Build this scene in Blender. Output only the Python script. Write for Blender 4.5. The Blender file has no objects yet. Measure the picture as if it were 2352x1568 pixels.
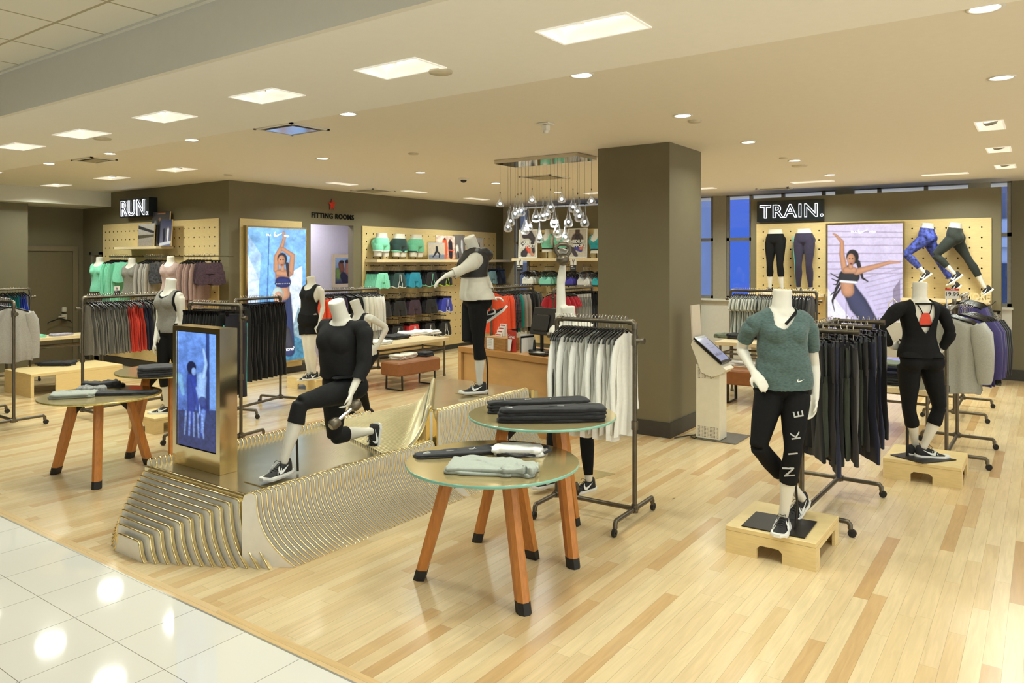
import bpy, bmesh, math, random
import numpy as np
from mathutils import Vector, Matrix, noise
random.seed(7)
SC = bpy.context.scene
COL = SC.collection
V = Vector
# ---------------------------------------------------------------- camera
# room frame: X runs along the floor boards, Y along the ceiling strip, z up, metres
EYE = 1.85
FPX, CX, HY = 1720.0, 1176.0, 600.0
YAW = math.atan((2400 - CX) / FPX)
FWD = V((math.cos(YAW), math.sin(YAW), 0))
RGT = V((math.sin(YAW), -math.cos(YAW), 0))
cam = bpy.data.cameras.new('camera')
cam_ob = bpy.data.objects.new('camera', cam)
COL.objects.link(cam_ob)
cam.sensor_width = 36
cam.lens = 36 * FPX / 2352
cam.shift_y = -(784 - HY) / 2352
cam.clip_start = 0.05
cam_ob.location = (0, 0, EYE)
cam_ob.rotation_euler = (math.pi / 2, 0, YAW - math.pi / 2)
SC.camera = cam_ob
# ---------------------------------------------------------------- exposure, world
SC.view_settings.view_transform = 'Standard'
SC.view_settings.look = 'None'
SC.view_settings.gamma = 1
SC.view_settings.use_curve_mapping = False
SC.view_settings.exposure = 0.1
SC.cycles.max_bounces = 7
SC.cycles.diffuse_bounces = 3
SC.cycles.glossy_bounces = 3
SC.cycles.transmission_bounces = 6
SC.cycles.transparent_max_bounces = 8
SC.cycles.sample_clamp_indirect = 4
SC.cycles.caustics_reflective = False
SC.cycles.caustics_refractive = False
W = bpy.data.worlds.new('world')
SC.world = W
W.use_nodes = True
nt = W.node_tree
for n in list(nt.nodes): nt.nodes.remove(n)
wo = nt.nodes.new('ShaderNodeOutputWorld')
bg = nt.nodes.new('ShaderNodeBackground')
tc = nt.nodes.new('ShaderNodeTexCoord')
sx = nt.nodes.new('ShaderNodeSeparateXYZ')
mr = nt.nodes.new('ShaderNodeMapRange')
mr.inputs['From Min'].default_value = 0.35
mr.inputs['From Max'].default_value = 0.6
mx = nt.nodes.new('ShaderNodeMix'); mx.data_type = 'RGBA'
mx.inputs[6].default_value = (0.96, 1.0, 0.94, 1)      # ambient fill added in place of the unseen shop behind the camera
mx.inputs[7].default_value = (0.045, 0.11, 0.50, 1)    # dusk sky beyond the windows
nt.links.new(tc.outputs['Generated'], sx.inputs[0])
nt.links.new(sx.outputs[0], mr.inputs['Value'])
nt.links.new(mr.outputs[0], mx.inputs[0])
nt.links.new(mx.outputs[2], bg.inputs[0])
bg.inputs[1].default_value = 1.38
nt.links.new(bg.outputs[0], wo.inputs[0])
# ---------------------------------------------------------------- helpers: places
def P(x, y, d):
    return FWD * d + RGT * ((x - CX) * d / FPX) + V((0, 0, EYE + (HY - y) * d / FPX))
def G(x, y, z=0.0): return P(x, y, (EYE - z) * FPX / (y - HY))
def WX(x, y, X): return P(x, y, X / (FWD.x + RGT.x * (x - CX) / FPX))
def WY(x, y, Y): return P(x, y, Y / (FWD.y + RGT.y * (x - CX) / FPX))
# ---------------------------------------------------------------- helpers: materials
MATS = {}
def srgb(h):
    if isinstance(h, str):
        c = [int(h[i:i + 2], 16) / 255 for i in (0, 2, 4)]
    else: c = [v / 255 for v in h]
    return tuple(x / 12.92 if x <= .04045 else ((x + .055) / 1.055) ** 2.4 for x in c)
def mat(name, col, rough=.6, metal=0, var=.08, scale=18, bump=0, bscale=60, aniso=None, emit=0, spec=.5, trans=0, sheen=0, coat=0):
    if name in MATS: return MATS[name]
    m = bpy.data.materials.new(name); m.use_nodes = True
    nt = m.node_tree; b = nt.nodes['Principled BSDF']
    c = srgb(col)
    tcn = nt.nodes.new('ShaderNodeTexCoord'); mp = nt.nodes.new('ShaderNodeMapping')
    nt.links.new(tcn.outputs['Object'], mp.inputs[0])
    if aniso: mp.inputs['Scale'].default_value = aniso
    nz = nt.nodes.new('ShaderNodeTexNoise'); nz.inputs['Scale'].default_value = scale; nz.inputs['Detail'].default_value = 3
    nt.links.new(mp.outputs[0], nz.inputs['Vector'])
    r = nt.nodes.new('ShaderNodeMapRange')
    r.inputs['From Min'].default_value = .3; r.inputs['From Max'].default_value = .7
    r.inputs['To Min'].default_value = 1 - var; r.inputs['To Max'].default_value = 1 + var
    nt.links.new(nz.outputs['Fac'], r.inputs['Value'])
    vm = nt.nodes.new('ShaderNodeVectorMath'); vm.operation = 'SCALE'
    vm.inputs[0].default_value = c
    nt.links.new(r.outputs[0], vm.inputs['Scale'])
    nt.links.new(vm.outputs[0], b.inputs['Base Color'])
    b.inputs['Roughness'].default_value = rough
    b.inputs['Metallic'].default_value = metal
    b.inputs['Specular IOR Level'].default_value = spec
    if trans: b.inputs['Transmission Weight'].default_value = trans
    if coat: b.inputs['Coat Weight'].default_value = coat; b.inputs['Coat Roughness'].default_value = .08
    if sheen: b.inputs['Sheen Weight'].default_value = sheen
    if emit:
        nt.links.new(vm.outputs[0], b.inputs['Emission Color']); b.inputs['Emission Strength'].default_value = emit
    if bump:
        n2 = nt.nodes.new('ShaderNodeTexNoise'); n2.inputs['Scale'].default_value = bscale; n2.inputs['Detail'].default_value = 2
        nt.links.new(mp.outputs[0], n2.inputs['Vector'])
        bp = nt.nodes.new('ShaderNodeBump'); bp.inputs['Strength'].default_value = bump; bp.inputs['Distance'].default_value = .01
        nt.links.new(n2.outputs['Fac'], bp.inputs['Height']); nt.links.new(bp.outputs[0], b.inputs['Normal'])
    MATS[name] = m
    return m
def attr_mat(name, emit=0, rough=.5):
    m = bpy.data.materials.new(name); m.use_nodes = True
    nt = m.node_tree; b = nt.nodes['Principled BSDF']
    a = nt.nodes.new('ShaderNodeAttribute'); a.attribute_name = 'Col'
    b.inputs['Roughness'].default_value = rough
    if emit:
        b.inputs['Base Color'].default_value = (.02, .02, .02, 1)
        nt.links.new(a.outputs['Color'], b.inputs['Emission Color']); b.inputs['Emission Strength'].default_value = emit
    else: nt.links.new(a.outputs['Color'], b.inputs['Base Color'])
    return m
class NG:
    def __init__(s, m): s.nt = m.node_tree
    def n(s, t, **k):
        o = s.nt.nodes.new(t)
        for a, v in k.items(): setattr(o, a, v)
        return o
    def lk(s, a, b): s.nt.links.new(a, b)
    def math(s, op, a, b=None):
        o = s.n('ShaderNodeMath', operation=op)
        for i, v in enumerate((a, b)):
            if v is None: continue
            if isinstance(v, (int, float)): o.inputs[i].default_value = v
            else: s.lk(v, o.inputs[i])
        return o.outputs[0]
def plank_mat(name, cols, w=.078, ln=1.1, along='X', rough=.22, seam=.0016):
    m = bpy.data.materials.new(name); m.use_nodes = True
    g = NG(m); b = m.node_tree.nodes['Principled BSDF']
    ge = g.n('ShaderNodeNewGeometry'); sp = g.n('ShaderNodeSeparateXYZ'); g.lk(ge.outputs['Position'], sp.inputs[0])
    u, v = (sp.outputs[0], sp.outputs[1]) if along == 'X' else (sp.outputs[1], sp.outputs[0])
    vr = g.math('DIVIDE', v, w); row = g.math('FLOOR', vr); fv = g.math('FRACT', vr)
    wn = g.n('ShaderNodeTexWhiteNoise', noise_dimensions='1D'); g.lk(row, wn.inputs['W'])
    off = g.math('MULTIPLY', wn.outputs['Value'], 17.3)
    ur = g.math('ADD', g.math('DIVIDE', u, ln), off)
    idx = g.math('FLOOR', ur); fu = g.math('FRACT', ur)
    cb = g.n('ShaderNodeCombineXYZ'); g.lk(row, cb.inputs[0]); g.lk(idx, cb.inputs[1])
    w2 = g.n('ShaderNodeTexWhiteNoise', noise_dimensions='3D'); g.lk(cb.outputs[0], w2.inputs['Vector'])
    ramp = g.n('ShaderNodeValToRGB'); ramp.color_ramp.interpolation = 'LINEAR'
    els = ramp.color_ramp.elements
    while len(els) < len(cols): els.new(.5)
    for i, (p, c) in enumerate(cols):
        els[i].position = p; els[i].color = srgb(c) + (1,)
    g.lk(w2.outputs['Value'], ramp.inputs[0])
    # grain
    mp = g.n('ShaderNodeMapping'); mp.inputs['Scale'].default_value = (2.2, 26, 1) if along == 'X' else (26, 2.2, 1)
    ad = g.n('ShaderNodeVectorMath', operation='ADD')
    sc = g.n('ShaderNodeVectorMath', operation='SCALE'); g.lk(w2.outputs['Color'], sc.inputs[0]); sc.inputs['Scale'].default_value = 9
    g.lk(ge.outputs['Position'], ad.inputs[0]); g.lk(sc.outputs[0], ad.inputs[1]); g.lk(ad.outputs[0], mp.inputs[0])
    nz = g.n('ShaderNodeTexNoise'); nz.inputs['Scale'].default_value = 1.6; nz.inputs['Detail'].default_value = 5; nz.inputs['Distortion'].default_value = .8
    g.lk(mp.outputs[0], nz.inputs['Vector'])
    r = g.n('ShaderNodeMapRange'); r.inputs['From Min'].default_value = .3; r.inputs['From Max'].default_value = .7
    r.inputs['To Min'].default_value = .90; r.inputs['To Max'].default_value = 1.05; g.lk(nz.outputs['Fac'], r.inputs['Value'])
    # seams
    s1 = g.math('LESS_THAN', fv, seam / w * 1.0); s2 = g.math('LESS_THAN', fu, seam / ln)
    sm = g.math('MAXIMUM', s1, s2)
    dk = g.math('SUBTRACT', 1.0, g.math('MULTIPLY', sm, .38))
    # knots
    vo = g.n('ShaderNodeTexVoronoi'); vo.inputs['Scale'].default_value = 1.9
    mk = g.n('ShaderNodeMapping'); mk.inputs['Scale'].default_value = (.8, 2.2, 1); g.lk(ge.outputs['Position'], mk.inputs[0]); g.lk(mk.outputs[0], vo.inputs['Vector'])
    kn = g.n('ShaderNodeMapRange'); kn.inputs['From Min'].default_value = .012; kn.inputs['From Max'].default_value = .05
    kn.inputs['To Min'].default_value = .35; kn.inputs['To Max'].default_value = 1; g.lk(vo.outputs['Distance'], kn.inputs['Value'])
    f = g.math('MULTIPLY', g.math('MULTIPLY', r.outputs[0], dk), kn.outputs[0])
    vm = g.n('ShaderNodeVectorMath', operation='SCALE'); g.lk(ramp.outputs[0], vm.inputs[0]); g.lk(f, vm.inputs['Scale'])
    g.lk(vm.outputs[0], b.inputs['Base Color'])
    b.inputs['Roughness'].default_value = rough
    bp = g.n('ShaderNodeBump'); bp.inputs['Strength'].default_value = .25; bp.inputs['Distance'].default_value = .002
    g.lk(dk, bp.inputs['Height']); g.lk(bp.outputs[0], b.inputs['Normal'])
    MATS[name] = m
    return m
def tile_mat(name, col, seamcol, sx, ox, sy, oy, seam=.004, rough=.08, var=.015):
    m = bpy.data.materials.new(name); m.use_nodes = True
    g = NG(m); b = m.node_tree.nodes['Principled BSDF']
    ge = g.n('ShaderNodeNewGeometry'); sp = g.n('ShaderNodeSeparateXYZ'); g.lk(ge.outputs['Position'], sp.inputs[0])
    def ln(c, s, o):
        q = g.math('DIVIDE', g.math('SUBTRACT', c, o - seam / 2 - s * 400), s)
        return g.math('LESS_THAN', g.math('FRACT', q), seam / s), g.math('FLOOR', q)
    a, ia = ln(sp.outputs[0], sx, ox); c, ic = ln(sp.outputs[1], sy, oy)
    sm = g.math('MAXIMUM', a, c)
    cb = g.n('ShaderNodeCombineXYZ'); g.lk(ia, cb.inputs[0]); g.lk(ic, cb.inputs[1])
    wn = g.n('ShaderNodeTexWhiteNoise', noise_dimensions='3D'); g.lk(cb.outputs[0], wn.inputs['Vector'])
    r = g.n('ShaderNodeMapRange'); r.inputs['To Min'].default_value = 1 - var; r.inputs['To Max'].default_value = 1 + var; g.lk(wn.outputs['Value'], r.inputs['Value'])
    vm = g.n('ShaderNodeVectorMath', operation='SCALE'); vm.inputs[0].default_value = srgb(col); g.lk(r.outputs[0], vm.inputs['Scale'])
    mx = g.n('ShaderNodeMix', data_type='RGBA'); g.lk(sm, mx.inputs[0]); g.lk(vm.outputs[0], mx.inputs[6]); mx.inputs[7].default_value = srgb(seamcol) + (1,)
    g.lk(mx.outputs[2], b.inputs['Base Color']); b.inputs['Roughness'].default_value = rough
    MATS[name] = m
    return m
# ---------------------------------------------------------------- helpers: meshes
class MB:
    def __init__(s): s.v = []; s.f = []; s.m = []; s.s = []
    def add(s, vs, fs, mi=0, sm=False):
        o = len(s.v); s.v += [tuple(p) for p in vs]
        for f in fs: s.f.append(tuple(i + o for i in f)); s.m.append(mi); s.s.append(sm)
    def box(s, a, b, mi=0, M=None, bev=0):
        x0, y0, z0 = a; x1, y1, z1 = b
        x0, x1 = min(x0, x1), max(x0, x1); y0, y1 = min(y0, y1), max(y0, y1); z0, z1 = min(z0, z1), max(z0, z1)
        if bev > 0:
            bev = min(bev, (x1 - x0) / 2.01, (y1 - y0) / 2.01, (z1 - z0) / 2.01)
            rings = []
            for z, e in ((z0, bev), (z0 + bev, 0), (z1 - bev, 0), (z1, bev)):
                c = bev
                rings.append([V((x0 + e + c, y0 + e, z)), V((x1 - e - c, y0 + e, z)), V((x1 - e, y0 + e + c, z)), V((x1 - e, y1 - e - c, z)),
                              V((x1 - e - c, y1 - e, z)), V((x0 + e + c, y1 - e, z)), V((x0 + e, y1 - e - c, z)), V((x0 + e, y0 + e + c, z))])
            if M: rings = [[M @ p for p in r] for r in rings]
            s.loft(rings, mi, caps=True, sm=False); return
        vs = [V(p) for p in ((x0, y0, z0), (x1, y0, z0), (x1, y1, z0), (x0, y1, z0), (x0, y0, z1), (x1, y0, z1), (x1, y1, z1), (x0, y1, z1))]
        if M: vs = [M @ p for p in vs]
        s.add(vs, [(0, 3, 2, 1), (4, 5, 6, 7), (0, 1, 5, 4), (1, 2, 6, 5), (2, 3, 7, 6), (3, 0, 4, 7)], mi)
    def loft(s, rings, mi=0, caps=True, sm=True, closed=True):
        n = len(rings[0]); vs = [p for r in rings for p in r]; fs = []
        for k in range(len(rings) - 1):
            for i in range(n if closed else n - 1):
                j = (i + 1) % n
                fs.append((k * n + i, k * n + j, (k + 1) * n + j, (k + 1) * n + i))
        s.add(vs, fs, mi, sm)
        if caps and closed:
            s.add(rings[0], [tuple(range(n))[::-1]], mi); s.add(rings[-1], [tuple(range(n))], mi)
    def cyl(s, a, b, r0, r1=None, n=12, mi=0, caps=True):
        s.tube([a, b], [r0, r0 if r1 is None else r1], n, mi, caps)
    def tube(s, pts, r, n=8, mi=0, caps=True, up=None):
        pts = [V(p) for p in pts]
        if not hasattr(r, '__len__'): r = [r] * len(pts)
        d0 = (pts[1] - pts[0]).normalized()
        u = d0.orthogonal().normalized() if up is None else (V(up) - d0 * V(up).dot(d0)).normalized()
        rings = []
        for i, p in enumerate(pts):
            if i == 0: d = d0
            elif i == len(pts) - 1: d = (pts[-1] - pts[-2]).normalized()
            else: d = ((pts[i + 1] - p).normalized() + (p - pts[i - 1]).normalized())
            d = d.normalized() if d.length > 1e-6 else d0
            u = (u - d * u.dot(d)).normalized(); w = d.cross(u)
            rr = r[i]; a, c = (rr if hasattr(rr, '__len__') else (rr, rr))
            rings.append([p + u * (a * math.cos(2 * math.pi * k / n)) + w * (c * math.sin(2 * math.pi * k / n)) for k in range(n)])
        s.loft(rings, mi, caps)
    def lathe(s, prof, c, n=24, mi=0, axis=None, caps=False):
        c = V(c); ax = V(axis or (0, 0, 1)).normalized(); u = ax.orthogonal().normalized(); w = ax.cross(u)
        rings = [[c + ax * z + (u * math.cos(2 * math.pi * k / n) + w * math.sin(2 * math.pi * k / n)) * max(r, 1e-4) for k in range(n)] for r, z in prof]
        s.loft(rings, mi, caps)
    def ball(s, c, r, n=12, mi=0, sc=(1, 1, 1)):
        rings = []
        for k in range(n // 2 + 1):
            a = -math.pi / 2 + math.pi * k / (n // 2)
            rr = max(math.cos(a), 1e-3)
            rings.append([V(c) + V((r * sc[0] * rr * math.cos(2 * math.pi * i / n), r * sc[1] * rr * math.sin(2 * math.pi * i / n), r * sc[2] * math.sin(a))) for i in range(n)])
        s.loft(rings, mi, True)
    def prism(s, poly, O, U, W, N, t, mi=0, mi_side=None):
        """polygon in the plane O + x U + y W, thickened by t along N"""
        O, U, W, N = V(O), V(U), V(W), V(N); n = len(poly)
        a = [O + U * x + W * y for x, y in poly]; b = [p + N * t for p in a]
        flip = U.cross(W).dot(N) < 0
        area = sum(poly[i][0] * poly[(i + 1) % n][1] - poly[(i + 1) % n][0] * poly[i][1] for i in range(n))
        if (area < 0) != flip: top = tuple(range(n))[::-1]; bot = tuple(range(n))
        else: top = tuple(range(n)); bot = tuple(range(n))[::-1]
        s.add(b, [top], mi); s.add(a, [bot], mi)
        sd = [(i, (i + 1) % n, n + (i + 1) % n, n + i) for i in range(n)]
        if (area < 0) != flip: sd = [q[::-1] for q in sd]
        s.add(a + b, sd, mi if mi_side is None else mi_side)
    def mesh(s, name, mats):
        me = bpy.data.meshes.new(name); me.from_pydata(s.v, [], s.f)
        for m in (mats if isinstance(mats, (list, tuple)) else [mats]): me.materials.append(m)
        me.polygons.foreach_set('material_index', s.m); me.polygons.foreach_set('use_smooth', s.s)
        me.update(); return me
    def build(s, name, mats, parent=None, **k):
        return link(name, s.mesh(name, mats), parent, **k)
def link(name, me, parent=None, loc=None, label=None, cat=None, group=None, kind=None):
    o = bpy.data.objects.new(name, me); COL.objects.link(o)
    if parent is not None: o.parent = parent
    if loc is not None: o.location = loc
    return tag(o, label, cat, group, kind)
def tag(o, label=None, cat=None, group=None, kind=None):
    if label: o['label'] = label
    if cat: o['category'] = cat
    if group: o['group'] = group
    if kind: o['kind'] = kind
    return o
def thing(name, label, cat, loc=(0, 0, 0), rz=0, group=None):
    o = link(name, None, None, loc, label, cat, group); o.rotation_euler = (0, 0, rz)
    o.empty_display_size = .05
    return o
CH = {}
def dup(root, loc, rz=None, label=None, group=None, keep=None):
    r = root.copy(); COL.objects.link(r); r.location = loc
    if rz is not None: r.rotation_euler = (0, 0, rz) if not hasattr(rz, '__len__') else rz
    if label: r['label'] = label
    if group: r['group'] = group
    for ch in keep if keep is not None else [o for o in bpy.data.objects if o.parent is root]:
        c = ch.copy(); COL.objects.link(c); c.parent = r
        for g in CH.get(ch.name, []):
            d = g.copy(); COL.objects.link(d); d.parent = c
    return r
ORD = ['first', 'second', 'third', 'fourth', 'fifth', 'sixth', 'seventh', 'eighth', 'ninth', 'tenth', 'eleventh', 'twelfth', 'thirteenth', 'fourteenth', 'fifteenth',
       'sixteenth', 'seventeenth', 'eighteenth', 'nineteenth', 'twentieth']
def nth(i):
    if i < 20: return ORD[i]
    t, u = divmod(i + 1, 10); T = ['', '', 'twenty', 'thirty', 'forty', 'fifty', 'sixty'][t]
    return T[:-1] + 'ieth' if u == 0 else T + '-' + ORD[u - 1]
def struct(name, mb, mats, parent=None):
    return mb.build(name, mats, parent, kind='structure')
SWOOSH = [(.17, .50), (.06, .40), (0, .24), (.02, .09), (.10, .01), (.24, 0), (.45, .08), (1, .42), (.36, .20), (.22, .18), (.15, .24), (.135, .36)]
def swoosh(mb, O, U, W, N, size, t=.0015, mi=0):
    mb.prism([(x * size, y * size) for x, y in SWOOSH], O, U, W, N, t, mi)
def text_obj(name, body, size, m, parent, M, extrude=.002, outline=0, offset=0, space=1, bold=0, align='LEFT'):
    c = bpy.data.curves.new(name, 'FONT'); c.body = body; c.size = size; c.extrude = extrude; c.offset = offset; c.space_character = space
    c.align_x = align; c.resolution_u = 3
    if outline: c.fill_mode = 'NONE'; c.bevel_depth = outline; c.extrude = 0; c.bevel_resolution = 2
    o = bpy.data.objects.new('tmp', c); COL.objects.link(o)
    dg = bpy.context.evaluated_depsgraph_get()
    me = bpy.data.meshes.new_from_object(o.evaluated_get(dg)); bpy.data.objects.remove(o); bpy.data.curves.remove(c)
    me.transform(M); me.materials.clear(); me.materials.append(m)
    if parent is None: return me
    return link(name, me, parent)
def frame_M(O, U, W):
    U = V(U).normalized(); W = V(W).normalized(); N = U.cross(W)
    return Matrix(((U.x, W.x, N.x, O[0]), (U.y, W.y, N.y, O[1]), (U.z, W.z, N.z, O[2]), (0, 0, 0, 1)))
# ---------------------------------------------------------------- lamps of the shop
LAMPS = []
def lamp(name, loc, power, size, col=(1, .88, .70), spread=150, size_y=None):
    l = bpy.data.lights.new(name, 'AREA'); l.energy = power; l.size = size; l.color = col; l.spread = math.radians(spread)
    if size_y: l.shape = 'RECTANGLE'; l.size_y = size_y
    else: l.shape = 'DISK'
    o = bpy.data.objects.new(name, l); COL.objects.link(o); o.location = loc
    return o
WARM = (.94, 1, .89)
for Y in (1.86, 3.18, 4.49, 5.81, 7.2, 8.5): lamp('strip_lamp', (3.3, Y, 3.0), 10.5, .3, WARM, 150)
for Y in (.55, -.8, -2.1): lamp('strip_lamp', (3.3, Y, 3.0), 10.5, .3, WARM, 150)
for X in (4.36, 6.08, 7.83, 9.6, 11.47):
    for Y in (.24, 2.53, 4.81, 7.15): lamp('round_lamp', (X, Y, 3.06), 10, .14, WARM, 150)
for X, Y in ((5.66, 9.63), (5.65, 11.4), (5.67, 13.2), (4.4, 8.9), (4.4, 10.4), (8.2, 9.2), (9.9, 9.2), (11.8, 9.25)): lamp('wall_lamp', (X, Y, 3.06), 22, .3, WARM, 150)
for Y in (1.1, 3.0, 4.8): lamp('wall_lamp', (12.3, Y, 3.06), 26, .5, WARM, 150)
for X in (8.2, 10, 11.8): lamp('edge_lamp', (X, .41, 3.06), 10, .3, WARM, 150)
for X, Y in ((1.2, 6), (1.2, 3.4), (1.2, .8), (-.8, 2.2), (-.8, 5), (1.2, -1.8)): lamp('aisle_lamp', (X, Y, 3.33), 6, .5, (.94, 1, .90), 160)
o = lamp('dusk_glow', (14.8, 3, 5.5), 260, 5, (.16, .28, 1.0), 180); o.rotation_euler = (0, math.radians(-75), 0)
# ---------------------------------------------------------------- materials used everywhere
M_wall = mat('olive_wall_paint', '776f56', .55, var=.03, scale=3, bump=.05, bscale=200)
M_ceil = mat('cream_ceiling_paint', 'f1eadb', .7, var=.01)
M_white = mat('white_paint', 'ece8dc', .6, var=.02)
M_lilac = mat('cool_white_wall', 'd9d6df', .6, var=.02)
M_ply = mat('birch_plywood', 'e6cd94', .45, var=.06, scale=6, aniso=(2, 2, 18))
M_plye = mat('plywood_edge', 'c99a5a', .5, var=.15, scale=10, aniso=(1, 1, 60))
M_maple = mat('maple_board', 'e3cfa5', .4, var=.07, scale=5, aniso=(3, 14, 14))
M_dark = mat('black_steel', '2a2724', .4, .3)
M_pipe = mat('iron_pipe', '6b6355', .38, .75, var=.12)
M_base = mat('dark_baseboard', '3c3a36', .5)
M_gold = mat('polished_gold', 'f3e0ab', .14, 1, var=.05, scale=4)
M_goldb = mat('bright_gold', 'fff0b8', .16, 1, var=.04, scale=4)
M_gold2 = mat('brushed_gold', 'f4e6bd', .2, .9, var=.06, scale=5)
M_cream = mat('cream_lacquer', 'f6f0e3', .3, var=.03)
M_man = mat('mannequin_white', 'e4dfd2', .42, var=.02)
M_blk = mat('black_knit', '0f0f10', .8, var=.2, scale=60, spec=.25)
M_blk2 = mat('charcoal_jersey', '1a1a1c', .85, var=.15, scale=60, spec=.3)
M_glossb = mat('black_plastic', '121112', .22)
M_chrome = mat('chrome', 'e8e8e8', .12, 1, var=.02)
M_wht = mat('white_print', 'f2f2ee', .5, var=.01)
M_glow = mat('lamp_glow', 'fffaf0', .5, emit=9, var=0)
M_leg = mat('douglas_fir', 'c9823e', .4, var=.14, scale=7, aniso=(9, 9, 1.2), bump=.05)
M_leather = mat('cognac_leather', '8f5a33', .42, var=.08, bump=.1, bscale=90)
M_rub = mat('black_rubber', '232120', .6)
M_lens = mat('lamp_trim', 'fbf7ea', .4, emit=.35, var=0)
def fab(n, c, **k): return mat(n, c, k.pop('rough', .85), var=k.pop('var', .08), scale=k.pop('scale', 50), sheen=.1, **k)
# ---------------------------------------------------------------- floor
FW_X = 2.35
m_floor = plank_mat('maple_floor', [(0, 'dfc497'), (.4, 'e6cfa3'), (.72, 'dcbf8f'), (.92, 'd3b07e'), (1, 'c9a371')], w=.0785)
mb = MB(); mb.box((FW_X, -4, -.05), (15, 15.5, 0)); struct('floor', mb, m_floor)
m_bord = plank_mat('maple_border', [(0, 'e3c08a'), (1, 'e9ca98')], w=.11, ln=1.4, along='Y')
mb = MB(); mb.box((2.283, -4, -.05), (FW_X, 15.5, 0.0)); struct('floor', mb, m_bord)
mb = MB(); mb.box((2.272, -4, -.05), (2.283, 15.5, .001)); struct('trim_floor_edge', mb, mat('metal_edge', 'b9b6ac', .3, .8))
m_tile = tile_mat('white_porcelain', 'efebe2', '8d897c', .4265, 1.852, .4265, 3.68, seam=.0035, rough=.06)
mb = MB(); mb.box((-6, -4, -.05), (2.272, 15.5, 0)); struct('floor', mb, m_tile)
# ---------------------------------------------------------------- ceilings
def slab_holes(mb, x0, x1, y0, y1, z, th, holes, mi=0):
    xs = sorted({x0, x1} | {h[0] for h in holes} | {h[1] for h in holes}); ys = sorted({y0, y1} | {h[2] for h in holes} | {h[3] for h in holes})
    for i in range(len(xs) - 1):
        run = None
        for j in range(len(ys) - 1):
            cx, cy = (xs[i] + xs[i + 1]) / 2, (ys[j] + ys[j + 1]) / 2
            hole = any(h[0] < cx < h[1] and h[2] < cy < h[3] for h in holes)
            if hole:
                if run is not None: mb.box((xs[i], run, z), (xs[i + 1], ys[j], z + th), mi); run = None
            elif run is None: run = ys[j]
        if run is not None: mb.box((xs[i], run, z), (xs[i + 1], y1, z + th), mi)
STRIP = [(3.18, 3.44, a, b) for a, b in ((1.61, 2.10), (2.95, 3.43), (4.25, 4.72), (5.58, 6.04), (6.96, 7.46), (8.28, 8.75))]
mb = MB(); slab_holes(mb, 2.57, 4.06, -4, 15.5, 3.02, .08, STRIP); struct('ceiling', mb, mat('bright_strip_paint', 'fdfaf2', .7, var=.01))
SQ = [(5.53, 5.79, 9.37, 9.88), (5.53, 5.79, 11.13, 11.65), (5.55, 5.80, 12.98, 13.46), (8.0, 8.48, 9.13, 9.31), (9.66, 10.15, 9.12, 9.27), (11.5, 12.1, 9.18, 9.34),
      (12.25, 12.45, 4.58, 5.15), (12.22, 12.40, 2.68, 3.27), (12.25, 12.43, .89, 1.45), (7.90, 8.44, .31, .51), (9.78, 10.2, .315, .525), (11.6, 12.03, .32, .53),
      (11.95, 12.15, 6.4, 6.9)]
mb = MB(); slab_holes(mb, 4.06, 15, -4, 15.5, 3.10, .06, SQ); struct('ceiling', mb, M_ceil)
mb = MB(); mb.box((2.53, -4, 3.02), (2.57, 15.5, 3.37)); struct('trim_soffit', mb, mat('soffit_paint', 'f0ebdf', .7, var=.01))
m_ct = tile_mat('mineral_ceiling_tile', 'f2eddd', 'b9ad8c', .664, 2.2, .664, 5.80, seam=.02, rough=.8)
mb = MB(); mb.box((-6, -4, 3.37), (2.53, 15.5, 3.42)); struct('ceiling', mb, m_ct)
mb = MB(); mb.box((2.50, -4, 3.355), (2.53, 15.5, 3.37)); struct('trim_ceiling_angle', mb, M_white)
# dropped bulkhead above the left corner
mb = MB(); mb.box((2.57, 13.8, 2.84), (4.06, 15.5, 3.02)); mb.box((4.06, 13.8, 2.84), (6.85, 15.5, 3.10)); struct('trim_bulkhead', mb, mat('bulkhead_paint', 'dcd9cc', .7, var=.01))
# ---------------------------------------------------------------- walls
FY, RX = 10.22, 6.85
def wallbox(name, a, b, m=M_wall): mb = MB(); mb.box(a, b); return struct(name, mb, m)
wallbox('wall_running', (6.85, 10.22, 0), (7.0, 14.85, 3.1))
mb = MB(); mb.box((7.0, 10.22, 0), (8.43, 10.36, 3.1)); mb.box((9.40, 10.22, 0), (14.0, 10.36, 3.1)); mb.box((8.43, 10.22, 2.495), (9.40, 10.36, 3.1)); struct('wall_fitting', mb, M_wall)
mb = MB(); mb.box((5.63, 14.85, 0), (6.85, 15.0, 2.84)); mb.box((-6, 14.16, 0), (5.63, 14.3, 3.37)); mb.box((5.5, 14.3, 0), (5.63, 15.0, 2.84)); struct('wall_left', mb, M_wall)
wallbox('wall_far_left', (-6.1, -4, 0), (-6, 15.5, 3.42), M_white)
# corridor behind the fitting room opening
mb = MB(); mb.box((8.2, 11.6, 0), (10.8, 11.7, 3.0)); mb.box((8.1, 10.36, 0), (8.2, 11.7, 3)); mb.box((10.8, 10.36, 0), (10.9, 11.7, 3)); mb.box((8.1, 10.36, 2.98), (10.9, 11.7, 3.06)); struct('wall_corridor', mb, M_lilac)
lamp('corridor_lamp', (9.2, 10.95, 2.95), 28, .5, (.9, .88, 1.0), 170)
mb = MB(); mb.box((8.35, 11.55, 0), (8.43, 11.6, 2.08)); mb.box((9.25, 11.55, 0), (9.33, 11.6, 2.08)); mb.box((8.35, 11.55, 2.0), (9.33, 11.6, 2.08)); mb.box((8.43, 11.58, 0), (9.25, 11.6, 2.0)); mb.box((8.53, 11.57, 1.1), (9.15, 11.58, 1.9)); struct('door_1', mb, mat('door_white', 'cfccd2', .5, var=.01))
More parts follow.
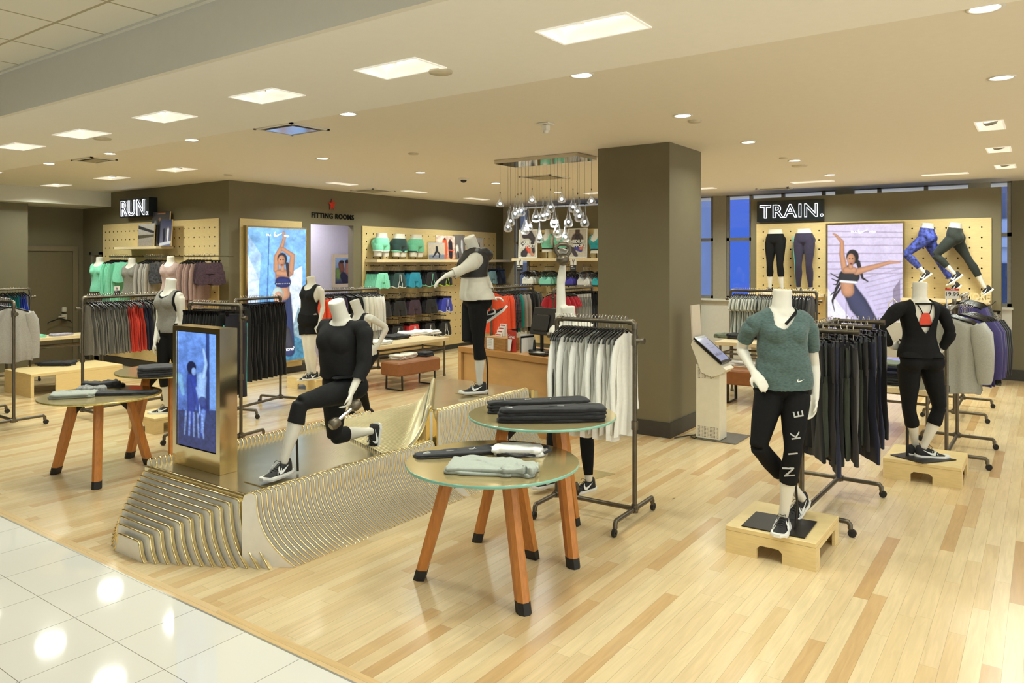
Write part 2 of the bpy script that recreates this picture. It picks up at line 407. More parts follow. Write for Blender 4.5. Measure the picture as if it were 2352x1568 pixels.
# left service door
dx = [WY(165, 577, 14.85).x, 5.65]
mb = MB(); mb.box((5.63, 14.80, 2.04), (dx[0] + .09, 14.85, 2.13)); mb.box((dx[0], 14.80, 0), (dx[0] + .09, 14.85, 2.04)); dr = struct('door_2', mb, mat('olive_trim', '7d7158', .5, var=.03))
mb = MB(); mb.box((5.63, 14.83, 0), (dx[0], 14.85, 2.04)); struct('door_leaf', mb, mat('olive_door', '6f644b', .5, var=.03), dr)
mb = MB(); c = WY(147, 720, 14.8); mb.box((c.x - .05, 14.76, c.z - .11), (c.x + .04, 14.8, c.z - .01), bev=.008); mb.box((c.x - .045, 14.77, c.z + .03), (c.x + .035, 14.8, c.z + .12), bev=.008); mb.cyl((c.x - .12, 14.74, c.z - .05), (c.x, 14.74, c.z - .05), .012); struct('door_handle', mb, mat('ivory_hardware', 'd8d4c4', .3, .3), dr)
# pale door frame leaning at the end of the running wall
mb = MB()
for y in (14.45, 14.1): mb.box((6.80, y, 0), (6.85, y + .05, 2.02))
mb.box((6.80, 14.1, 1.97), (6.85, 14.5, 2.02)); mb.box((6.835, 14.1, 0), (6.85, 14.5, 2.0), 1); struct('window_1', mb, [mat('mirror_frame', '8f8a7c', .3, .6), mat('mirror_glass', '9a927c', .08, .9)])
# far partitions
wallbox('wall_train', (13.3, .53, 0), (13.45, 4.25, 2.96))
wallbox('wall_bra', (13.05, 5.3, 0), (13.2, 8.9, 2.96))
# column
wallbox('column', (7.34, 3.20, 0), (8.22, 4.05, 3.10))
mb = MB(); mb.box((7.322, 3.182, 0), (8.238, 4.068, .16)); struct('baseboard_column', mb, M_base)
mb = MB(); mb.box((6.85, 10.205, 0), (8.43, 10.22, .14)); mb.box((9.40, 10.205, 0), (14, 10.22, .14)); struct('baseboard_fitting', mb, M_base)
mb = MB(); mb.box((6.835, 10.2, 0), (6.85, 14.85, .14)); struct('baseboard_running', mb, M_base)
mb = MB(); mb.box((13.285, .53, 0), (13.3, 4.25, .14)); struct('baseboard_train', mb, M_base)
# window wall
mb = MB(); mb.box((14.0, -4, 0), (14.15, .42, 3.1)); struct('wall_right', mb, M_wall)
mb = MB(); mb.box((13.985, -4, 0), (14.0, .60, .17)); struct('baseboard_right', mb, M_base)
mb = MB(); mb.box((14.0, .42, 0), (14.15, 10.22, 1.10)); struct('wall_window', mb, M_white)
mb = MB(); mb.box((13.92, .40, 1.10), (14.2, 10.22, 1.135)); struct('trim_sill', mb, M_white)
M_mul = mat('grey_mullion', '9a968c', .5, .2)
def yw(x): return WX(x, 500, 14.0).y
piers = [(yw(1668), yw(1638)), (9.9, 10.22)] + [(a - .30, a) for a in (3.0, 1.0 + .0, 7.3)]
mb = MB()
for a, b in piers: mb.box((14.0, a, 1.135), (14.12, b, 3.1))
struct('wall_piers', mb, mat('pier_paint', 'b3ab96', .6, var=.03))
ys = [.45, .95, 1.6, 2.3, 3.2, 3.9, yw(1724), yw(1668) - .02, yw(1638) + .02, 6.3, 7.1, 8.3, 9.1, 9.8]
mb = MB()
for y in ys: mb.box((14.02, y - .03, 1.135), (14.08, y + .03, 3.1))
zt = WX(1650, 550, 14.0).z
for z, hz in ((1.16, .03), (zt, .03), (3.09, .009)): mb.box((14.02, .42, z - hz), (14.08, 10.2, z + hz))
wn = struct('window_2', mb, M_mul)
gm = bpy.data.materials.new('window_glass'); gm.use_nodes = True
g = NG(gm); nt = gm.node_tree; nt.nodes.remove(nt.nodes['Principled BSDF'])
tr = g.n('ShaderNodeBsdfTransparent'); gl = g.n('ShaderNodeBsdfGlossy'); gl.inputs['Roughness'].default_value = .03
fr = g.n('ShaderNodeFresnel'); fr.inputs[0].default_value = 1.45; mxs = g.n('ShaderNodeMixShader')
g.lk(fr.outputs[0], mxs.inputs[0]); g.lk(tr.outputs[0], mxs.inputs[1]); g.lk(gl.outputs[0], mxs.inputs[2]); g.lk(mxs.outputs[0], nt.nodes['Material Output'].inputs[0])
mb = MB(); mb.box((14.045, .42, 1.13), (14.05, 10.2, 3.1)); struct('window_pane', mb, gm, wn)
# building across the street
M_fac = mat('blue_grey_facade', '7f93bd', .8, var=.06, scale=1)
mb = MB(); mb.box((22, -6, -8), (23, 6.9, 14)); mb.box((19.5, 8.2, -8), (23, 22, 14))
for z in (-.4, 2.2, 4.8): mb.box((19.35, 8.2, z), (19.5, 22, z + .22)); mb.box((21.85, -6, z), (22, 6.9, z + .22))
bo = mb.build('neighbouring_building', M_fac); tag(bo, 'pale blue building across the street seen through the windows at dusk', 'building')
mb = MB()
for z in (.3, 2.9):
    for k in range(9):
        y = 8.5 + k * 1.5; mb.box((19.46, y, z), (19.52, y + .95, z + 1.5)); 
        y = -5.5 + k * 1.38; mb.box((21.96, y, z), (22.02, y + .9, z + 1.5))
mb.build('window', mat('dark_pane', '2c3a5c', .2), bo)
# ---------------------------------------------------------------- ceiling fixtures
def can(parent, x, y, z, r=.075, tilt=0, name='spotlight'):
    mb = MB(); ax = V((math.sin(tilt) * .7, -math.sin(tilt) * .3, -1)).normalized()
    mb.lathe([(r, 0), (r + .012, .0), (r + .012, -.012), (r, -.03)], (x, y, z), 20, 0, -ax)
    mb.lathe([(0, .004), (r, .004)], (x, y, z), 20, 1, -ax)
    return mb.build(name, [mat('lamp_ring', '8e8a80', .4, .4), M_glow], parent)
def sq_light(h, z, label, group, n=2, along='Y', tilt=.0, depth=.10):
    cx, cy = (h[0] + h[1]) / 2, (h[2] + h[3]) / 2
    t = thing('recessed_light', label, 'ceiling light', (cx, cy, z), 0, group)
    hx, hy = (h[1] - h[0]) / 2, (h[3] - h[2]) / 2
    mb = MB()
    a = [V((sx * (hx + .012), sy * (hy + .012), -.006)) for sx, sy in ((-1, -1), (1, -1), (1, 1), (-1, 1))]
    b = [V((sx * (hx - .002), sy * (hy - .002), -.006)) for sx, sy in ((-1, -1), (1, -1), (1, 1), (-1, 1))]
    c = [V((sx * (hx - .03), sy * (hy - .03), depth)) for sx, sy in ((-1, -1), (1, -1), (1, 1), (-1, 1))]
    a2 = [p + V((0, 0, .012)) for p in a]
    mb.loft([a2, a, b, c], 0, caps=False, sm=False); mb.add(c, [(0, 1, 2, 3)], 0)
    mb.build('housing', M_lens, t)
    for k in range(n):
        o = (k - (n - 1) / 2) * (2 * max(hx, hy) / n)
        can(t, o if hx > hy else 0, 0 if hx > hy else o, depth - .02, min(hx, hy) * .48, tilt)
    return t
WD = ['nearest', 'second nearest', 'third nearest', 'fourth nearest', 'fifth nearest', 'farthest']
for i, h in enumerate(STRIP): sq_light(h, 3.02, WD[i] + ' twin recessed light in the lowered ceiling strip', 'twin recessed lights in the lowered strip')
NM = ['square recessed light above the running wall near its corner', 'square recessed light above the middle of the running wall', 'square recessed light at the far left above the service door',
      'long recessed light above the blue lightbox poster', 'long recessed light above the wall of folded-edge shorts', 'long recessed light above the far end of the shorts wall',
      'long recessed light just right of the olive column', 'long recessed light in front of the TRAIN sign', 'long recessed light above the running-legs display',
      'nearest tilting recessed spot along the upper right edge', 'middle tilting recessed spot along the upper right edge', 'farthest tilting recessed spot along the upper right edge',
      'long recessed light behind the glass drop chandelier']
for i, h in enumerate(SQ): sq_light(h, 3.10, NM[i], 'recessed lights in the main ceiling', n=1 if i in (0, 1, 2, 9, 10, 11) else 0, tilt=.6 if i in (9, 10, 11) else 0, depth=.06)
k = 0
RW = {4.36: 'row beside the strip edge', 6.08: 'second row', 7.83: 'third row', 9.6: 'fourth row', 11.47: 'fifth row'}
RC = {.24: 'at the right edge', 2.53: 'in the line over the column side', 4.81: 'in the line over the platform', 7.15: 'in the line over the shorts tables', 8.83: 'over the running rack', 10.37: 'over the left racks', 11.97: 'at the left edge'}
for X in (4.36, 6.08, 7.83, 9.6, 11.47):
    for Y in (.24, 2.53, 4.81, 7.15) + ((8.83, 10.37, 11.97) if X == 4.36 else ()):
        if (X, Y) in ((6.08, 4.81), (7.83, .24), (9.6, .24), (11.47, .24), (7.83, 4.81)): continue
        t = thing('round_downlight', 'small round downlight %s, %s' % (RC[Y], RW[X]), 'ceiling light', (X, Y, 3.10), 0, 'round downlights'); k += 1
        mb = MB(); mb.lathe([(.085, 0), (.085, -.006), (.068, -.006), (.066, .0)], (0, 0, 0), 24); mb.build('trim_ring', M_white, t)
        mb = MB(); mb.lathe([(0, -.002), (.067, -.002)], (0, 0, 0), 24); mb.build('lens', M_glow, t)
def vent(x0, x1, y0, y1, label, m=None, group=None, z=3.10):
    cx, cy = (x0 + x1) / 2, (y0 + y1) / 2; t = thing('ceiling_vent', label, 'vent', (cx, cy, z), 0, group); hx, hy = (x1 - x0) / 2, (y1 - y0) / 2
    mb = MB()
    for s in (-1, 1): mb.box((s * hx, -hy, -.012), (s * (hx - .03), hy, -.0005)); mb.box((-hx, s * hy, -.012), (hx, s * (hy - .03), -.0005))
    mb.build('frame', M_white, t)
    mb = MB(); mb.box((-hx + .08, -hy + .08, -.016), (hx - .08, hy - .08, -.008)); mb.box((-hx + .03, -hy + .03, -.004), (hx - .03, hy - .03, -.0006), 1); mb.build('panel', [m or mat('vent_panel', 'a99f86', .6), mat('vent_dark', '6d6757', .7)], t)
vent(4.33, 4.78, 5.52, 6.07, 'square ceiling vent with a blue reflection coloured into its panel beside the lowered strip', mat('vent_blue_reflection', 'c3c4e0', .15, .6), 'ceiling vents')  # the blue reflection is put into the panel's base colour
vent(4.37, 4.69, 9.28, 9.79, 'square ceiling vent at the left beside the lowered strip', None, 'ceiling vents')
vent(9.08, 9.63, 9.39, 9.95, 'square ceiling vent near the fitting rooms wall', None, 'ceiling vents')
vent(9.07, 9.63, 5.78, 6.33, 'square ceiling vent behind the glass drop chandelier', None, 'ceiling vents')
vent(12.9, 13.25, 3.5, 4.05, 'ceiling vent over the TRAIN sign partition', None, 'ceiling vents')
for x, y, z, r, lb in ((3.5, 3.03, 3.02, .075, 'round white speaker cover beside a twin recessed light'), (6.37, 2.535, 3.1, .06, 'round sprinkler cover right of the column'), (10.14, 2.61, 3.1, .1, 'round speaker cover far back beyond the column'),
                     (6.4, 5.955, 3.1, .06, 'round cover plate over the shop middle'), (6.43, 9.6, 3.1, .06, 'round cover plate before the running wall corner'), (3.54, 7.3, 3.02, .08, 'round cover plate beside the left twin lights'), (9.26, 2.57, 3.1, .05, 'small round sensor beyond the column')):
    mb = MB(); mb.lathe([(0, -.014), (r * .93, -.014), (r, -.006), (r, 0)], (0, 0, 0), 24); o = mb.build('ceiling_cover', mat('cover_plate', 'd3c8ae', .5), loc=(x, y, z)); tag(o, lb, 'ceiling cover', 'round ceiling covers')
t = thing('smoke_detector', 'cube shaped detector on a square plate at the ceiling centre', 'detector', (5.70, 3.68, 3.1))
mb = MB(); mb.box((-.06, -.06, -.015), (.06, .06, -.0005), bev=.004); mb.build('plate', M_white, t)
mb = MB(); mb.box((-.03, -.03, -.07), (.03, .03, -.015), bev=.008); mb.cyl((0, 0, -.095), (0, 0, -.07), .02, .028, 14); mb.build('head', M_cream, t)
t = thing('security_camera', 'small dark dome camera on the ceiling left of the chandelier', 'camera', (8.75, 7.12, 3.1))
mb = MB(); mb.lathe([(0, -.03), (.07, -.03), (.085, -.015), (.085, 0)], (0, 0, 0), 20); mb.build('housing', M_white, t)
mb = MB(); mb.ball((0, 0, -.03), .05, 12, 0, (1, 1, .8)); mb.build('dome', M_glossb, t)
# ---------------------------------------------------------------- display platform
def side_profile(h, y0, y1, sgn, r=.028, n=9, q=2.6):
    """points (y,z) from the ridge of a fin down to its foot, flaring by |y1-y0|"""
    pts = []
    for i in range(4):
        a = math.pi / 2 * i / 3
        pts.append((y0 + sgn * r * (1 - math.sin(a)), h - r + r * math.cos(a)))
    for i in range(1, n + 1):
        z = (h - r) * (1 - i / n); f = (1 - z / h) ** q
        pts.append((y0 - sgn * 0 + (y1 - y0) * f, z))
    return pts
plat = thing('display_platform', 'low mirrored gold platform wrapped in curved cream and gold fins', 'display platform', (0, 0, 0))
DZ = .40
mb = MB(); mb.box((2.80, 3.978, .0), (5.9, 5.17, DZ)); mb.build('deck', M_gold2, plat)
mb = MB(); poly = [(4.47, 3.978), (5.9, 5.22), (6.10, 5.02), (6.02, 3.978)]
mb.prism(poly, (0, 0, DZ), (1, 0, 0), (0, 1, 0), (0, 0, 1), .21); mb.prism([(5.88, 3.97), (5.88, 5.0), (6.1, 5.0), (6.0, 3.97)], (0, 0, .01), (1, 0, 0), (0, 1, 0), (0, 0, 1), DZ - .01)
mb.build('upper_deck', M_gold2, plat)
mb = MB()
for k in range(12):                                    # nose: stacked upright plates that grow towards the deck
    s = k / 11; X = 2.43 + .035 * k
    h = .12 + (DZ + .005 - .12) * s ** .85
    yn, yf = 4.50 - .71 * s ** .95, 4.86 + .66 * s ** .8
    fl, ff = .05 + .15 * s, .04 + .30 * s
    a = side_profile(h, yn + fl, yn, 1); b = side_profile(h, yf - ff, yf, -1)
    poly = a[::-1] + b
    mb.prism(poly, (X, 0, 0), (0, 1, 0), (0, 0, 1), (1, 0, 0), .024, 0, 1)
    mb.tube([(X + .002, y, z) for y, z in poly], .006, 6, 1)
mb.build('nose_fins', [M_cream, M_gold], plat)
def fins(x0, x1, step, h, y0, y1, yin, sgn, name, hs=None):
    mb = MB(); n = int(round((x1 - x0) / step))
    for k in range(n + 1):
        X = x0 + (x1 - x0) * k / n; hh = hs(k / n) if hs else h
        pr = side_profile(hh, y0, y1, sgn, .03)
        poly = [(yin, 0), (yin, hh - .05), (yin - sgn * .012, hh - .012)] + pr; sh = .6 if sgn > 0 else 0
        mb.prism(poly, (X + sh * y0, 0, 0), (-sh, 1, 0), (0, 0, 1), (1, 0, 0), .010, 0, 1)
        mb.tube([(X + .005 - sh * (y - y0), y, z) for y, z in poly[1:]], .0062, 6, 1)
    return mb.build(name, [M_cream, M_gold], plat)
fins(2.80, 4.42, .0372, .445, 3.90, 3.69, 3.975, 1, 'near_side_fins')
fins(4.49, 5.74, .0372, .675, 3.90, 3.68, 3.975, 1, 'raised_side_fins')
fins(2.85, 4.98, .0372, .44, 5.23, 5.42, 5.175, -1, 'far_side_fins')
for bx in (((2.80, 3.92, .08), (2.83, 3.975, .40)), ((4.462, 3.905, .05), (4.482, 3.97, .68)), ((5.79, 3.9, 0), (5.83, 3.97, .65))): mb = MB(); mb.box(*bx); mb.build('corner_block', M_gold, plat)
# curved ramp between the two decks
mb = MB(); NJ = 38; ends = []
for j in range(NJ + 1):
    s = j / NJ; Y = 3.985 + 1.20 * s
    xs, xp, zp = 3.98 + .42 * s, 4.44 + 1.42 * s, .705 - .085 * s
    def rise(x, w_=.30):
        t_ = max(0, (x - xp + w_) / w_); return .45 * t_ ** 2 + .55 * (1 - math.sqrt(max(0, 1 - .99 * t_ * t_)))
    pr = [(x, DZ + .014 + (zp - DZ - .014) * rise(x)) for x in [xs + (xp - .30 - xs) * i / 3 for i in range(3)] + [xp - .30 + .30 * i / 10 for i in range(11)]] + [(xp + .03, zp + .012), (xp + .055, zp - .005), (xp + .06, zp - .09)]
    poly = pr + [(xp + .06, DZ), (xs, DZ)]
    mb.prism([(x, z) for x, z in poly], (0, Y, 0), (1, 0, 0), (0, 0, 1), (0, 1, 0), .013, 0, 1)
    mb.tube([(x, Y + .006, z) for x, z in pr], .0078, 6, 1)
mb.build('ramp_fins', [M_cream, mat('pale_gold_fin', 'e4d9b0', .3, .75, var=.05)], plat)
mb = MB(); pr = [(4.15 + .30 * u, DZ + .01 + .29 * (.45 * u * u + .55 * (1 - math.sqrt(1 - .99 * u * u)))) for u in [i / 12 for i in range(13)]] + [(4.47, .705), (4.49, DZ)]
mb.prism(pr + [(4.15, DZ)], (0, 3.962, 0), (1, 0, 0), (0, 0, 1), (0, 1, 0), .015); mb.build('ramp_side_panel', M_goldb, plat)
# ---------------------------------------------------------------- posters painted on vertex grids
class Paint:
    def __init__(s, w, h, bg=(1, 1, 1)):
        s.mp = None; s.w, s.h = w, h; s.a = np.zeros((h, w, 3)); s.a[:] = srgb(bg)
        yy, xx = np.mgrid[0:h, 0:w]; s.x = (xx + .5) / w; s.y = 1 - (yy + .5) / h; s.asp = h / w
        s.y = s.y * s.asp
    def mixm(s, m, c, k=1.0):
        c = np.array(srgb(c)); s.a = s.a * (1 - m[..., None] * k) + c * m[..., None] * k
    def poly(s, pts, c, k=1.0):
        ins = np.zeros(s.x.shape, bool); n = len(pts); px = [p[0] for p in pts]; py = [p[1] * s.asp for p in pts]
        j = n - 1
        for i in range(n):
            cond = ((py[i] > s.y) != (py[j] > s.y))
            with np.errstate(divide='ignore', invalid='ignore'):
                xi = (px[j] - px[i]) * (s.y - py[i]) / (py[j] - py[i] + 1e-12) + px[i]
            ins ^= cond & (s.x < xi); j = i
        s.mixm(ins.astype(float), c, k)
    def limb(s, pts, r, c, k=1.0, soft=.15):
        """polyline with radii; points in 0..1 (y up), radii in widths"""
        m = np.zeros(s.x.shape); D = np.full(s.x.shape, 9.0)
        for i in range(len(pts) - 1):
            x0, y0 = pts[i][0], s.my(pts[i][1]) * s.asp; x1, y1 = pts[i + 1][0], s.my(pts[i + 1][1]) * s.asp
            dx, dy = x1 - x0, y1 - y0; L = dx * dx + dy * dy + 1e-9
            t = np.clip(((s.x - x0) * dx + (s.y - y0) * dy) / L, 0, 1)
            d = np.hypot(s.x - x0 - t * dx, s.y - y0 - t * dy); rr = r[i] + (r[i + 1] - r[i]) * t
            D = np.minimum(D, np.abs(d / np.maximum(rr, 1e-4)))
            m = np.maximum(m, np.clip((rr - d) / (rr * soft + 1.0 / s.w) + .5, 0, 1))
        s.shade(m, c, k, D)
    def shade(s, m, c, k, D):
        c = np.array(srgb(c)); lum = (1.22 - .62 * np.clip(D, 0, 1) ** 2.2)[..., None]
        s.a = s.a * (1 - m[..., None] * k) + c * lum * m[..., None] * k
    def my(s, y): return float(np.interp(y, s.mp[0], s.mp[1])) if s.mp else y
    def ell(s, cx, cy, rx, ry, c, k=1.0):
        cy = s.my(cy)
        d = np.hypot((s.x - cx) / rx, (s.y - cy * s.asp) / ry); s.shade(np.clip((1 - d) / .12 + .5, 0, 1), c, k, np.hypot((s.x - cx) / rx + .3, (s.y - cy * s.asp) / ry - .2) * .8)
    def grad(s, c0, c1):
        t = (s.y / s.asp)[..., None]; s.a = np.array(srgb(c0)) * (1 - t) + np.array(srgb(c1)) * t
    def noise(s, sc, amp, seed=0, sy=1.0):
        rng = np.random.default_rng(seed); out = np.zeros(s.x.shape)
        for o in range(3):
            n = int(sc * 2 ** o); g = rng.random((int(n * s.asp * sy) + 3, n + 3))
            fx = s.x * n; fy = s.y * n * sy; ix = fx.astype(int); iy = fy.astype(int); tx = fx - ix; ty = fy - iy
            out += (g[iy, ix] * (1 - tx) * (1 - ty) + g[iy, ix + 1] * tx * (1 - ty) + g[iy + 1, ix] * (1 - tx) * ty + g[iy + 1, ix + 1] * tx * ty - .5) / 2 ** o
        return out * amp
    def blur(s, k=1, g=.10):
        for _ in range(k):
            a = np.pad(s.a, ((1, 1), (1, 1), (0, 0)), 'edge'); s.a = (a[1:-1, 1:-1] * 2 + a[:-2, 1:-1] + a[2:, 1:-1] + a[1:-1, :-2] + a[1:-1, 2:]) / 6
        s.mul(s.noise(s.w * .45, g, 77))
    def mul(s, n): s.a = np.clip(s.a * (1 + n[..., None]), 0, 1.5)
    def mesh(s, name, O, U, Wv, width, height, m):
        """grid of vertices over the rectangle O + U*width + W*height"""
        O, U, Wv = V(O), V(U), V(Wv); w, h = s.w, s.h
        xs = np.linspace(0, width, w); ys = np.linspace(height, 0, h)
        co = np.array(O)[None, None] + xs[None, :, None] * np.array(U) + ys[:, None, None] * np.array(Wv)
        idx = np.arange(w * h).reshape(h, w)
        f = np.stack([idx[1:, :-1], idx[1:, 1:], idx[:-1, 1:], idx[:-1, :-1]], -1).reshape(-1, 4)
        me = bpy.data.meshes.new(name); me.vertices.add(w * h); me.vertices.foreach_set('co', co.reshape(-1))
        me.loops.add(len(f) * 4); me.loops.foreach_set('vertex_index', f.reshape(-1)); me.polygons.add(len(f)); me.polygons.foreach_set('loop_start', np.arange(len(f)) * 4)
        me.update(calc_edges=True)
        ca = me.color_attributes.new('Col', 'FLOAT_COLOR', 'POINT'); ca.data.foreach_set('color', np.concatenate([s.a, np.ones((h, w, 1))], -1).reshape(-1))
        me.materials.append(m); return me
A_print = attr_mat('poster_print', 0, .45)
A_light = attr_mat('lightbox_film', 1.15, .25)
A_screen = attr_mat('screen_image', 1.0, .15)
SK, SKD = 'b98768', '8a5a44'
# ---------------------------------------------------------------- gold totem with a screen
c0 = G(505, 1092, DZ); yl = WX(397, 900, c0.x).y; zt = WX(510, 757, c0.x).z; x1 = WY(545, 900, c0.y).x
tot = thing('screen_totem', 'upright gold cased video screen on the near end of the platform', 'display screen', (c0.x, c0.y, DZ + .001))
w, hh, dp = yl - c0.y, zt - DZ, x1 - c0.x
mb = MB(); b = .045
mb.box((.02, 0, 0), (dp, w, hh)); mb.box((0, 0, 0), (.02, b, hh)); mb.box((0, w - .04, 0), (.02, w, hh)); mb.box((0, b, hh - .035), (.02, w - .04, hh)); mb.box((0, b, 0), (.02, w - .04, .135))
mb.build('casing', mat('totem_gold', 'f0dcae', .16, 1, var=.04, scale=3), tot)
mb = MB(); mb.box((.012, b, .135), (.019, w - .04, hh - .035)); mb.build('bezel', M_glossb, tot)
p = Paint(110, 300, '5a86d8'); p.grad('2a3a86', '6f9df0'); p.mul(p.noise(9, .5, 1)); p.poly([(0, 0), (1, 0), (1, .36), (0, .30)], '1e2450', .8)
p.poly([(.72, .32), (.80, .32), (.80, 1), (.72, 1)], '1b2a66', .9); p.poly([(.82, .36), (1, .36), (1, 1), (.82, 1)], '7fb0f6', .7)
p.limb([(.38, .66), (.36, .58), (.37, .45), (.33, .2), (.30, .10)], [.10, .13, .13, .06, .03], '24348c', .9); p.limb([(.40, .60), (.52, .45), (.62, .25), (.60, .12)], [.08, .10, .05, .03], '2b3f9c', .9)
p.ell(.36, .69, .12, .16, '10163e'); p.ell(.42, .66, .06, .09, '8fb4f2', .8); p.limb([(.50, .52), (.58, .40), (.56, .30)], [.04, .03, .02], '8fb4f2', .8)
p.limb([(.62, .62), (.60, .5), (.64, .4)], [.12, .11, .08], '9cc2f6', .8); p.limb([(.66, .62), (.72, .74), (.66, .86)], [.05, .04, .03], '9cc2f6', .9); p.limb([(.64, .42), (.68, .34)], [.10, .09], '1c2a78', .9)
p.limb([(.66, .33), (.62, .15)], [.06, .03], '6f93e0', .8); p.limb([(.05, .60), (.14, .45)], [.09, .05], '7fb8d8', .6)
for i in range(5): p.limb([(.22 + i * .1, .30), (.18 + i * .12, .10)], [.03, .02], '8fb0ee', .5)
p.mul(p.noise(30, .8, 3) * (p.y / p.asp < .33)); p.mul(p.noise(22, .3, 6)); p.blur(2, .22)
link('screen', p.mesh('screen', (.011, w - .045, .14), (0, -1, 0), (0, 0, 1), w - .09, hh - .18, A_screen), tot)
# ---------------------------------------------------------------- round tables
M_gl_top = mat('bronze_mirror', 'd8c48e', .17, .65, var=.05, scale=3)
M_gl_edge = mat('green_glass_edge', '86bba8', .08, 0, var=.03, coat=.5)
M_edge_gold = mat('gold_glass_edge', 'd9c77c', .15, .7, var=.2, scale=40)
def leg_mesh(foot, top, w=.072, t=.05):
    foot, top = V(foot), V(top); d = (top - foot).normalized(); rad = V((foot.x, foot.y, 0)).normalized(); s = V((0, 0, 1)).cross(rad)
    def ring(z, a, c):
        p = foot + d * ((z - foot.z) / d.z); return [p + s * x + rad * y for x, y in ((-a, -c), (a, -c), (a * 1.0, c * .3), (a * .45, c), (-a * .45, c), (-a, c * .3))]
    A = MB(); A.loft([ring(.06, w / 2, t / 2 + .008), ring(top.z * .5, w / 2, t / 2 + .011), ring(top.z, w / 2, t / 2 + .015)], 0, sm=False)
    B = MB(); B.loft([ring(0, w / 2 + .001, t / 2 + .009), ring(.06, w / 2 + .001, t / 2 + .009)], 0, sm=False)
    return A, B
def round_table(c, z, r, a0, label, edge, group, feet_r=.43):
    t = thing('round_table', label, 'table', (c[0], c[1], 0), 0, group)
    mb = MB(); mb.lathe([(0, z - .016), (r - .002, z - .016)], (0, 0, 0), 72, 0); mb.lathe([(r - .002, z - .016), (r, z - .012), (r, z - .003), (r - .004, z)], (0, 0, 0), 72, 1); mb.lathe([(r - .004, z), (0, z)], (0, 0, 0), 72, 0)
    mb.build('table_top', [M_gl_top, edge], t)
    mb = MB(); mb.lathe([(0, z - .04), (r * .55, z - .04), (r * .62, z - .017), (0, z - .017)], (0, 0, 0), 40); mb.build('under_plate', M_dark, t)
    for k in range(3):
        a = a0 + k * 2 * math.pi / 3; f = V((math.cos(a) * feet_r, math.sin(a) * feet_r, 0)); tp = V((math.cos(a) * .24, math.sin(a) * .24, z - .04))
        A, B = leg_mesh(f, tp); l = A.build('leg', M_leg, t); B.build('foot_cap', M_rub, l)
        D = MB(); e = f.lerp(tp, .93); q = V((math.cos(a), math.sin(a), 0)); D.prism([(0, 0), (.09, 0), (0, -.10)], e + V((0, 0, .015)) - q * .03 - V((-q.y, q.x, 0)) * .003, -q, (0, 0, 1), V((-q.y, q.x, 0)), .006); D.build('bracket', M_dark, l)
    return t
def ang(x, y): return math.atan2(y, x)
T1 = (3.46, 2.60); T2 = (4.12, 2.69); T3 = (3.22, 6.66); T4 = (3.87, 6.66)
round_table(T1, .70, .50, 0.0, 'lower round glass topped table with orange wooden legs in front', M_gl_edge, 'nesting tables in front')
round_table(T2, .85, .485, 0.0, 'taller round glass topped table behind the lower front one', M_gl_edge, 'nesting tables in front')
round_table(T3, .70, .48, 0.0, 'lower round gold edged table beside the gold screen totem', M_edge_gold, 'nesting tables at left')
round_table(T4, .84, .485, 0.0, 'taller round gold table half hidden behind the screen totem', M_edge_gold, 'nesting tables at left')
# ---------------------------------------------------------------- folded clothes
def folded(name, label, cat, c, z, w, d, h, m, rz=0, layers=1, group=None, seed=0, wav=.012, shape=None, top=None):
    """soft folded garment: crumpled sheets with crisp edges, w along local x, d along local y"""
    rnd = random.Random(seed); mb = MB(); n = 72; lh = h / layers
    for L in range(layers):
        ox, oy = rnd.uniform(-1, 1) * wav * .5, rnd.uniform(-1, 1) * wav * .5; ph = rnd.random() * 9; e = .30; last = L == layers - 1
        def ring(f, zz, k):
            out = []
            for i in range(n):
                a = 2 * math.pi * i / n; ca, sa = math.cos(a), math.sin(a)
                x = abs(ca) ** e * (1 if ca >= 0 else -1) * w / 2; y = abs(sa) ** e * (1 if sa >= 0 else -1) * d / 2
                if shape: x, y = shape(x / w, y / d); x *= w; y *= d
                q = noise.noise(V((x * 16 + ph, y * 16, L * 3.1))) * wav * 1.3 + noise.noise(V((x * 45 + ph, y * 45, L))) * wav * .5
                px, py = (x + ca * q) * f, (y + sa * q) * f
                g_ = noise.noise(V((px * 11 + ph, py * 26, 2.2 * L))) * .6 + abs(noise.noise(V((px * 30, py * 9 + ph, L)))) * .8
                edge = 1 if f < .97 else .55
                dz = g_ * (wav * .75) * edge if (k > 0) else 0
                if k and not last: dz = min(dz, lh * .5) * .5
                out.append(V((px + ox, py + oy, max(.0004, zz + dz))))
            return out
        z0 = L * lh
        rs = [ring(.965, z0 + .0004, 0), ring(.995, z0 + lh * .12, 0 if L == 0 else 1), ring(1.0, z0 + lh * .5, 1), ring(.985, z0 + lh * .86, 1), ring(.955, z0 + lh * .97, 1)] + [ring(f, z0 + lh * (1.0 + .02 * j), 2) for j, f in enumerate((.85, .70, .55, .40, .25, .08))]
        mb.loft(rs, 0)
    o = mb.build(name, m, None, loc=(c[0], c[1], z)); o.rotation_euler = (0, 0, rz)
    return tag(o, label, cat, group)
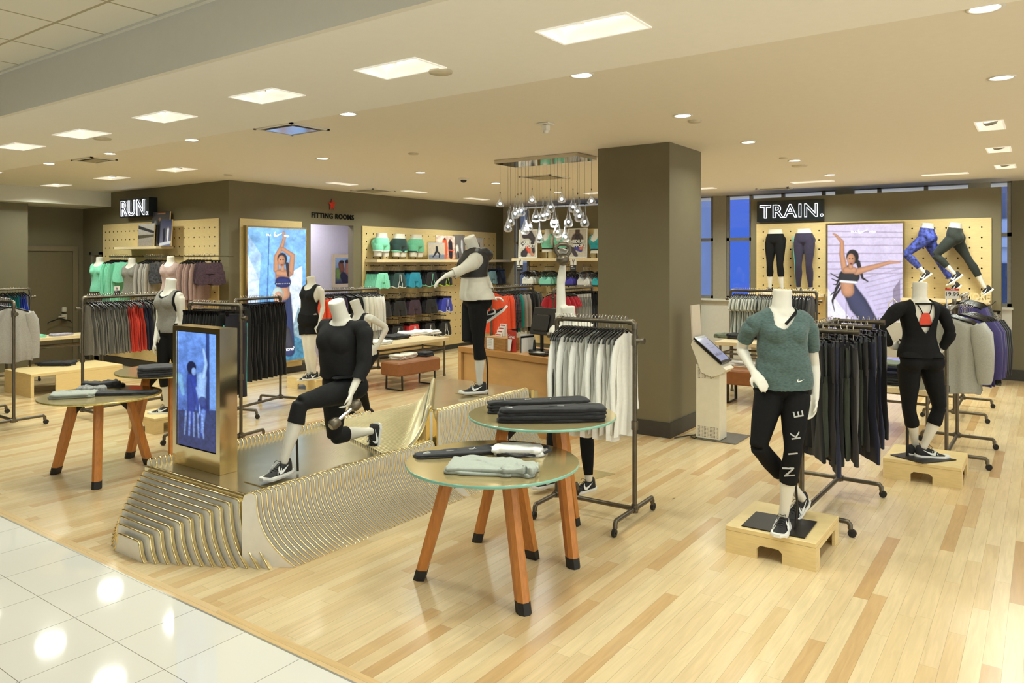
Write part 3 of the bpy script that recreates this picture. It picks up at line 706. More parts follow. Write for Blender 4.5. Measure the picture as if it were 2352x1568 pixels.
# ---------------------------------------------------------------- mannequins
def remesh(mb, vox, smooth=6):
    me = mb.mesh('tmp', [])
    o = bpy.data.objects.new('tmp', me); COL.objects.link(o)
    r = o.modifiers.new('r', 'REMESH'); r.mode = 'VOXEL'; r.voxel_size = vox; r.adaptivity = 0
    s = o.modifiers.new('s', 'SMOOTH'); s.factor = .5; s.iterations = smooth
    dg = bpy.context.evaluated_depsgraph_get(); e = o.evaluated_get(dg); em = e.to_mesh()
    n = len(em.vertices); co = np.empty(n * 3); em.vertices.foreach_get('co', co); no = np.empty(n * 3); em.vertex_normals.foreach_get('vector', no)
    em.calc_loop_triangles(); t = np.empty(len(em.loop_triangles) * 3, dtype=np.int32); em.loop_triangles.foreach_get('vertices', t)
    polys = [tuple(p.vertices) for p in em.polygons]
    e.to_mesh_clear(); bpy.data.objects.remove(o); bpy.data.meshes.remove(me)
    return co.reshape(-1, 3), no.reshape(-1, 3), t.reshape(-1, 3), polys
def seg_d(p, a, b):
    ab = b - a; t = np.clip(((p - a) @ ab) / (ab @ ab), 0, 1); return np.linalg.norm(p - a - t[:, None] * ab, axis=1), t
class Body:
    """J: joints in world space. Names: pelvis neck top, shL elL wrL haL (arm), hipL knL anL (leg), same with R"""
    def __init__(s, J, vox=.009, scale=1.0, bust=1.0, arms='LR', legs='LR', cut_leg=None, head=False, hw=None):
        s.J = J = {k: V(v) for k, v in J.items()}; s.k = k = scale; mb = MB()
        pel, nk, tp = J['pelvis'], J['neck'], J['top']
        up = (nk - pel); s.L = up.length; up.normalize(); s.up = up
        lat = (J['shL'] - J['shR']); lat = (lat - up * lat.dot(up)).normalized(); s.lat = lat; fw = lat.cross(up) ; s.fw = fw = fw.normalized()
        # left = +lat, so facing direction is up x ... -> lat x up points forward
        s.fw = fw
        hl = J.get('hipL'); hr = J.get('hipR')
        hlat = (hl - hr).normalized() if hl is not None and hr is not None else lat
        hlat = (hlat - up * hlat.dot(up)).normalized()
        secs = [(-.13, .085, .075, -.01), (-.05, .150, .105, -.008), (.03, .160, .108, -.006), (.14, .148, .098, 0), (.27, .122, .084, .004), (.38, .112, .080, .006), (.50, .120, .086, .006),
                (.62, .135, .096, .008), (.74, .145, .104, .010), (.84, .150, .094, .004), (.92, .135, .076, -.004), (.98, .085, .062, -.008), (1.04, .055, .055, -.008)]
        rings = []
        for t, a, b, f in secs:
            w = min(max(t, 0), 1); l = (hlat * (1 - w) + lat * w).normalized(); ff = l.cross(up).normalized(); c = pel + up * (t * s.L) + ff * f * k
            rings.append([c + l * (math.copysign(abs(math.cos(q)) ** .85, math.cos(q)) * a * k) + ff * (math.copysign(abs(math.sin(q)) ** .85, math.sin(q)) * b * k) for q in [2 * math.pi * i / 24 for i in range(24)]])
        mb.loft(rings)
        for sg in (-1, 1):
            if bust: mb.ball(pel + up * (.70 * s.L) + lat * (sg * .062 * k) + fw * (.068 * k), .060 * k * bust, 14)
        # neck
        d = (tp - nk).normalized(); mb.tube([nk - up * .035, nk + d * .005, nk.lerp(tp, .55), tp], [.076 * k, .062 * k, .057 * k, .060 * k], 24)
        s.bones = []
        for sd in arms:
            sh, el, wr = J['sh' + sd], J['el' + sd], J['wr' + sd]; ha = J.get('ha' + sd)
            sg = 1 if sd == 'L' else -1
            cc = pel + up * (.90 * s.L) + lat * (sg * .08 * k)
            mb.tube([nk - up * .03 + lat * sg * .03, cc.lerp(sh, .5) + up * .004, sh], [.040 * k, .047 * k, .043 * k], 12)
            mb.tube([sh, sh.lerp(el, .2), sh.lerp(el, .6), el], [.042 * k, .043 * k, .038 * k, .034 * k], 14)
            mb.tube([el, el.lerp(wr, .22), el.lerp(wr, .6), wr], [.035 * k, .037 * k, .029 * k, .0225 * k], 14)
            s.bones += [('u' + sd, sh, el), ('f' + sd, el, wr)]
            if ha is not None:
                s.hand(mb, wr, ha, el, sd, J.get('pn' + sd), J.get('curl' + sd, V((.5, 0, 0)))[0]); s.bones.append(('h' + sd, wr, wr + (ha - wr).normalized() * .165 * k))
        for sd in legs:
            hp, kn, an = J['hip' + sd], J['kn' + sd], J['an' + sd]
            hp2 = hp - (kn - hp).normalized() * -.02
            mb.tube([hp2, hp.lerp(kn, .2), hp.lerp(kn, .55), hp.lerp(kn, .88), kn], [.088 * k, .086 * k, .071 * k, .053 * k, .050 * k], 16)
            if an is not None and not cut_leg:
                ax = (kn - an).normalized(); bk = -(s.fw - ax * s.fw.dot(ax)); bk = bk.normalized() if bk.length > 1e-3 else fw
                mb.tube([kn, kn.lerp(an, .14), kn.lerp(an, .32) + bk * .010, kn.lerp(an, .6) + bk * .005, kn.lerp(an, .85), an, an + (an - kn).normalized() * .02], [.050 * k, .049 * k, .054 * k, .044 * k, .033 * k, .031 * k, .030 * k], 16)
            mb.ball(hp - fw * .045 * k + up * .01 - lat * (.0 if sd == 'L' else 0), .088 * k, 14)
            s.bones += [('t' + sd, hp, kn), ('s' + sd, kn, an)]
        s.co, s.no, s.tri, s.polys = remesh(mb, vox)
        p = s.co; D = []; T = []
        rad = {'u': .045, 'f': .033, 'h': .046, 't': .075, 's': .045}
        for n, a, b in s.bones:
            d, t = seg_d(p, np.array(a), np.array(b)); D.append(d / (rad[n[0]] * k)); T.append(t)
        d, t = seg_d(p, np.array(pel + up * .03), np.array(pel + up * (s.L * .9))); D.append(d / (.13 * k)); T.append(t)
        d, t = seg_d(p, np.array(nk + up * .02), np.array(tp)); D.append(d / (.055 * k)); T.append(t)
        D = np.array(D); T = np.array(T); s.bi = D.argmin(0); s.bt = T[s.bi, np.arange(len(p))]
        s.names = [b[0] for b in s.bones] + ['torso', 'neck']
        q = p - np.array(pel); s.T = q @ np.array(up) / s.L; s.A = q @ np.array(lat) / k; s.B = q @ np.array(fw) / k
        s.Tb = {n: T[i] for i, n in enumerate(s.names)}
    def hand(s, mb, wr, ha, el, sd, pn, curl):
        """palm and five fingers, from the wrist towards ha; pn = palm normal (towards the palm side)"""
        k = s.k; d = (ha - wr).normalized(); n = V(pn) if pn is not None else s.fw * -1 + s.lat * (-.6 if sd == 'L' else .6)
        n = (n - d * n.dot(d)).normalized(); w = d.cross(n)
        if (w.dot(s.fw) < 0): w = -w     # thumb side faces forward
        mb.tube([wr - d * .01, wr + d * .02, wr + d * .05, wr + d * .085], [(.018 * k, .024 * k), (.015 * k, .030 * k), (.013 * k, .037 * k), (.011 * k, .036 * k)], 12, up=n)
        for i, (o, ln) in enumerate(((.028, .066), (.010, .076), (-.009, .071), (-.027, .056))):
            b = wr + d * (.080 * k) + w * (o * k); pts = [b - d * .015]; dd = d.copy(); c = curl * (.8 + .12 * i)
            pts.append(b)
            for j, f in enumerate((.42, .33, .25)):
                dd = (dd * math.cos(c) + n * math.sin(c)).normalized() if True else dd
                pts.append(pts[-1] + dd * (ln * f * k)); nn = n; 
            mb.tube(pts, [.0095 * k, .0092 * k, .0085 * k, .0078 * k, .006 * k], 8)
        b = wr + d * (.025 * k) + w * (.022 * k); t1 = b + (d * .6 + w * .8 + n * .2).normalized() * .032 * k; t2 = t1 + (d * .95 + w * .25 + n * .35).normalized() * .03 * k; t3 = t2 + (d + n * .5).normalized() * .022 * k
        mb.tube([b - w * .01, t1, t2, t3], [.013 * k, .0108 * k, .0095 * k, .007 * k], 8)
    def skin(s, name, m, parent):
        me = bpy.data.meshes.new(name); me.from_pydata(s.co.tolist(), [], s.polys); me.materials.append(m)
        me.polygons.foreach_set('use_smooth', [True] * len(me.polygons)); return link(name, me, parent)
    def isb(s, *pre):
        ok = np.array([any(n.startswith(p) for p in pre) for n in s.names]); return ok[s.bi]
    def garment(s, name, f, off, m, parent, wrinkle=.004, wscale=7, thick=.003, smooth=0, wdir=(1, 1, .45), offs=10, sd=None):
        """the part of the body surface where f > 0, pushed out by off and wrinkled"""
        co, no, tri = s.co, s.no, s.tri
        off = off if isinstance(off, np.ndarray) else np.full(len(co), off)
        keep = f[tri].max(1) > 0; tri = tri[keep]; used = np.unique(tri)
        if offs:
            for _ in range(offs):
                acc = off.copy(); cnt = np.ones(len(off))
                for a_, b_ in ((0, 1), (1, 2), (2, 0)):
                    np.add.at(acc, s.tri[:, a_], off[s.tri[:, b_]]); np.add.at(cnt, s.tri[:, a_], 1)
                off = acc / cnt
        P_ = co + no * off[:, None]
        if wrinkle:
            nz = np.zeros(len(co)); 
            sd = sum(ord(c) for c in name) % 97 if sd is None else sd
            for i in used:
                q = co[i] * wscale; nz[i] = noise.noise(V((q[0] * wdir[0] + sd, q[1] * wdir[1], q[2] * wdir[2]))) + .5 * noise.noise(V((q[0] * 2.3 + sd, q[1] * 2.3, q[2] * 1.4)))
            P_ = P_ + no * (nz * wrinkle)[:, None]
        vs = []; mp = {}; cut = {}; faces = []
        def vi(i):
            if i not in mp: mp[i] = len(vs); vs.append(P_[i])
            return mp[i]
        def ei(i, j):
            key = (i, j) if i < j else (j, i)
            if key not in cut:
                t = f[i] / (f[i] - f[j]); cut[key] = len(vs); vs.append(P_[i] + (P_[j] - P_[i]) * t)
            return cut[key]
        for a in tri.tolist():
            pos = [f[i] > 0 for i in a]
            if all(pos): faces.append(tuple(vi(i) for i in a)); continue
            out = []
            for q in range(3):
                i, j = a[q], a[(q + 1) % 3]
                if pos[q]: out.append(vi(i))
                if pos[q] != pos[(q + 1) % 3]: out.append(ei(i, j))
            if len(out) > 2: faces.append(tuple(out))
        me = bpy.data.meshes.new(name); me.from_pydata([tuple(v) for v in vs], [], faces); me.materials.append(m)
        me.polygons.foreach_set('use_smooth', [True] * len(me.polygons)); me.update()
        if thick or smooth:
            o = bpy.data.objects.new('tmp', me); COL.objects.link(o)
            if smooth: q = o.modifiers.new('m', 'SMOOTH'); q.iterations = smooth; q.factor = .5
            if thick: q = o.modifiers.new('s', 'SOLIDIFY'); q.thickness = thick; q.offset = -1
            m2 = bpy.data.meshes.new_from_object(o.evaluated_get(bpy.context.evaluated_depsgraph_get())); bpy.data.objects.remove(o); me = m2
        me.name = name
        return link(name, me, parent)
    # handy fields
    def legs_f(s, cut=.62, waist=.17, only=None):
        f = np.full(len(s.co), -1.0); tz = s.isb('torso'); f[tz] = (waist - s.T[tz]) * s.L
        for sd in 'LR':
            m1 = s.isb('t' + sd); f[m1] = np.minimum(.1, (waist - s.T[m1]) * s.L)
            if cut < 0: f[m1] = np.minimum(f[m1], ((1 + cut) - s.bt[m1]) * .4)
            m2 = s.isb('s' + sd)
            f[m2] = (cut - s.bt[m2]) * .4 if cut >= 0 else -.1
        return f
    def top_f(s, hem=.05, neck=.93, sleeve=None, vneck=0, armhole=.135, back=0, vs=0):
        """sleeve None = tank, otherwise fraction of the arm 0..2 covered; neckline is a curve in the front/back plane"""
        f = np.full(len(s.co), -1.0); L = s.L
        m = s.isb('torso') | s.isb('neck') | s.isb('t')
        nl = neck - s.T
        cone = (np.abs(s.A) - .055) * .9 / L * 1.2
        fr = np.where(s.B > 0, vneck, back)
        base = np.maximum((neck - fr - s.T) + 0, (np.abs(s.A) - .058) * (1.6 + 0 * fr) - np.maximum(0, (neck - s.T)) * 0) if False else None
        wid = .07
        dn = (neck - s.T) - fr * np.clip(1 - (np.abs(s.A - vs) / (wid + .035)) ** 1.6, 0, 1)
        dn = np.where((np.abs(s.A) > wid) & (s.T < 1.02) & s.isb('torso'), np.maximum(dn, (np.abs(s.A) - wid) * 1.2), dn)
        g_ = np.minimum(dn * L, (s.T - hem) * L)
        if sleeve is None: g_ = np.minimum(g_, armhole - np.abs(s.A))
        f[m] = g_[m]
        if sleeve is not None:
            for sd in 'LR':
                mu = s.isb('u' + sd); f[mu] = np.minimum(.1, (min(sleeve, 1) - s.bt[mu]) * .27) if sleeve < 1 else .1
                if sleeve < 1: pass
                mf = s.isb('f' + sd); f[mf] = (sleeve - 1 - s.bt[mf]) * .25 if sleeve > 1 else -.1
                mh = s.isb('h' + sd); f[mh] = -.1
        return f
M_sole = mat('white_sole', 'e9e7e0', .5, var=.02)
M_shoe = mat('shoe_mesh', '1e1d1f', .7, var=.25, scale=220)
def shoe(parent, an, toe, up=(0, 0, 1), k=1.0, sole=M_sole, side=None, upper=M_shoe):
    """shoe whose collar sits round the ankle joint an; toe = direction the toes point"""
    an, f, u = V(an), V(toe).normalized(), V(up); u = (u - f * u.dot(f)).normalized(); s_ = f.cross(u)
    F = lambda x, y, z: an + f * (x * k) + s_ * (y * k) + u * (z * k)
    H = -.095
    secs = [(-.062, .012, -.010), (-.055, .026, .008), (-.03, .034, .012), (.0, .035, .000), (.035, .037, -.014), (.07, .041, -.034), (.11, .045, -.050), (.15, .043, -.062), (.178, .030, -.071), (.192, .010, -.078)]
    A = MB(); rings = []
    for x, w, top in secs:
        b = H + .016; rings.append([F(x, w * math.cos(q) * (1 if math.sin(q) < .2 else .86), b + (top - b) * max(0, math.sin(q)) ** .8 if math.sin(q) >= 0 else b + .004 * math.sin(q)) for q in [2 * math.pi * i / 20 for i in range(20)]])
    A.loft(rings)
    sh = A.build('shoe', upper, parent)
    B = MB(); rings = []
    for x, w, top in [(-.075, .012, 0), (-.066, .030, 0)] + [(a, b + .007, 0) for a, b, c in secs[2:-1]] + [(.200, .018, 0)]:
        z0 = H + (.010 if x > .15 else 0) + (.004 if x < -.06 else 0); z1 = H + .024 + (.006 if x > .16 or x < -.05 else 0)
        rings.append([F(x, y, z) for y, z in ((-w, z0), (w, z0), (w + .002, (z0 + z1) / 2), (w - .002, z1), (-w + .002, z1), (-w - .002, (z0 + z1) / 2))])
    B.loft(rings, sm=False); B.build('sole', sole, sh)
    C = MB()
    for sg in (1, -1):
        for seg in range(1):
            O = F(.085, sg * .044, H + .030); 
            n = (s_ * sg + u * .35 + f * -.05).normalized(); W_ = (u - n * u.dot(n)).normalized(); U = -f; U = (U - n * U.dot(n)).normalized()
            swoosh(C, O + n * .0005, U, W_, n, .105 * k, .0025)
    C.build('swoosh_mark', M_wht, sh)
    D = MB()
    for i in range(5):
        x = .042 + i * .016; z = -.012 - i * .0095
        D.tube([F(x, -.020, z - .006), F(x + .003, 0, z + .004), F(x, .020, z - .006)], .0028, 6)
    D.tube([F(.034, 0, .0), F(.05, .02, .012), F(.06, .03, -.005)], .0022, 5); D.tube([F(.034, 0, .0), F(.05, -.02, .012), F(.064, -.028, -.006)], .0022, 5)
    D.build('laces', M_rub, sh)
    if side:
        E_ = MB()
        for i in range(3):
            E_.tube([F(.055 + i * .018, .034 + .003 * i, -.030 - i * .008), F(.063 + i * .018, .046, -.066)], .0028, 5); E_.tube([F(.055 + i * .018, -.034 - .003 * i, -.030 - i * .008), F(.063 + i * .018, -.046, -.066)], .0028, 5)
        E_.build('side_lines', M_wht, sh)
    return sh
def rod(parent, pts, r=.008, name='support_rod', m=M_dark):
    mb = MB(); mb.tube(pts, r, 8); return mb.build(name, m, parent)
def plate(parent, pts, z, m, t=.006, name='base_plate'):
    mb = MB(); mb.prism([(p[0], p[1]) for p in pts], (0, 0, z), (1, 0, 0), (0, 1, 0), (0, 0, 1), t); return mb.build(name, m, parent)
def jj(d0, **k):
    out = {}
    for n, v in k.items(): out[n] = P(v[0], v[1], d0 + (v[2] if len(v) > 2 else 0))
    return out
def L(v, *rest): return v
def mannequin(label, J, vox=.009, **k):
    t = thing('mannequin', label, 'mannequin', (0, 0, 0)); b = Body(J, vox, **k); b.skin('body', M_man, t); return t, b
M_tee = mat('heather_green_jersey', '4d625f', .85, var=.3, scale=55, aniso=(1, 1, 3.2), sheen=.15)
M_grey = mat('heather_grey_jersey', '86837a', .85, var=.12, scale=80)
M_windw = mat('cream_windbreaker', 'd9d3c3', .6, var=.04)
M_windb = mat('black_windbreaker', '24211f', .55, var=.1)

def snap(b, px, py, off=-.004):
    dd = b.co @ np.array(FWD); rr = b.co @ np.array(RGT); x = CX + FPX * rr / dd; y = HY - FPX * (b.co[:, 2] - EYE) / dd
    near = np.where((x - px) ** 2 + (y - py) ** 2 < 36)[0]; d = dd[near].min() if len(near) else np.median(dd)
    return P(px, py, d + off)
# M1: lunge with a dumbbell
J = jj(5.38, neck=(785, 735), top=(771, 690, -.05), pelvis=(785, 885, .04), shL=(838, 756, -.09), shR=(742, 750, .09), elL=(836, 838, -.13), wrL=(806, 903, -.24), haL=(800, 950, -.28),
       elR=(775, 835, .30), wrR=(790, 895, .36), haR=(795, 925, .36), hipL=(808, 893, -.03), hipR=(768, 893, .08), knL=(690, 925, -.33), anL=(652, 1058, -.38), knR=(768, 1003, .14), anR=(850, 990, .42))
J['pnL'] = RGT * -1; J['curlL'] = V((1.15, 0, 0)); J['curlR'] = V((.5, 0, 0))
t, b = mannequin('lunging headless mannequin in charcoal sweatshirt holding a dumbbell on the gold platform', J, .009)
b.garment('leggings', b.legs_f(.34, .2), .006, M_blk2, t, .0025, 16)
off = np.where(b.isb('torso', 't', 'neck'), .026 + .028 * np.exp(-((b.T - .40) / .2) ** 2) - .018 * np.clip((b.T - .8) * 6, 0, 1), .020); off[b.isb('f')] = .011
b.garment('sweatshirt', b.top_f(.13, .965, 1.55, .03), off, M_blk2, t, .012, 6, .004, 22)
fr = (J['anL'] - J['anR']); fr.z = 0
shoe(t, J['anL'] + V((0, 0, .0)), fr, side=1); shoe(t, J['anR'], V((fr.x, fr.y, 0)) * .25 + V((0, 0, -.75)), up=fr)
rod(t, [J['anL'] + V((.09, .01, .20)), J['anL'] + V((.12, .02, .15)), J['anL'] + V((.13, .02, -.10))])
q = G(640, 1096, DZ); 
plate(t, [(q.x - .20, q.y + .10), (q.x - .20, q.y - .14), (q.x + .28, q.y - .14), (q.x + .28, q.y + .14)], DZ + .001, M_gold2)
def dumbbell(c, ax):
    t = thing('dumbbell', 'dark hex dumbbell gripped in the lunging mannequin\'s hand', 'dumbbell', c); ax = V(ax).normalized()
    mb = MB(); mb.cyl(-ax * .065, ax * .065, .013, n=14); mb.build('handle', M_chrome, t)
    for sg in (-1, 1):
        mb = MB(); mb.tube([ax * sg * .06, ax * sg * .075, ax * sg * .12, ax * sg * .135], [.026, .038, .038, .026], 6); mb.build('weight', M_pipe, t)
dumbbell(J['wrL'].lerp(J['haL'], .85) - RGT * .020 + V((0, 0, -.02)) - FWD * .02, (RGT * -.60 + FWD * -.66 + V((0, 0, -.52))))

# M2: quad stretch in a windbreaker
J = jj(7.0, neck=(1090, 578), top=(1077, 543, -.04), pelvis=(1091, 690), shL=(1092, 600, -.16), shR=(1094, 596, .17), elL=(1056, 622, -.24), wrL=(1022, 634, -.30), haL=(1006, 646, -.32),
       elR=(1118, 650, .28), wrR=(1128, 685, .20), haR=(1140, 684, .18), hipL=(1097, 694, -.08), hipR=(1084, 694, .08), knL=(1099, 785, -.06), anL=(1102, 879, -.04), knR=(1074, 784, .0), anR=(1116, 716, .14))
J['curlL'] = V((.35, 0, 0)); J['pnL'] = V((0, 0, -1)); J['pnR'] = V((0, 0, -1))
t, b = mannequin('headless mannequin stretching one leg in a black and cream windbreaker on the raised deck', J, .010)
b.garment('leggings', b.legs_f(.42, .2), .006, M_blk, t, .002, 12)
tf = b.top_f(.02, .99, 1.45, .02); off = np.where(b.isb('torso', 't', 'neck'), .034 + .016 * np.clip(1 - abs(b.T - .25) * 3, 0, 1), .020)
b.garment('jacket_body', tf, off, M_windw, t, .014, 7, .003, 5, sd=5)
f2 = np.minimum(tf, (b.T - .50 + .25 * (b.A < -9)) * b.L); f2[~b.isb('torso', 'neck')] = -.1
b.garment('jacket_yoke', f2, off + .009, M_windb, t, .014, 7, .003, 5, sd=5)
mb = MB(); c = J['neck'] - V((0, 0, .03)); mb.tube([c + RGT * a_ + FWD * b_ + V((0, 0, z_)) for a_, b_, z_ in ((-.075, -.06, -.05), (-.03, -.10, .0), (.03, -.10, .02), (.09, -.05, .02), (.115, .02, .0), (.08, .09, .01), (.0, .10, .02), (-.06, .05, -.01), (-.075, -.03, -.05))], [.022, .03, .038, .052, .060, .05, .035, .028, .02], 12)
mb.build('hood', M_windb, t)
shoe(t, J['anL'], -RGT + FWD * -.35); shoe(t, J['anR'], V((0, 0, .55)) + RGT * .75, up=RGT * -.6 + V((0, 0, .6)))
rod(t, [J['anL'] + V((.10, .0, .24)), J['anL'] + V((.12, .0, .12)), J['anL'] + V((.12, .0, -.13))])
plate(t, [(5.42, 4.52), (5.40, 4.02), (5.86, 4.02), (5.88, 4.50)], .612, M_gold2)
# M3: kettlebell
J = jj(6.05, neck=(1308, 742), top=(1304, 703), pelvis=(1305, 850), shR=(1290, 748, .03), shL=(1340, 750, -.02), elR=(1288, 650, .05), wrR=(1294, 598, .03), haR=(1294, 572, .02),
       elL=(1388, 780, -.05), wrL=(1402, 850, -.15), haL=(1405, 880, -.18), hipR=(1290, 868, 0), hipL=(1322, 868, 0), knR=(1275, 965, .0), anR=(1264, 1088, 0), knL=(1346, 985, .02), anL=(1352, 1100, 0))
J['curlR'] = V((1.1, 0, 0)); J['pnR'] = FWD * -1
t, b = mannequin('white topped headless mannequin raising a kettlebell beside the cash desk', J, .009)
b.garment('leggings', b.legs_f(.9, .05), .006, M_blk, t, .002, 12)
b.garment('hoodie', b.top_f(.22, .97, 0.3, .02), .014, mat('white_jersey', 'e3ddcf', .8, var=.03), t, .014, 9, .004, 2)
shoe(t, J['anL'], FWD * -.6 - RGT * .8); shoe(t, J['anR'], FWD * -.6 - RGT * .8)
q = G(1230, 1098, 0); plate(t, [(q.x - .35, q.y + .12), (q.x - .2, q.y - .3), (q.x + .5, q.y - .5), (q.x + .5, q.y + .1)], .001, mat('clear_base_plate', 'cdbb8a', .15, .3))
t = thing('kettlebell', 'dark kettlebell held overhead by the white topped mannequin', 'kettlebell', P(1293, 596, 6.02))
mb = MB(); mb.ball((0, 0, -.0) , .054, 20, 0, (1, 1, .93)); mb.build('bell', M_pipe, t)
mb = MB(); pts = [V((0, 0, 0)) + RGT * (-.034) + V((0, 0, .03)), RGT * -.060 + V((0, 0, .07)), RGT * -.054 + V((0, 0, .105)), RGT * -.025 + V((0, 0, .125)), RGT * .025 + V((0, 0, .125)), RGT * .054 + V((0, 0, .105)), RGT * .060 + V((0, 0, .07)), RGT * .034 + V((0, 0, .03))]
mb.tube(pts, .0155, 12); mb.build('handle', M_pipe, t)
# M4: black tank behind the lunge
J = jj(8.7, neck=(826, 722), top=(813, 688), pelvis=(838, 812, .05), shL=(852, 730, -.10), shR=(802, 730, .12), elL=(888, 752, .0), wrL=(868, 795, -.06), haL=(853, 806, -.08),
       elR=(775, 765, .15), wrR=(775, 810, .0), haR=(778, 830, 0), hipL=(846, 818, -.04), hipR=(830, 818, .08), knL=(822, 878, -.25), anL=(846, 945, .1), knR=(815, 885, -.1), anR=(806, 950, -.1))
t, b = mannequin('headless mannequin in a black racer tank behind the lunging one', J, .012)
b.garment('leggings', b.legs_f(1.0, .2), .006, M_blk, t, .002)
b.garment('tank_top', b.top_f(.0, .95, None, .08, .12), .010, M_blk2, t, .006, 8)
shoe(t, J['anL'], FWD * -.7 - RGT * .7 + V((0, 0, -.5))); shoe(t, J['anR'], FWD * -.7 - RGT * .7)
# M5: by the blue poster
J = jj(10.7, neck=(716, 653), top=(713, 634), pelvis=(708, 738), shL=(738, 664, -.06), shR=(698, 664, .12), elL=(742, 705, -.05), wrL=(733, 744, -.12), haL=(729, 762, -.15),
       elR=(695, 705, .15), wrR=(690, 740, .1), haR=(690, 756, .1), hipL=(717, 742, 0), hipR=(702, 742, .05), knL=(716, 800, -.05), anL=(722, 855, 0), knR=(704, 800, 0), anR=(710, 857, 0))
t, b = mannequin('headless mannequin in black tank and shorts beside the blue lightbox poster', J, .014)
b.garment('shorts', b.legs_f(-.55, .2), .016, M_blk, t, .006, 8)
b.garment('tank_top', b.top_f(.0, .95, None, .12, .125), .012, M_blk2, t, .006)
for s_ in 'LR': shoe(t, J['an' + s_], FWD * -.8 - RGT * .6)
# M6: grey tank on the left
J = jj(8.3, neck=(390, 667), top=(394, 639), pelvis=(390, 760), shL=(416, 682, -.06), shR=(368, 682, .06), elL=(418, 738, -.04), wrL=(413, 792, -.08), haL=(410, 815, -.1),
       elR=(366, 738, .0), wrR=(356, 786, -.12), haR=(351, 806, -.14), hipL=(402, 765, 0), hipR=(380, 765, .02), knL=(410, 850, -.0), anL=(412, 925, .1), knR=(374, 850, -.05), anR=(384, 930, .0))
t, b = mannequin('headless mannequin in a heather grey tank on a plywood plinth at left', J, .011)
b.garment('leggings', b.legs_f(.45, .2), .006, M_blk, t, .002)
b.garment('sports_bra', b.top_f(.5, .95, None, .1, .13), .007, M_blk, t, 0)
b.garment('tank_top', b.top_f(-.02, .94, None, .14, .115), .012, M_grey, t, .008, 8, .003, 2)
shoe(t, J['anR'], -RGT + FWD * -.2, side=1); shoe(t, J['anL'], -RGT * .8 + FWD * -.5)
# M7: green tee
J = jj(4.70, neck=(1795, 708), top=(1797, 664), pelvis=(1798, 885, .02), shL=(1858, 748), shR=(1725, 748), elL=(1870, 840, .06), wrL=(1873, 918, -.03), haL=(1867, 962, -.06),
       elR=(1702, 800, .12), wrR=(1730, 852, -.02), haR=(1750, 880, -.08), hipL=(1827, 897), hipR=(1770, 897, .03), knL=(1822, 1035, -.08), anL=(1800, 1180, -.02), knR=(1742, 1025, -.02), anR=(1840, 1142, .22))
J['curlR'] = V((.25, 0, 0)); J['pnR'] = FWD * 1; J['pnL'] = RGT * -1
t, b = mannequin('headless mannequin in a heather green v-neck tee and lettered black leggings', J, .008)
lf = b.legs_f(.50, .2); lg = b.garment('leggings', lf, .006, M_blk, t, .002, 14)
mb = MB(); mb.tube([snap(b, x, y, -.002) for x, y in ((1839, 700), (1832, 711), (1824, 722), (1815, 733), (1805, 744))], [(.009, .003)] * 5, 8, up=RGT); mb.build('bra_strap', M_blk, t)
off = np.where(b.isb('torso', 't', 'neck'), .014 + .032 * np.exp(-((b.T - .34) / .2) ** 2) + .010 * np.clip(1 - b.T * 3, 0, 1), .014)
tee = b.garment('t_shirt', b.top_f(-.02, .96, .62, .20, vs=-.035), off, M_tee, t, .013, 8, .003, 16, (1, 1, 2.2))
mb = MB(); swoosh(mb, P(1831, 878, 4.515), RGT, V((0, 0, 1)), -FWD, .042); mb.build('swoosh_mark', M_wht, tee)
shoe(t, J['anL'], FWD * -.75 - RGT * .45, side=1); shoe(t, J['anR'], FWD * -.55 - RGT * .75 + V((0, 0, -.45)), up=V((0, 0, 1)) + FWD * -.3, side=1)
rod(t, [J['knL'].lerp(J['anL'], .3) + RGT * .04 + FWD * .03, J['anL'] + RGT * .085 + V((0, 0, .05)), J['anL'] + RGT * .07 + V((0, 0, -.10))], .007)
c = G(1790, 1205, .172); plate(t, [tuple(G(x, y, .172))[:2] for x, y in ((1703, 1208), (1737, 1176), (1877, 1199), (1848, 1237))], .1722, M_dark)
# letters down the leg
for i, (ch, x, y, sz, rt) in enumerate((('E', 1838, 953, .085, 100), ('K', 1828, 1000, .075, 100), ('I', 1822, 1042, .075, 100), ('N', 1818, 1088, .085, 100))):
    T_ = V((x, y, 0)); a = math.radians(rt); dpt = 4.7 - .145 + .02 * (i) - .012 * i * i * .6
    U = RGT * math.cos(a) + V((0, 0, 1)) * math.sin(a); Wv = -RGT * math.sin(a) + V((0, 0, 1)) * math.cos(a)
    c = P(x, y, dpt); U = (U - FWD * .12).normalized()
    # shrink the letter onto the leg: find the leggings surface in front
    me = text_obj('leg_letter', ch, sz, M_wht, None, Matrix.Identity(4), .0008, offset=.001)
    vs = np.array([v.co[:] for v in me.vertices]); ctr = (vs.max(0) + vs.min(0)) / 2
    co = b.co; no = b.no
    for v in me.vertices:
        q = v.co - V(ctr); w = c + U * q.x + Wv * q.y
        dd = co - np.array(w); rr = dd @ np.array(RGT); zz = dd[:, 2]; ff = dd @ np.array(FWD)
        near = np.where((rr * rr + zz * zz < .014 ** 2))[0]
        if len(near): j = near[ff[near].argmin()]; w = w + FWD * (ff[j] - .0105 - q.z * .0)
        v.co = w
    link('leg_letter', me, lg)
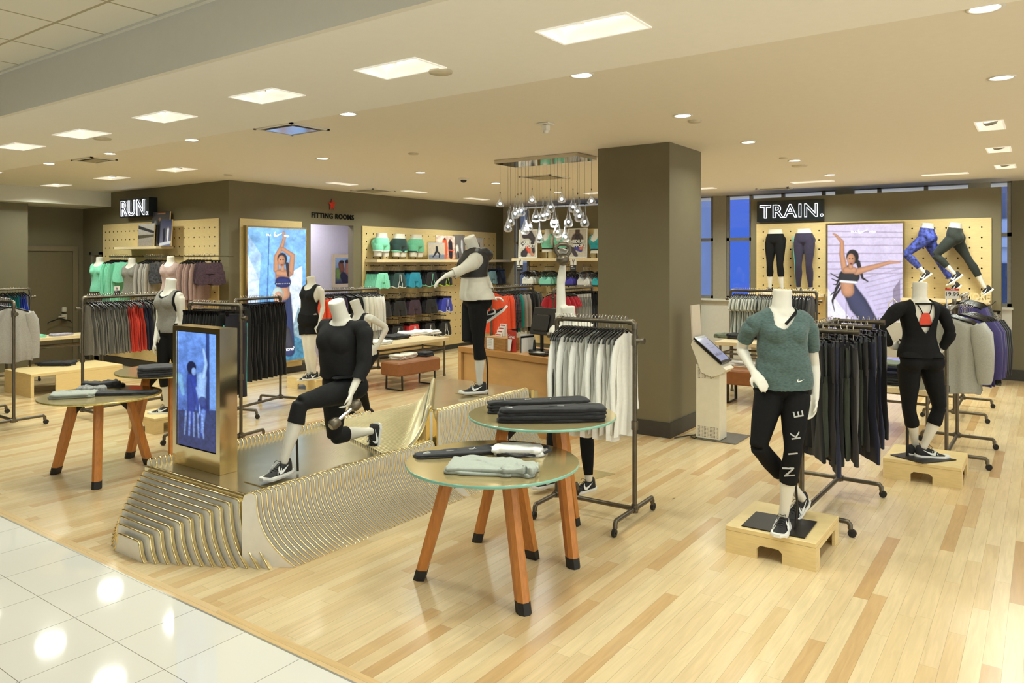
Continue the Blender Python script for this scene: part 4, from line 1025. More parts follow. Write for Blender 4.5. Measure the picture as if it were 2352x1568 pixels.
# M8: black open back sweater seen from behind
J = jj(6.42, neck=(2112, 690), top=(2113, 648), pelvis=(2112, 825), shR=(2162, 712), shL=(2062, 712), elR=(2184, 762, -.06), wrR=(2160, 808, -.02), haR=(2142, 790, .02),
       elL=(2018, 752, -.02), wrL=(2048, 796, .08), haL=(2068, 796, .12), hipR=(2136, 833), hipL=(2088, 833), knR=(2158, 935, -.02), anR=(2122, 1025, .0), knL=(2088, 940, .0), anL=(2102, 1022, .08))
J['top'] = P(2113, 648, 6.44)
t, b = mannequin('headless mannequin seen from behind in a black sweater with a deep open back', J, .009)
lf = b.legs_f(.42, .2); b.garment('leggings', lf, .006, M_blk, t, .002, 14)
bf = b.top_f(.66, .78, None, 0, .2); bf = np.minimum(bf, .06 + .07 * np.clip((.8 - b.T) * 5, 0, 1) - np.abs(b.A)) if False else bf
bb = b.isb('torso') * 1.0
fb = np.where((b.B < 0) & (bb > 0), np.minimum(np.minimum((.80 - b.T), (b.T - .60)) * b.L, .030 + (.8 - b.T) * .14 - np.abs(b.A)), -.1)
b.garment('sports_bra', fb, .006, mat('orange_red_bra', 'e0482c', .6), t, 0)
fb = np.where((b.B < 0) & (bb > 0), np.minimum((.605 - b.T), (b.T - .565)) * b.L, -.1); b.garment('bra_band', fb, .007, M_blk, t, 0)
mb = MB()
for sg in (-1, 1): 
    p0 = b.J['pelvis'] + b.up * (.79 * b.L) + b.lat * sg * .028 - b.fw * .105; p1 = b.J['pelvis'] + b.up * (.95 * b.L) + b.lat * sg * .062 - b.fw * .078; mb.tube([p0, p0.lerp(p1, .5) - b.fw * .008, p1], .0042, 6)
mb.build('strap', M_blk, t)
sf = b.top_f(.03, .95, 1.85, .02, back=0.03)
vv = .075 * np.clip((b.T - .47) / .3, 0, 1.0) ** .75
sf = np.where((b.B < -.01) & (b.isb('torso', 'neck')), np.minimum(sf, np.abs(b.A) - vv - .001 + .05 * np.clip(.47 - b.T, 0, 1) * 8), sf)
off = np.where(b.isb('torso', 't', 'neck'), .016 + .018 * np.clip(1 - abs(b.T - .2) * 3, 0, 1), .016)
b.garment('sweater', sf, off, M_blk, t, .010, 6, .004, 8)
mb = MB(); mb.tube([b.J['pelvis'] + b.up * (.955 * b.L) + b.lat * x - b.fw * (.088 - abs(x) * .1) for x in (-.08, -.04, 0, .04, .08)], .007, 8); mb.build('back_strap', M_blk, t)
shoe(t, J['anR'], RGT * .95 - FWD * .2, side=1); shoe(t, J['anL'], RGT * .9 + FWD * .1)
rod(t, [P(2084, 940, 6.45), P(2084, 1055, 6.45)], .012)
plate(t, [tuple(G(x, y, .172))[:2] for x, y in ((2045, 1045), (2119, 1065), (2197, 1057), (2110, 1036))], .1722, M_dark)
# ---------------------------------------------------------------- wall displays
def pegboard(name, label, O, U, w, z0, z1, N, du, dz, m=M_ply, skip=None):
    """board standing on the wall: O wall point at floor level, U along, N out of the wall"""
    U, N = V(U), V(N); O = V(O) + N * .004; t = thing(name, label, 'wall panel', (0, 0, 0)); mb = MB()
    mb.prism([(0, z0), (w, z0), (w, z1), (0, z1)], O, U, (0, 0, 1), N, .02); mb.build('board', m, t)
    mb = MB(); r = .013
    nx = int((w - .1) / du); x0 = (w - nx * du) / 2; z = z1 - .14
    while z > z0 + .1:
        for i in range(nx + 1):
            x = x0 + i * du
            if skip and skip(x, z): continue
            mb.prism([(x + r * math.cos(a), z + r * math.sin(a)) for a in [q * math.pi / 4 for q in range(8)]], O + N * .0201, U, (0, 0, 1), N, .0006)
        z -= dz
    o = mb.build('peg_holes', M_glossb, t); o['kind'] = 'stuff'; return t
pegboard('pegboard', 'birch pegboard panel of the RUN wall', (6.85, 14.05, 0), (0, -1, 0), 3.60, .15, 2.52, (-1, 0, 0), .142, .145)
pegboard('pegboard', 'long birch pegboard panel behind the shorts right of the fitting rooms', (9.60, 10.22, 0), (1, 0, 0), 4.11, .10, 2.50, (0, -1, 0), .17, .146)
pegboard('pegboard', 'birch pegboard panel behind the sports bras', (13.05, 8.80, 0), (0, -1, 0), 3.4, .15, 2.50, (-1, 0, 0), .17, .146)
pegboard('pegboard', 'birch pegboard panel left of the dancer lightbox under the TRAIN sign', (13.3, 4.15, 0), (0, -1, 0), 1.17, .15, 2.505, (-1, 0, 0), .155, .155)
pegboard('pegboard', 'birch pegboard panel right of the dancer lightbox', (13.3, 1.83, 0), (0, -1, 0), 1.18, .15, 2.505, (-1, 0, 0), .155, .155)
def board(name, label, cat, a, b, m=M_ply, group=None):
    mb = MB(); mb.box(a, b, bev=.003); o = mb.build(name, m); return tag(o, label, cat, group)
mb = MB(); mb.box((6.53, 11.72, 2.055), (6.829, 13.05, 2.095)); o = mb.build('wall_shelf', M_maple); tag(o, 'short maple shelf carrying photo boards on the RUN wall', 'shelf')
mb = MB(); mb.box((9.66, 9.88, 1.835), (14.0 - .05, 10.19, 1.885)); mb.box((11.0, 9.879, 1.834), (11.01, 10.1, 1.886)); o = mb.build('wall_shelf', M_maple); tag(o, 'long maple shelf above the rows of shorts', 'shelf')
mb = MB(); mb.box((12.70, 5.4, 1.86), (13.029, 9.05, 1.915)); o = mb.build('wall_shelf', M_maple); tag(o, 'maple shelf above the sports bras with framed posters', 'shelf')
mb = MB(); mb.box((12.95, 3.0, 1.26), (13.279, 4.2, 1.30)); o = mb.build('wall_shelf', M_maple); tag(o, 'maple shelf under the two standing legging forms', 'shelf')
mb = MB(); mb.box((12.95, .66, 1.23), (13.279, 1.82, 1.28)); o = mb.build('wall_shelf', M_maple); tag(o, 'maple shelf under the running legging forms', 'shelf')
# lightbox in front of the fitting room wall
t = thing('wall_panel', 'plain birch backing panel behind the blue lightbox poster', 'wall panel', (7.04, 10.2, 0)); mb = MB(); mb.box((0, 0, .1), (1.19, .018, 2.52), bev=.003); mb.build('board', M_ply, t)
lx0, lx1 = WY(566, 600, 10.08).x, WY(705, 600, 10.08).x; lz1 = WY(600, 519, 10.08).z; lz0 = WY(703, 826, 10.08).z
t = thing('lightbox_poster', 'tall gold framed lightbox of a dancer with raised arms on blue', 'poster', (lx0, 10.08, lz0)); w, h = lx1 - lx0, lz1 - lz0
def frame_box(t, w, h, U, N, fw=.03, dep=.1, m=M_gold, name='frame'):
    U, N = V(U), V(N); mb = MB()
    for a in ([(0, 0), (w, 0), (w, fw), (0, fw)], [(0, h - fw), (w, h - fw), (w, h), (0, h)], [(0, fw), (fw, fw), (fw, h - fw), (0, h - fw)], [(w - fw, fw), (w, fw), (w, h - fw), (w - fw, h - fw)]):
        mb.prism(a, -N * dep, U, (0, 0, 1), N, dep)
    mb.prism([(fw, fw), (w - fw, fw), (w - fw, h - fw), (fw, h - fw)], -N * dep, U, (0, 0, 1), N, dep * .8)
    return mb.build(name, m, t)
frame_box(t, w, h, (1, 0, 0), (0, -1, 0))
p = Paint(190, 440, '7fb4e6'); p.grad('5f9fd8', '86bdf0'); p.poly([(0, .80), (.18, .62), (.18, .1), (0, .1)], 'e8f4ff', .8); p.poly([(0, .95), (.22, .80), (.18, .55), (.05, .62)], 'cfe6ff', .5)
p.poly([(.70, .66), (.93, .72), (.93, .15), (.72, .2)], 'eef7ff', .85); p.mul(p.noise(8, .55, 4)); p.mul(p.noise(26, .35, 5)); p.poly([(.34, .96), (.36, .96), (.31, .2), (.29, .2)], '3f64a8', .8)
p.poly([(.60, .0), (1, .0), (1, .34), (.86, .40), (.75, .25)], '2f6f78', .7); p.mul(p.noise(34, .6, 8) * (p.x > .55) * (p.y / p.asp < .35))
p.mp = ((0, .335, .375, .50, .61, .67, .70, .77, 1), (0, .475, .515, .50 + .0, .575, .65, .685, .765, 1))
p.mp = ((0, .30, .50, .61, .70, .77, 1), (0, .22, .49, .585, .69, .765, 1))
# dancer
p.limb([(.62, .50), (.63, .40), (.66, .30), (.70, .10)], [.11, .13, .12, .10], '2c3a64'); p.limb([(.56, .50), (.54, .38)], [.12, .12], '2c3a64')
p.limb([(.58, .66), (.58, .58), (.60, .52)], [.13, .11, .11], SK); p.limb([(.55, .62), (.63, .62)], [.10, .10], '25306a')
p.limb([(.47, .70), (.47, .79), (.57, .87)], [.05, .042, .034], SK); p.limb([(.72, .68), (.76, .80), (.58, .85)], [.055, .045, .034], SK); p.limb([(.57, .87), (.61, .93), (.60, .97)], [.034, .026, .022], SK)
p.limb([(.50, .68), (.68, .67)], [.05, .055], SK); p.limb([(.58, .70), (.58, .74)], [.035, .035], SK); p.ell(.575, .775, .085, .11, '2d2a38'); p.ell(.565, .762, .062, .095, 'b98768'); p.ell(.565, .735, .018, .012, '8a2a3a'); p.ell(.545, .77, .014, .009, '2a1c1c'); p.ell(.59, .77, .014, .009, '2a1c1c')
p.limb([(.66, .74), (.68, .66)], [.03, .02], '2d2a38'); p.limb([(.46, .612), (.70, .606)], [.018, .018], '1a2250'); 
for i in range(7): p.ell(.48 + i * .036, .610, .009, .008, 'ffffff')
p.mp = None; p.limb([(.50, .42), (.49, .36)], [.085, .12], 'd2a58c'); p.ell(.50, .508, .095, .12, 'b4c6bf'); p.ell(.505, .475, .078, .125, 'c79c84'); p.ell(.48, .478, .015, .008, '2a1c1c'); p.ell(.53, .478, .015, .008, '2a1c1c'); p.ell(.505, .445, .02, .008, '8a5040'); p.limb([(.62, .22), (.70, .12)], [.10, .07], '3a3c48')
p.blur(1, .12)
lb = link('lightbox_film', p.mesh('lightbox_film', (.025, -.0, .025), (1, 0, 0), (0, 0, 1), w - .05, h - .05, A_light), t); lb.location = (0, -.002, 0)
M_wl = mat('glowing_white_print', 'ffffff', .5, emit=1.3, var=0)
mb = MB(); swoosh(mb, (w * .43, -.004, h * .925), (1, 0, 0), (0, 0, 1), (0, -1, 0), .17); mb.build('swoosh_mark', M_wl, t)
text_obj('poster_lettering', 'FKA', .05, M_wl, t, frame_M((w * .31, -.004, h * .93), (1, 0, 0), (0, 0, 1)), .0005); text_obj('poster_lettering', 'twigs', .05, M_wl, t, frame_M((w * .60, -.004, h * .93), (1, 0, 0), (0, 0, 1)), .0005)
text_obj('poster_slogan', 'in more?', .085, M_wl, t, frame_M((w * .52, -.004, h * .085), (1, 0, 0), (0, 0, 1)), .0005)
# dancer lightbox under TRAIN
ya, yb = WX(1897, 600, 13.2).y, WX(2078, 600, 13.2).y; z1 = WX(1897, 513, 13.2).z; z0 = .10
t = thing('lightbox_poster', 'tall gold framed lightbox of a leaping dancer with braids on lilac', 'poster', (13.19, ya, z0)); w, h = ya - yb, z1 - z0
frame_box(t, w, h, (0, -1, 0), (-1, 0, 0), .035, .09)
p = Paint(220, 420, 'cfc4dc'); p.grad('b9b0d6', 'd6cbe4')
for i, y in enumerate((.96, .92, .86, .80, .74, .69, .65)): p.poly([(0, y), (1, y - .02 + i * .006), (1, y - .028 + i * .006), (0, y - .010)], '8f7f92', .55)
for i in range(9): p.poly([(.45 + i * .03, .62 - i * .03), (1, .70 - i * .035), (1, .69 - i * .035), (.45 + i * .03, .612 - i * .03)], '9d8fa6', .5)
p.poly([(.86, .15), (.97, .1), (.97, .62), (.88, .55)], '6a5a6c', .7); p.poly([(0, .55), (.1, .48), (.55, .18), (.5, .12), (0, .35)], 'eceaf6', .8); p.poly([(0, .0), (1, .0), (1, .20), (0, .26)], '8f8fc8', .7)
p.poly([(.25, .2), (.27, .2), (.27, .45), (.25, .45)], '7f6f86', .5); p.mul(p.noise(10, .15, 3)); p.mul(p.noise(40, .12, 9))
p.mp = ((0, .42, .51, .635, .80, 1), (.09, .535, .635, .772, .925, 1.08))
[p.limb([(.33, .60), (.24 - .02 * (i % 3), .545 - .012 * i), (.15 - .012 * i, .50 - .022 * i), (.04 + .02 * (i % 4), .53 - .036 * i)], [.016, .012, .010, .005], '231d24') for i in range(8)]; p.limb([(.42, .60), (.48, .50), (.55, .48)], [.03, .016, .008], '231d24')
p.limb([(.30, .43), (.42, .33), (.58, .22), (.70, .12), (.80, .03)], [.10, .13, .10, .075, .06], '3c3f5c'); p.limb([(.30, .52), (.27, .46), (.28, .42)], [.10, .09, .09], SK)
p.limb([(.24, .51), (.36, .51)], [.085, .085], '26262e'); p.limb([(.19, .478), (.39, .472)], [.016, .016], 'e8e8ee'); p.limb([(.24, .55), (.20, .65), (.20, .75), (.12, .80)], [.045, .036, .028, .016], SK); p.limb([(.12, .80), (.08, .815)], [.018, .01], SK)
p.limb([(.40, .54), (.62, .57), (.84, .60), (.96, .60)], [.045, .034, .022, .012], SK); p.limb([(.26, .55), (.36, .55)], [.045, .045], SK); p.limb([(.32, .57), (.32, .60)], [.032, .032], SK)
p.ell(.345, .635, .085, .10, '231d24'); p.ell(.325, .618, .055, .078, 'b98768'); p.ell(.325, .592, .016, .01, '7a2a34'); p.ell(.305, .622, .012, .007, '241616'); p.ell(.345, .622, .012, .007, '241616')
p.blur(1, .10)
link('lightbox_film', p.mesh('lightbox_film', (-.002, -.03, .03), (0, -1, 0), (0, 0, 1), w - .06, h - .06, A_light), t)
mb = MB(); swoosh(mb, (-.004, -w * .42, h * .925), (0, -1, 0), (0, 0, 1), (-1, 0, 0), .15); mb.build('swoosh_mark', M_wl, t)
text_obj('poster_lettering', 'FKA', .05, M_wl, t, frame_M((-.004, -w * .33, h * .93), (0, -1, 0), (0, 0, 1)), .0005); text_obj('poster_lettering', 'twigs', .05, M_wl, t, frame_M((-.004, -w * .56, h * .93), (0, -1, 0), (0, 0, 1)), .0005)
text_obj('poster_slogan', 'believe in more?', .075, M_wl, t, frame_M((-.004, -w * .28, h * .125), (0, -1, 0), (0, 0, 1)), .0005)
board('wall_panel', 'birch strip above the dancer lightbox', 'wall panel', (13.27, 1.83, 2.43), (13.30, 2.98, 2.505))
# neon signs
def neon(label, body, O, U, size, bw, bh, dep, N, sp=1.0):
    t = thing('neon_sign', label, 'sign', O); U, N = V(U), V(N); mb = MB()
    mb.prism([(0, 0), (bw, 0), (bw, bh), (0, bh)], (0, 0, 0), U, (0, 0, 1), N, dep); mb.build('sign_box', mat('sign_box_black', '20272a', .18), t)
    text_obj('neon_letters', body, size, mat('neon_tube', 'f4f6ff', .5, emit=3.5, var=0), t, frame_M(N * (dep + .015) + U * bw * .05 + V((0, 0, bh * .5 - size * .36)), U, (0, 0, 1)), outline=.0040, offset=.003, space=sp)
    return t
y0, y1 = WX(1741, 480, 13.28).y, WX(1893, 480, 13.28).y; zb, zt = WX(1741, 510, 13.28).z, WX(1741, 466, 13.28).z
neon('white outlined neon sign reading TRAIN. on a black box', 'TRAIN.', (13.299, y0, zb), (0, -1, 0), .315, y0 - y1, zt - zb + .02, .08, (-1, 0, 0), 1.10)
y0, y1 = WX(265, 480, 6.7).y, WX(331, 480, 6.7).y; zb, zt = WX(300, 498, 6.7).z, WX(300, 456, 6.7).z
neon('white outlined neon sign reading RUN. on a black box', 'RUN.', (6.849, y0 - .15, zb), (0, -1, 0), .37, y0 - y1, zt - zb, .15, (-1, 0, 0), 1.10)
# fitting rooms lettering
t = thing('wall_lettering', 'black raised lettering reading FITTING ROOMS under a red star', 'lettering', (0, 0, 0)); x0, x1 = WY(716, 490, 10.2).x, WY(813, 490, 10.2).x; z = WY(716, 499, 10.2).z
me = text_obj('l', 'FITTING ROOMS', .125, M_blk, None, Matrix.Identity(4), .006, offset=.002, space=1.1); xs = [v.co.x for v in me.vertices]; k = (x1 - x0) / (max(xs) - min(xs)); me.transform(Matrix.Diagonal((k, 1, 1, 1))); me.transform(frame_M((x0, 10.21, z), (1, 0, 0), (0, 0, 1))); link('letters', me, t)
c = WY(763, 470, 10.2); mb = MB(); pts = [(( .09 if i % 2 == 0 else .037) * math.sin(i * math.pi / 5), (.11 if i % 2 == 0 else .045) * math.cos(i * math.pi / 5)) for i in range(10)]
mb.prism(pts, (c.x, 10.21, c.z), (1, 0, 0), (0, 0, 1), (0, -1, 0), .015); mb.build('star', mat('red_star', 'd2341f', .5), t)
# 'MORE' standing letters
def standing(label, body, size, O, U, N, m):
    me = text_obj('l', body, size, m, None, Matrix.Identity(4), .018, offset=.004, space=1.1); xs = [v.co.x for v in me.vertices]; me.transform(Matrix.Diagonal((U / (max(xs) - min(xs)), 1, 1, 1))); U = (0, -1, 0); me.transform(frame_M(O, U, (0, 0, 1)))
    o = link('standing_letters', me); return tag(o, label, 'lettering')
M_lt = mat('pale_wood_letters', 'e2cf9a', .5)
standing('pale wooden letters TRAIN MORE standing on the left TRAIN shelf', 'TRAIN MORE', .125, (12.97, WX(1790, 664, 12.97).y, 1.302), WX(1790, 664, 12.97).y - WX(1885, 664, 12.97).y, None, M_lt)
standing('pale wooden letters MORE standing on the right TRAIN shelf', 'MORE', .14, (12.97, WX(2217, 684, 12.97).y, 1.282), WX(2217, 684, 12.97).y - WX(2274, 684, 12.97).y, None, M_lt)
# photo boards
def photo(name, label, O, U, N, w, h, paint, lean=.06, dep=.02, m=A_print, fr=None, group=None, frw=.0):
    U, N = V(U), V(N); Wv = (V((0, 0, 1)) - N * lean).normalized(); N2 = U.cross(Wv); N2 = N2 if N2.dot(N) > 0 else -N2
    t = thing(name, label, 'picture', O, 0, group); mb = MB()
    mb.prism([(0, 0), (w, 0), (w, h), (0, h)], N2 * -dep, U, Wv, N2, dep); mb.build('frame' if fr else 'backing', fr or M_ply, t)
    link('print', paint.mesh('print', N2 * .001 + U * frw + Wv * frw, U, Wv, w - 2 * frw, h - 2 * frw, m), t)
    return t
def pic(kind, w=70, h=90):
    p = Paint(w, h, 'cfc6bb')
    if kind == 'bridge': p.grad('8d8378', 'd5d2d0'); p.poly([(0, .78), (1, .55), (1, .66), (0, .92)], '2d2c33'); p.poly([(0, .34), (1, .42), (1, .52), (0, .50)], '57503f'); p.poly([(0, 0), (1, 0), (1, .28), (0, .24)], 'a59b90')
    if kind == 'tall': p.grad('6c625e', '3a3a42'); p.limb([(.45, .70), (.5, .45), (.45, .12)], [.13, .14, .07], '1b1b22'); p.ell(.45, .78, .07, .07, '8a6a55'); p.limb([(.2, .7), (.22, .3)], [.07, .05], '8f8f98'); p.poly([(.3, .93), (.75, .93), (.75, .955), (.3, .955)], 'd98a4a')
    if kind == 'dusk': p.grad('6a6a84', '2b3050'); p.limb([(.35, .6), (.38, .35), (.35, .15)], [.10, .10, .05], '15151c'); p.limb([(.7, .62), (.68, .35), (.72, .15)], [.09, .10, .04], 'c9c4c8'); p.ell(.7, .70, .05, .05, '9a7560'); p.poly([(0, 0), (1, .1), (1, .2), (0, .12)], 'c8c8d4')
    if kind == 'runner': p.grad('9aa0ae', 'b9b4b0'); p.poly([(0, .3), (1, .35), (1, .9), (0, .9)], 'c5b7a4'); p.poly([(0, 0), (1, 0), (1, .28), (0, .25)], '7c8294'); p.limb([(.5, .75), (.5, .5), (.35, .28), (.25, .15)], [.06, .08, .05, .03], '22222c'); p.limb([(.5, .5), (.66, .32), (.62, .12)], [.06, .05, .03], '22222c')
    if kind == 'orange': p.grad('c98a6a', 'e6cfc4'); p.mul(p.noise(7, .8, 2)); p.limb([(.45, .78), (.45, .5), (.42, .1)], [.12, .15, .09], 'e2542c'); p.ell(.46, .86, .06, .07, '5a3a2c'); p.limb([(.75, .72), (.75, .48), (.75, .1)], [.11, .12, .09], '2a2228'); p.ell(.74, .80, .06, .07, '5a3a2c'); p.limb([(.66, .4), (.9, .38)], [.03, .03], 'e2542c')
    if kind == 'grey': p.grad('6b6460', '7c7470'); p.limb([(.3, .5), (.32, .35)], [.13, .12], 'd9d6d0'); p.limb([(.72, .75), (.7, .5), (.72, .3)], [.08, .10, .06], 'c9c9cf'); p.limb([(.35, .3), (.4, .1)], [.06, .04], '2a2a33')
    if kind == 'light': p.grad('d9d2c4', 'cfc7ba'); p.limb([(.3, .8), (.6, .85), (.8, .7), (.78, .5)], [.14, .2, .14, .1], '3a3136'); p.limb([(.2, .5), (.3, .55)], [.1, .1], '43383d'); p.limb([(.3, .12), (.45, .28)], [.2, .12], '3a343c'); p.limb([(.5, .38), (.6, .22)], [.13, .10], 'e0533c'); p.limb([(.72, .34), (.8, .12)], [.14, .12], 'c58f78'); p.limb([(.8, .4), (.86, .2)], [.1, .08], '3a2f36')
    if kind == 'medium': p.grad('d6cfc1', 'cdc5b8'); p.limb([(.5, .62), (.5, .45)], [.34, .22], '5b4a44'); p.limb([(.5, .95), (.5, .82)], [.13, .12], '4a3c38'); p.limb([(.5, .72), (.5, .6)], [.12, .22], '3c3438'); p.limb([(.2, .3), (.45, .05)], [.12, .10], '4b3f4a'); p.limb([(.45, .33), (.7, .25)], [.12, .1], '4a4a9a'); p.limb([(.7, .32), (.8, .4)], [.1, .08], 'd0796a')
    if kind == 'pair': p.grad('2a2c44', '9fc0e0'); p.limb([(.35, .75), (.4, .55)], [.16, .17], '7a4a36'); p.limb([(.8, .72), (.78, .5)], [.18, .18], 'a8735a'); p.ell(.4, .84, .15, .08, '1c1414'); p.ell(.75, .85, .15, .09, '1c1414'); p.limb([(.15, .5), (.2, .3)], [.14, .18], '6f8a4a'); p.limb([(.5, .3), (.7, .1)], [.2, .25], '20203a')
    if kind == 'tag': p = Paint(w, h, 'e2ded4'); p.poly([(0, 0), (1, 0), (1, .5), (0, .5)], '2c2a2c'); p.limb([(.35, .9), (.5, .7), (.5, .56)], [.05, .07, .06], '5a4a44'); p.limb([(.65, .9), (.5, .7)], [.05, .06], '5a4a44'); p.poly([(.12, .36), (.5, .36), (.5, .42), (.12, .42)], 'e8e8e8'); p.poly([(.12, .22), (.8, .22), (.8, .26), (.12, .26)], 'b8b8b8')
    if kind != 'tag': p.blur(1, .25)
    return p
NX = (-1, 0, 0)
def ph_x(label, kind, x0, x1, y0, y1, X, name='photo_board', **k):
    a, b_ = WX(x0, y1, X), WX(x1, y1, X); zt_ = k.pop('zt', None) or WX((x0 + x1) / 2, y0, X).z; zb_ = k.pop('zb', a.z)
    return photo(name, label, (X, a.y, zb_), (0, -1, 0), NX, a.y - b_.y, zt_ - zb_, pic(kind), **k)
ph_x('photo board of a bridge over bare trees, left of three on the RUN shelf', 'bridge', 316, 352, 513, 566, 6.68, zb=2.097, group='photo boards on the RUN shelf')
ph_x('tall dark photo board of a standing runner, tallest on the RUN shelf', 'tall', 346, 386, 486, 566, 6.74, zb=2.097, group='photo boards on the RUN shelf')
ph_x('blue dusk photo board of two runners, frontmost on the RUN shelf', 'dusk', 366, 392, 504, 566, 6.60, zb=2.097, group='photo boards on the RUN shelf')
NY = (0, -1, 0)
def ph_y(label, kind, x0, x1, y0, y1, Y, zb=None, name='photo_board', **k):
    a, b_ = WY(x0, y1, Y), WY(x1, y1, Y); zt_ = WY((x0 + x1) / 2, y0, Y).z; zb = zb or a.z
    return photo(name, label, (a.x, Y, zb), (1, 0, 0), NY, b_.x - a.x, zt_ - zb, pic(kind), **k)
ph_y('small photo board of a running woman at the left of the shorts shelf group', 'runner', 985, 1023, 557, 590, 9.93, 1.887, group='photo boards on the shorts shelf')
ph_y('photo board of two runners in orange on the shorts shelf', 'orange', 1004, 1046, 541, 591, 10.0, 1.887, group='photo boards on the shorts shelf')
ph_y('dark photo board of exercising figures on the shorts shelf', 'grey', 1043, 1070, 539, 592, 10.06, 1.887, group='photo boards on the shorts shelf')
ph_y('white photo board mostly hidden behind the windbreaker mannequin', 'runner', 1092, 1112, 546, 592, 10.03, 1.887, group='photo boards on the shorts shelf')
M_fw = mat('white_frame', 'f1efe8', .4)
t = ph_x('white framed poster reading LIGHT SUPPORT', 'light', 1190, 1233, 527, 592, 12.85, 'framed_poster', zb=1.917, fr=M_fw, frw=.025, lean=.04, group='framed posters above the sports bras')
def lett(t, body, sz, x, z): text_obj('poster_lettering', body, sz, M_wht, t, frame_M((-.006 - z * -.04, -x, z), (0, -1, 0), (0, 0, 1)), .002, offset=.004)
lett(t, 'LIGHT', .085, .09, .30); lett(t, 'SUPPORT', .085, .055, .22)
t = ph_x('white framed poster reading MEDIUM SUPPORT', 'medium', 1303, 1348, 524, 592, 12.85, 'framed_poster', zb=1.917, fr=M_fw, frw=.025, lean=.04, group='framed posters above the sports bras')
lett(t, 'MEDIUM', .085, .07, .30); lett(t, 'SUPPORT', .085, .06, .22)
ph_y('gold framed picture of a couple inside the fitting room corridor', 'pair', 764, 812, 584, 660, 11.56, name='framed_picture', fr=M_gold2, frw=.07, lean=0, dep=.03)
for i, (x, lb) in enumerate(((1187, 'small tag card hanging left of the white bras'), (1310, 'small tag card hanging left of the silver bras'))):
    ph_x(lb, 'tag', x, x + 14, 602, 622, 12.699, 'tag_card', zt=1.90, lean=0, dep=.003, group='tag cards at the bra shelf')
# ---------------------------------------------------------------- chandelier
CP = (7.42, 7.87, 4.36, 5.55)
ch = thing('glass_drop_chandelier', 'mirrored ceiling plate with a cluster of hanging clear glass drop lamps', 'chandelier', (7.64, 4.95, 3.10))
mb = MB(); mb.box((CP[0] - 7.64, CP[2] - 4.95, -.045), (CP[1] - 7.64, CP[3] - 4.95, -.0005), 0)
mb.build('ceiling_plate', mat('mirror_steel', 'cfcac0', .06, 1, var=.02), ch)
gg = bpy.data.materials.new('clear_glass'); gg.use_nodes = True; bb_ = gg.node_tree.nodes['Principled BSDF']
g = NG(gg); gt = g.n('ShaderNodeBsdfTransparent'); gt.inputs[0].default_value = (.93, .96, .96, 1); ggl = g.n('ShaderNodeBsdfGlossy'); ggl.inputs['Roughness'].default_value = .02
lw = g.n('ShaderNodeLayerWeight'); lw.inputs[0].default_value = .5; nzz = g.n('ShaderNodeTexNoise'); nzz.inputs['Scale'].default_value = 22; bpp = g.n('ShaderNodeBump'); bpp.inputs['Strength'].default_value = .35; bpp.inputs['Distance'].default_value = .02
g.lk(nzz.outputs['Fac'], bpp.inputs['Height']); g.lk(bpp.outputs[0], ggl.inputs['Normal']); ms = g.n('ShaderNodeMixShader'); g.lk(lw.outputs['Facing'], ms.inputs[0]); g.lk(gt.outputs[0], ms.inputs[1]); g.lk(ggl.outputs[0], ms.inputs[2]); g.lk(ms.outputs[0], gg.node_tree.nodes['Material Output'].inputs[0])
gg.node_tree.nodes.remove(bb_)
def dropm(L_):
    mb = MB(); pr = [(.005, 0), (.008, -.01), (.009, -L_ * .25), (.016, -L_ * .42), (.030, -L_ * .58), (.045, -L_ * .72), (.0515, -L_ * .83), (.047, -L_ * .92), (.030, -L_ * .985), (.0, -L_)]
    mb.lathe([(a * 1.08, z) for a, z in pr], (0, 0, 0), 20); return mb.mesh('glass_drop', gg)
DM = {'s': dropm(.17), 'l': dropm(.27)}
mb = MB(); mb.ball((0, 0, 0), .017, 10); bulb = mb.mesh('bulb', mat('bulb_glow', 'f4f8ff', .5, emit=9, var=0))
drops = [(232, 660, 's'), (318, 915, 'l'), (345, 850, 'l'), (395, 770, 'l'), (425, 745, 'l'), (462, 740, 'l'), (505, 940, 'l'), (543, 905, 'l'), (580, 620, 's'), (622, 805, 'l'), (660, 1035, 'l'), (700, 790, 'l'), (742, 780, 'l'), (780, 700, 'l'),
         (823, 865, 'l'), (858, 970, 'l'), (903, 610, 's'), (945, 1025, 'l'), (978, 860, 'l'), (1027, 700, 'l'), (1078, 745, 'l'), (1095, 800, 'l'), (1155, 860, 'l'), (1228, 630, 's')]
rd = random.Random(3)
for i, (zx, zy, kd) in enumerate(drops):
    px, py = 1100 + zx / 4.75, 330 + zy / 4.75
    fr_ = (rd.random() * .8 + .1); X = CP[0] + (CP[1] - CP[0]) * fr_
    q = WX(px, py, X)
    if q.y > CP[3] - .02: q = WY(px, py, CP[3] - .04)
    if q.y < CP[2] + .02: q = WY(px, py, CP[2] + .04)
    q.x = min(max(q.x, CP[0] + .02), CP[1] - .02) if False else q.x
    L_ = .17 if kd == 's' else .27; o = V((q.x - 7.64, q.y - 4.95, q.z - 3.10)); topz = o.z + L_ * .78
    dd = link('glass_drop', DM[kd], ch, (o.x, o.y, topz))
    link('bulb', bulb, dd, (0, 0, -L_ * .74))
    mb = MB(); mb.cyl((0, 0, 0), (0, 0, -.045 - topz), .0016, n=5); mb.cyl((0, 0, 0), (0, 0, .02), .006, n=8); mb.build('cord', M_pipe, dd)
lamp('chandelier_glow', (7.64, 4.95, 2.35), 8, .5, (.95, .98, 1), 180)
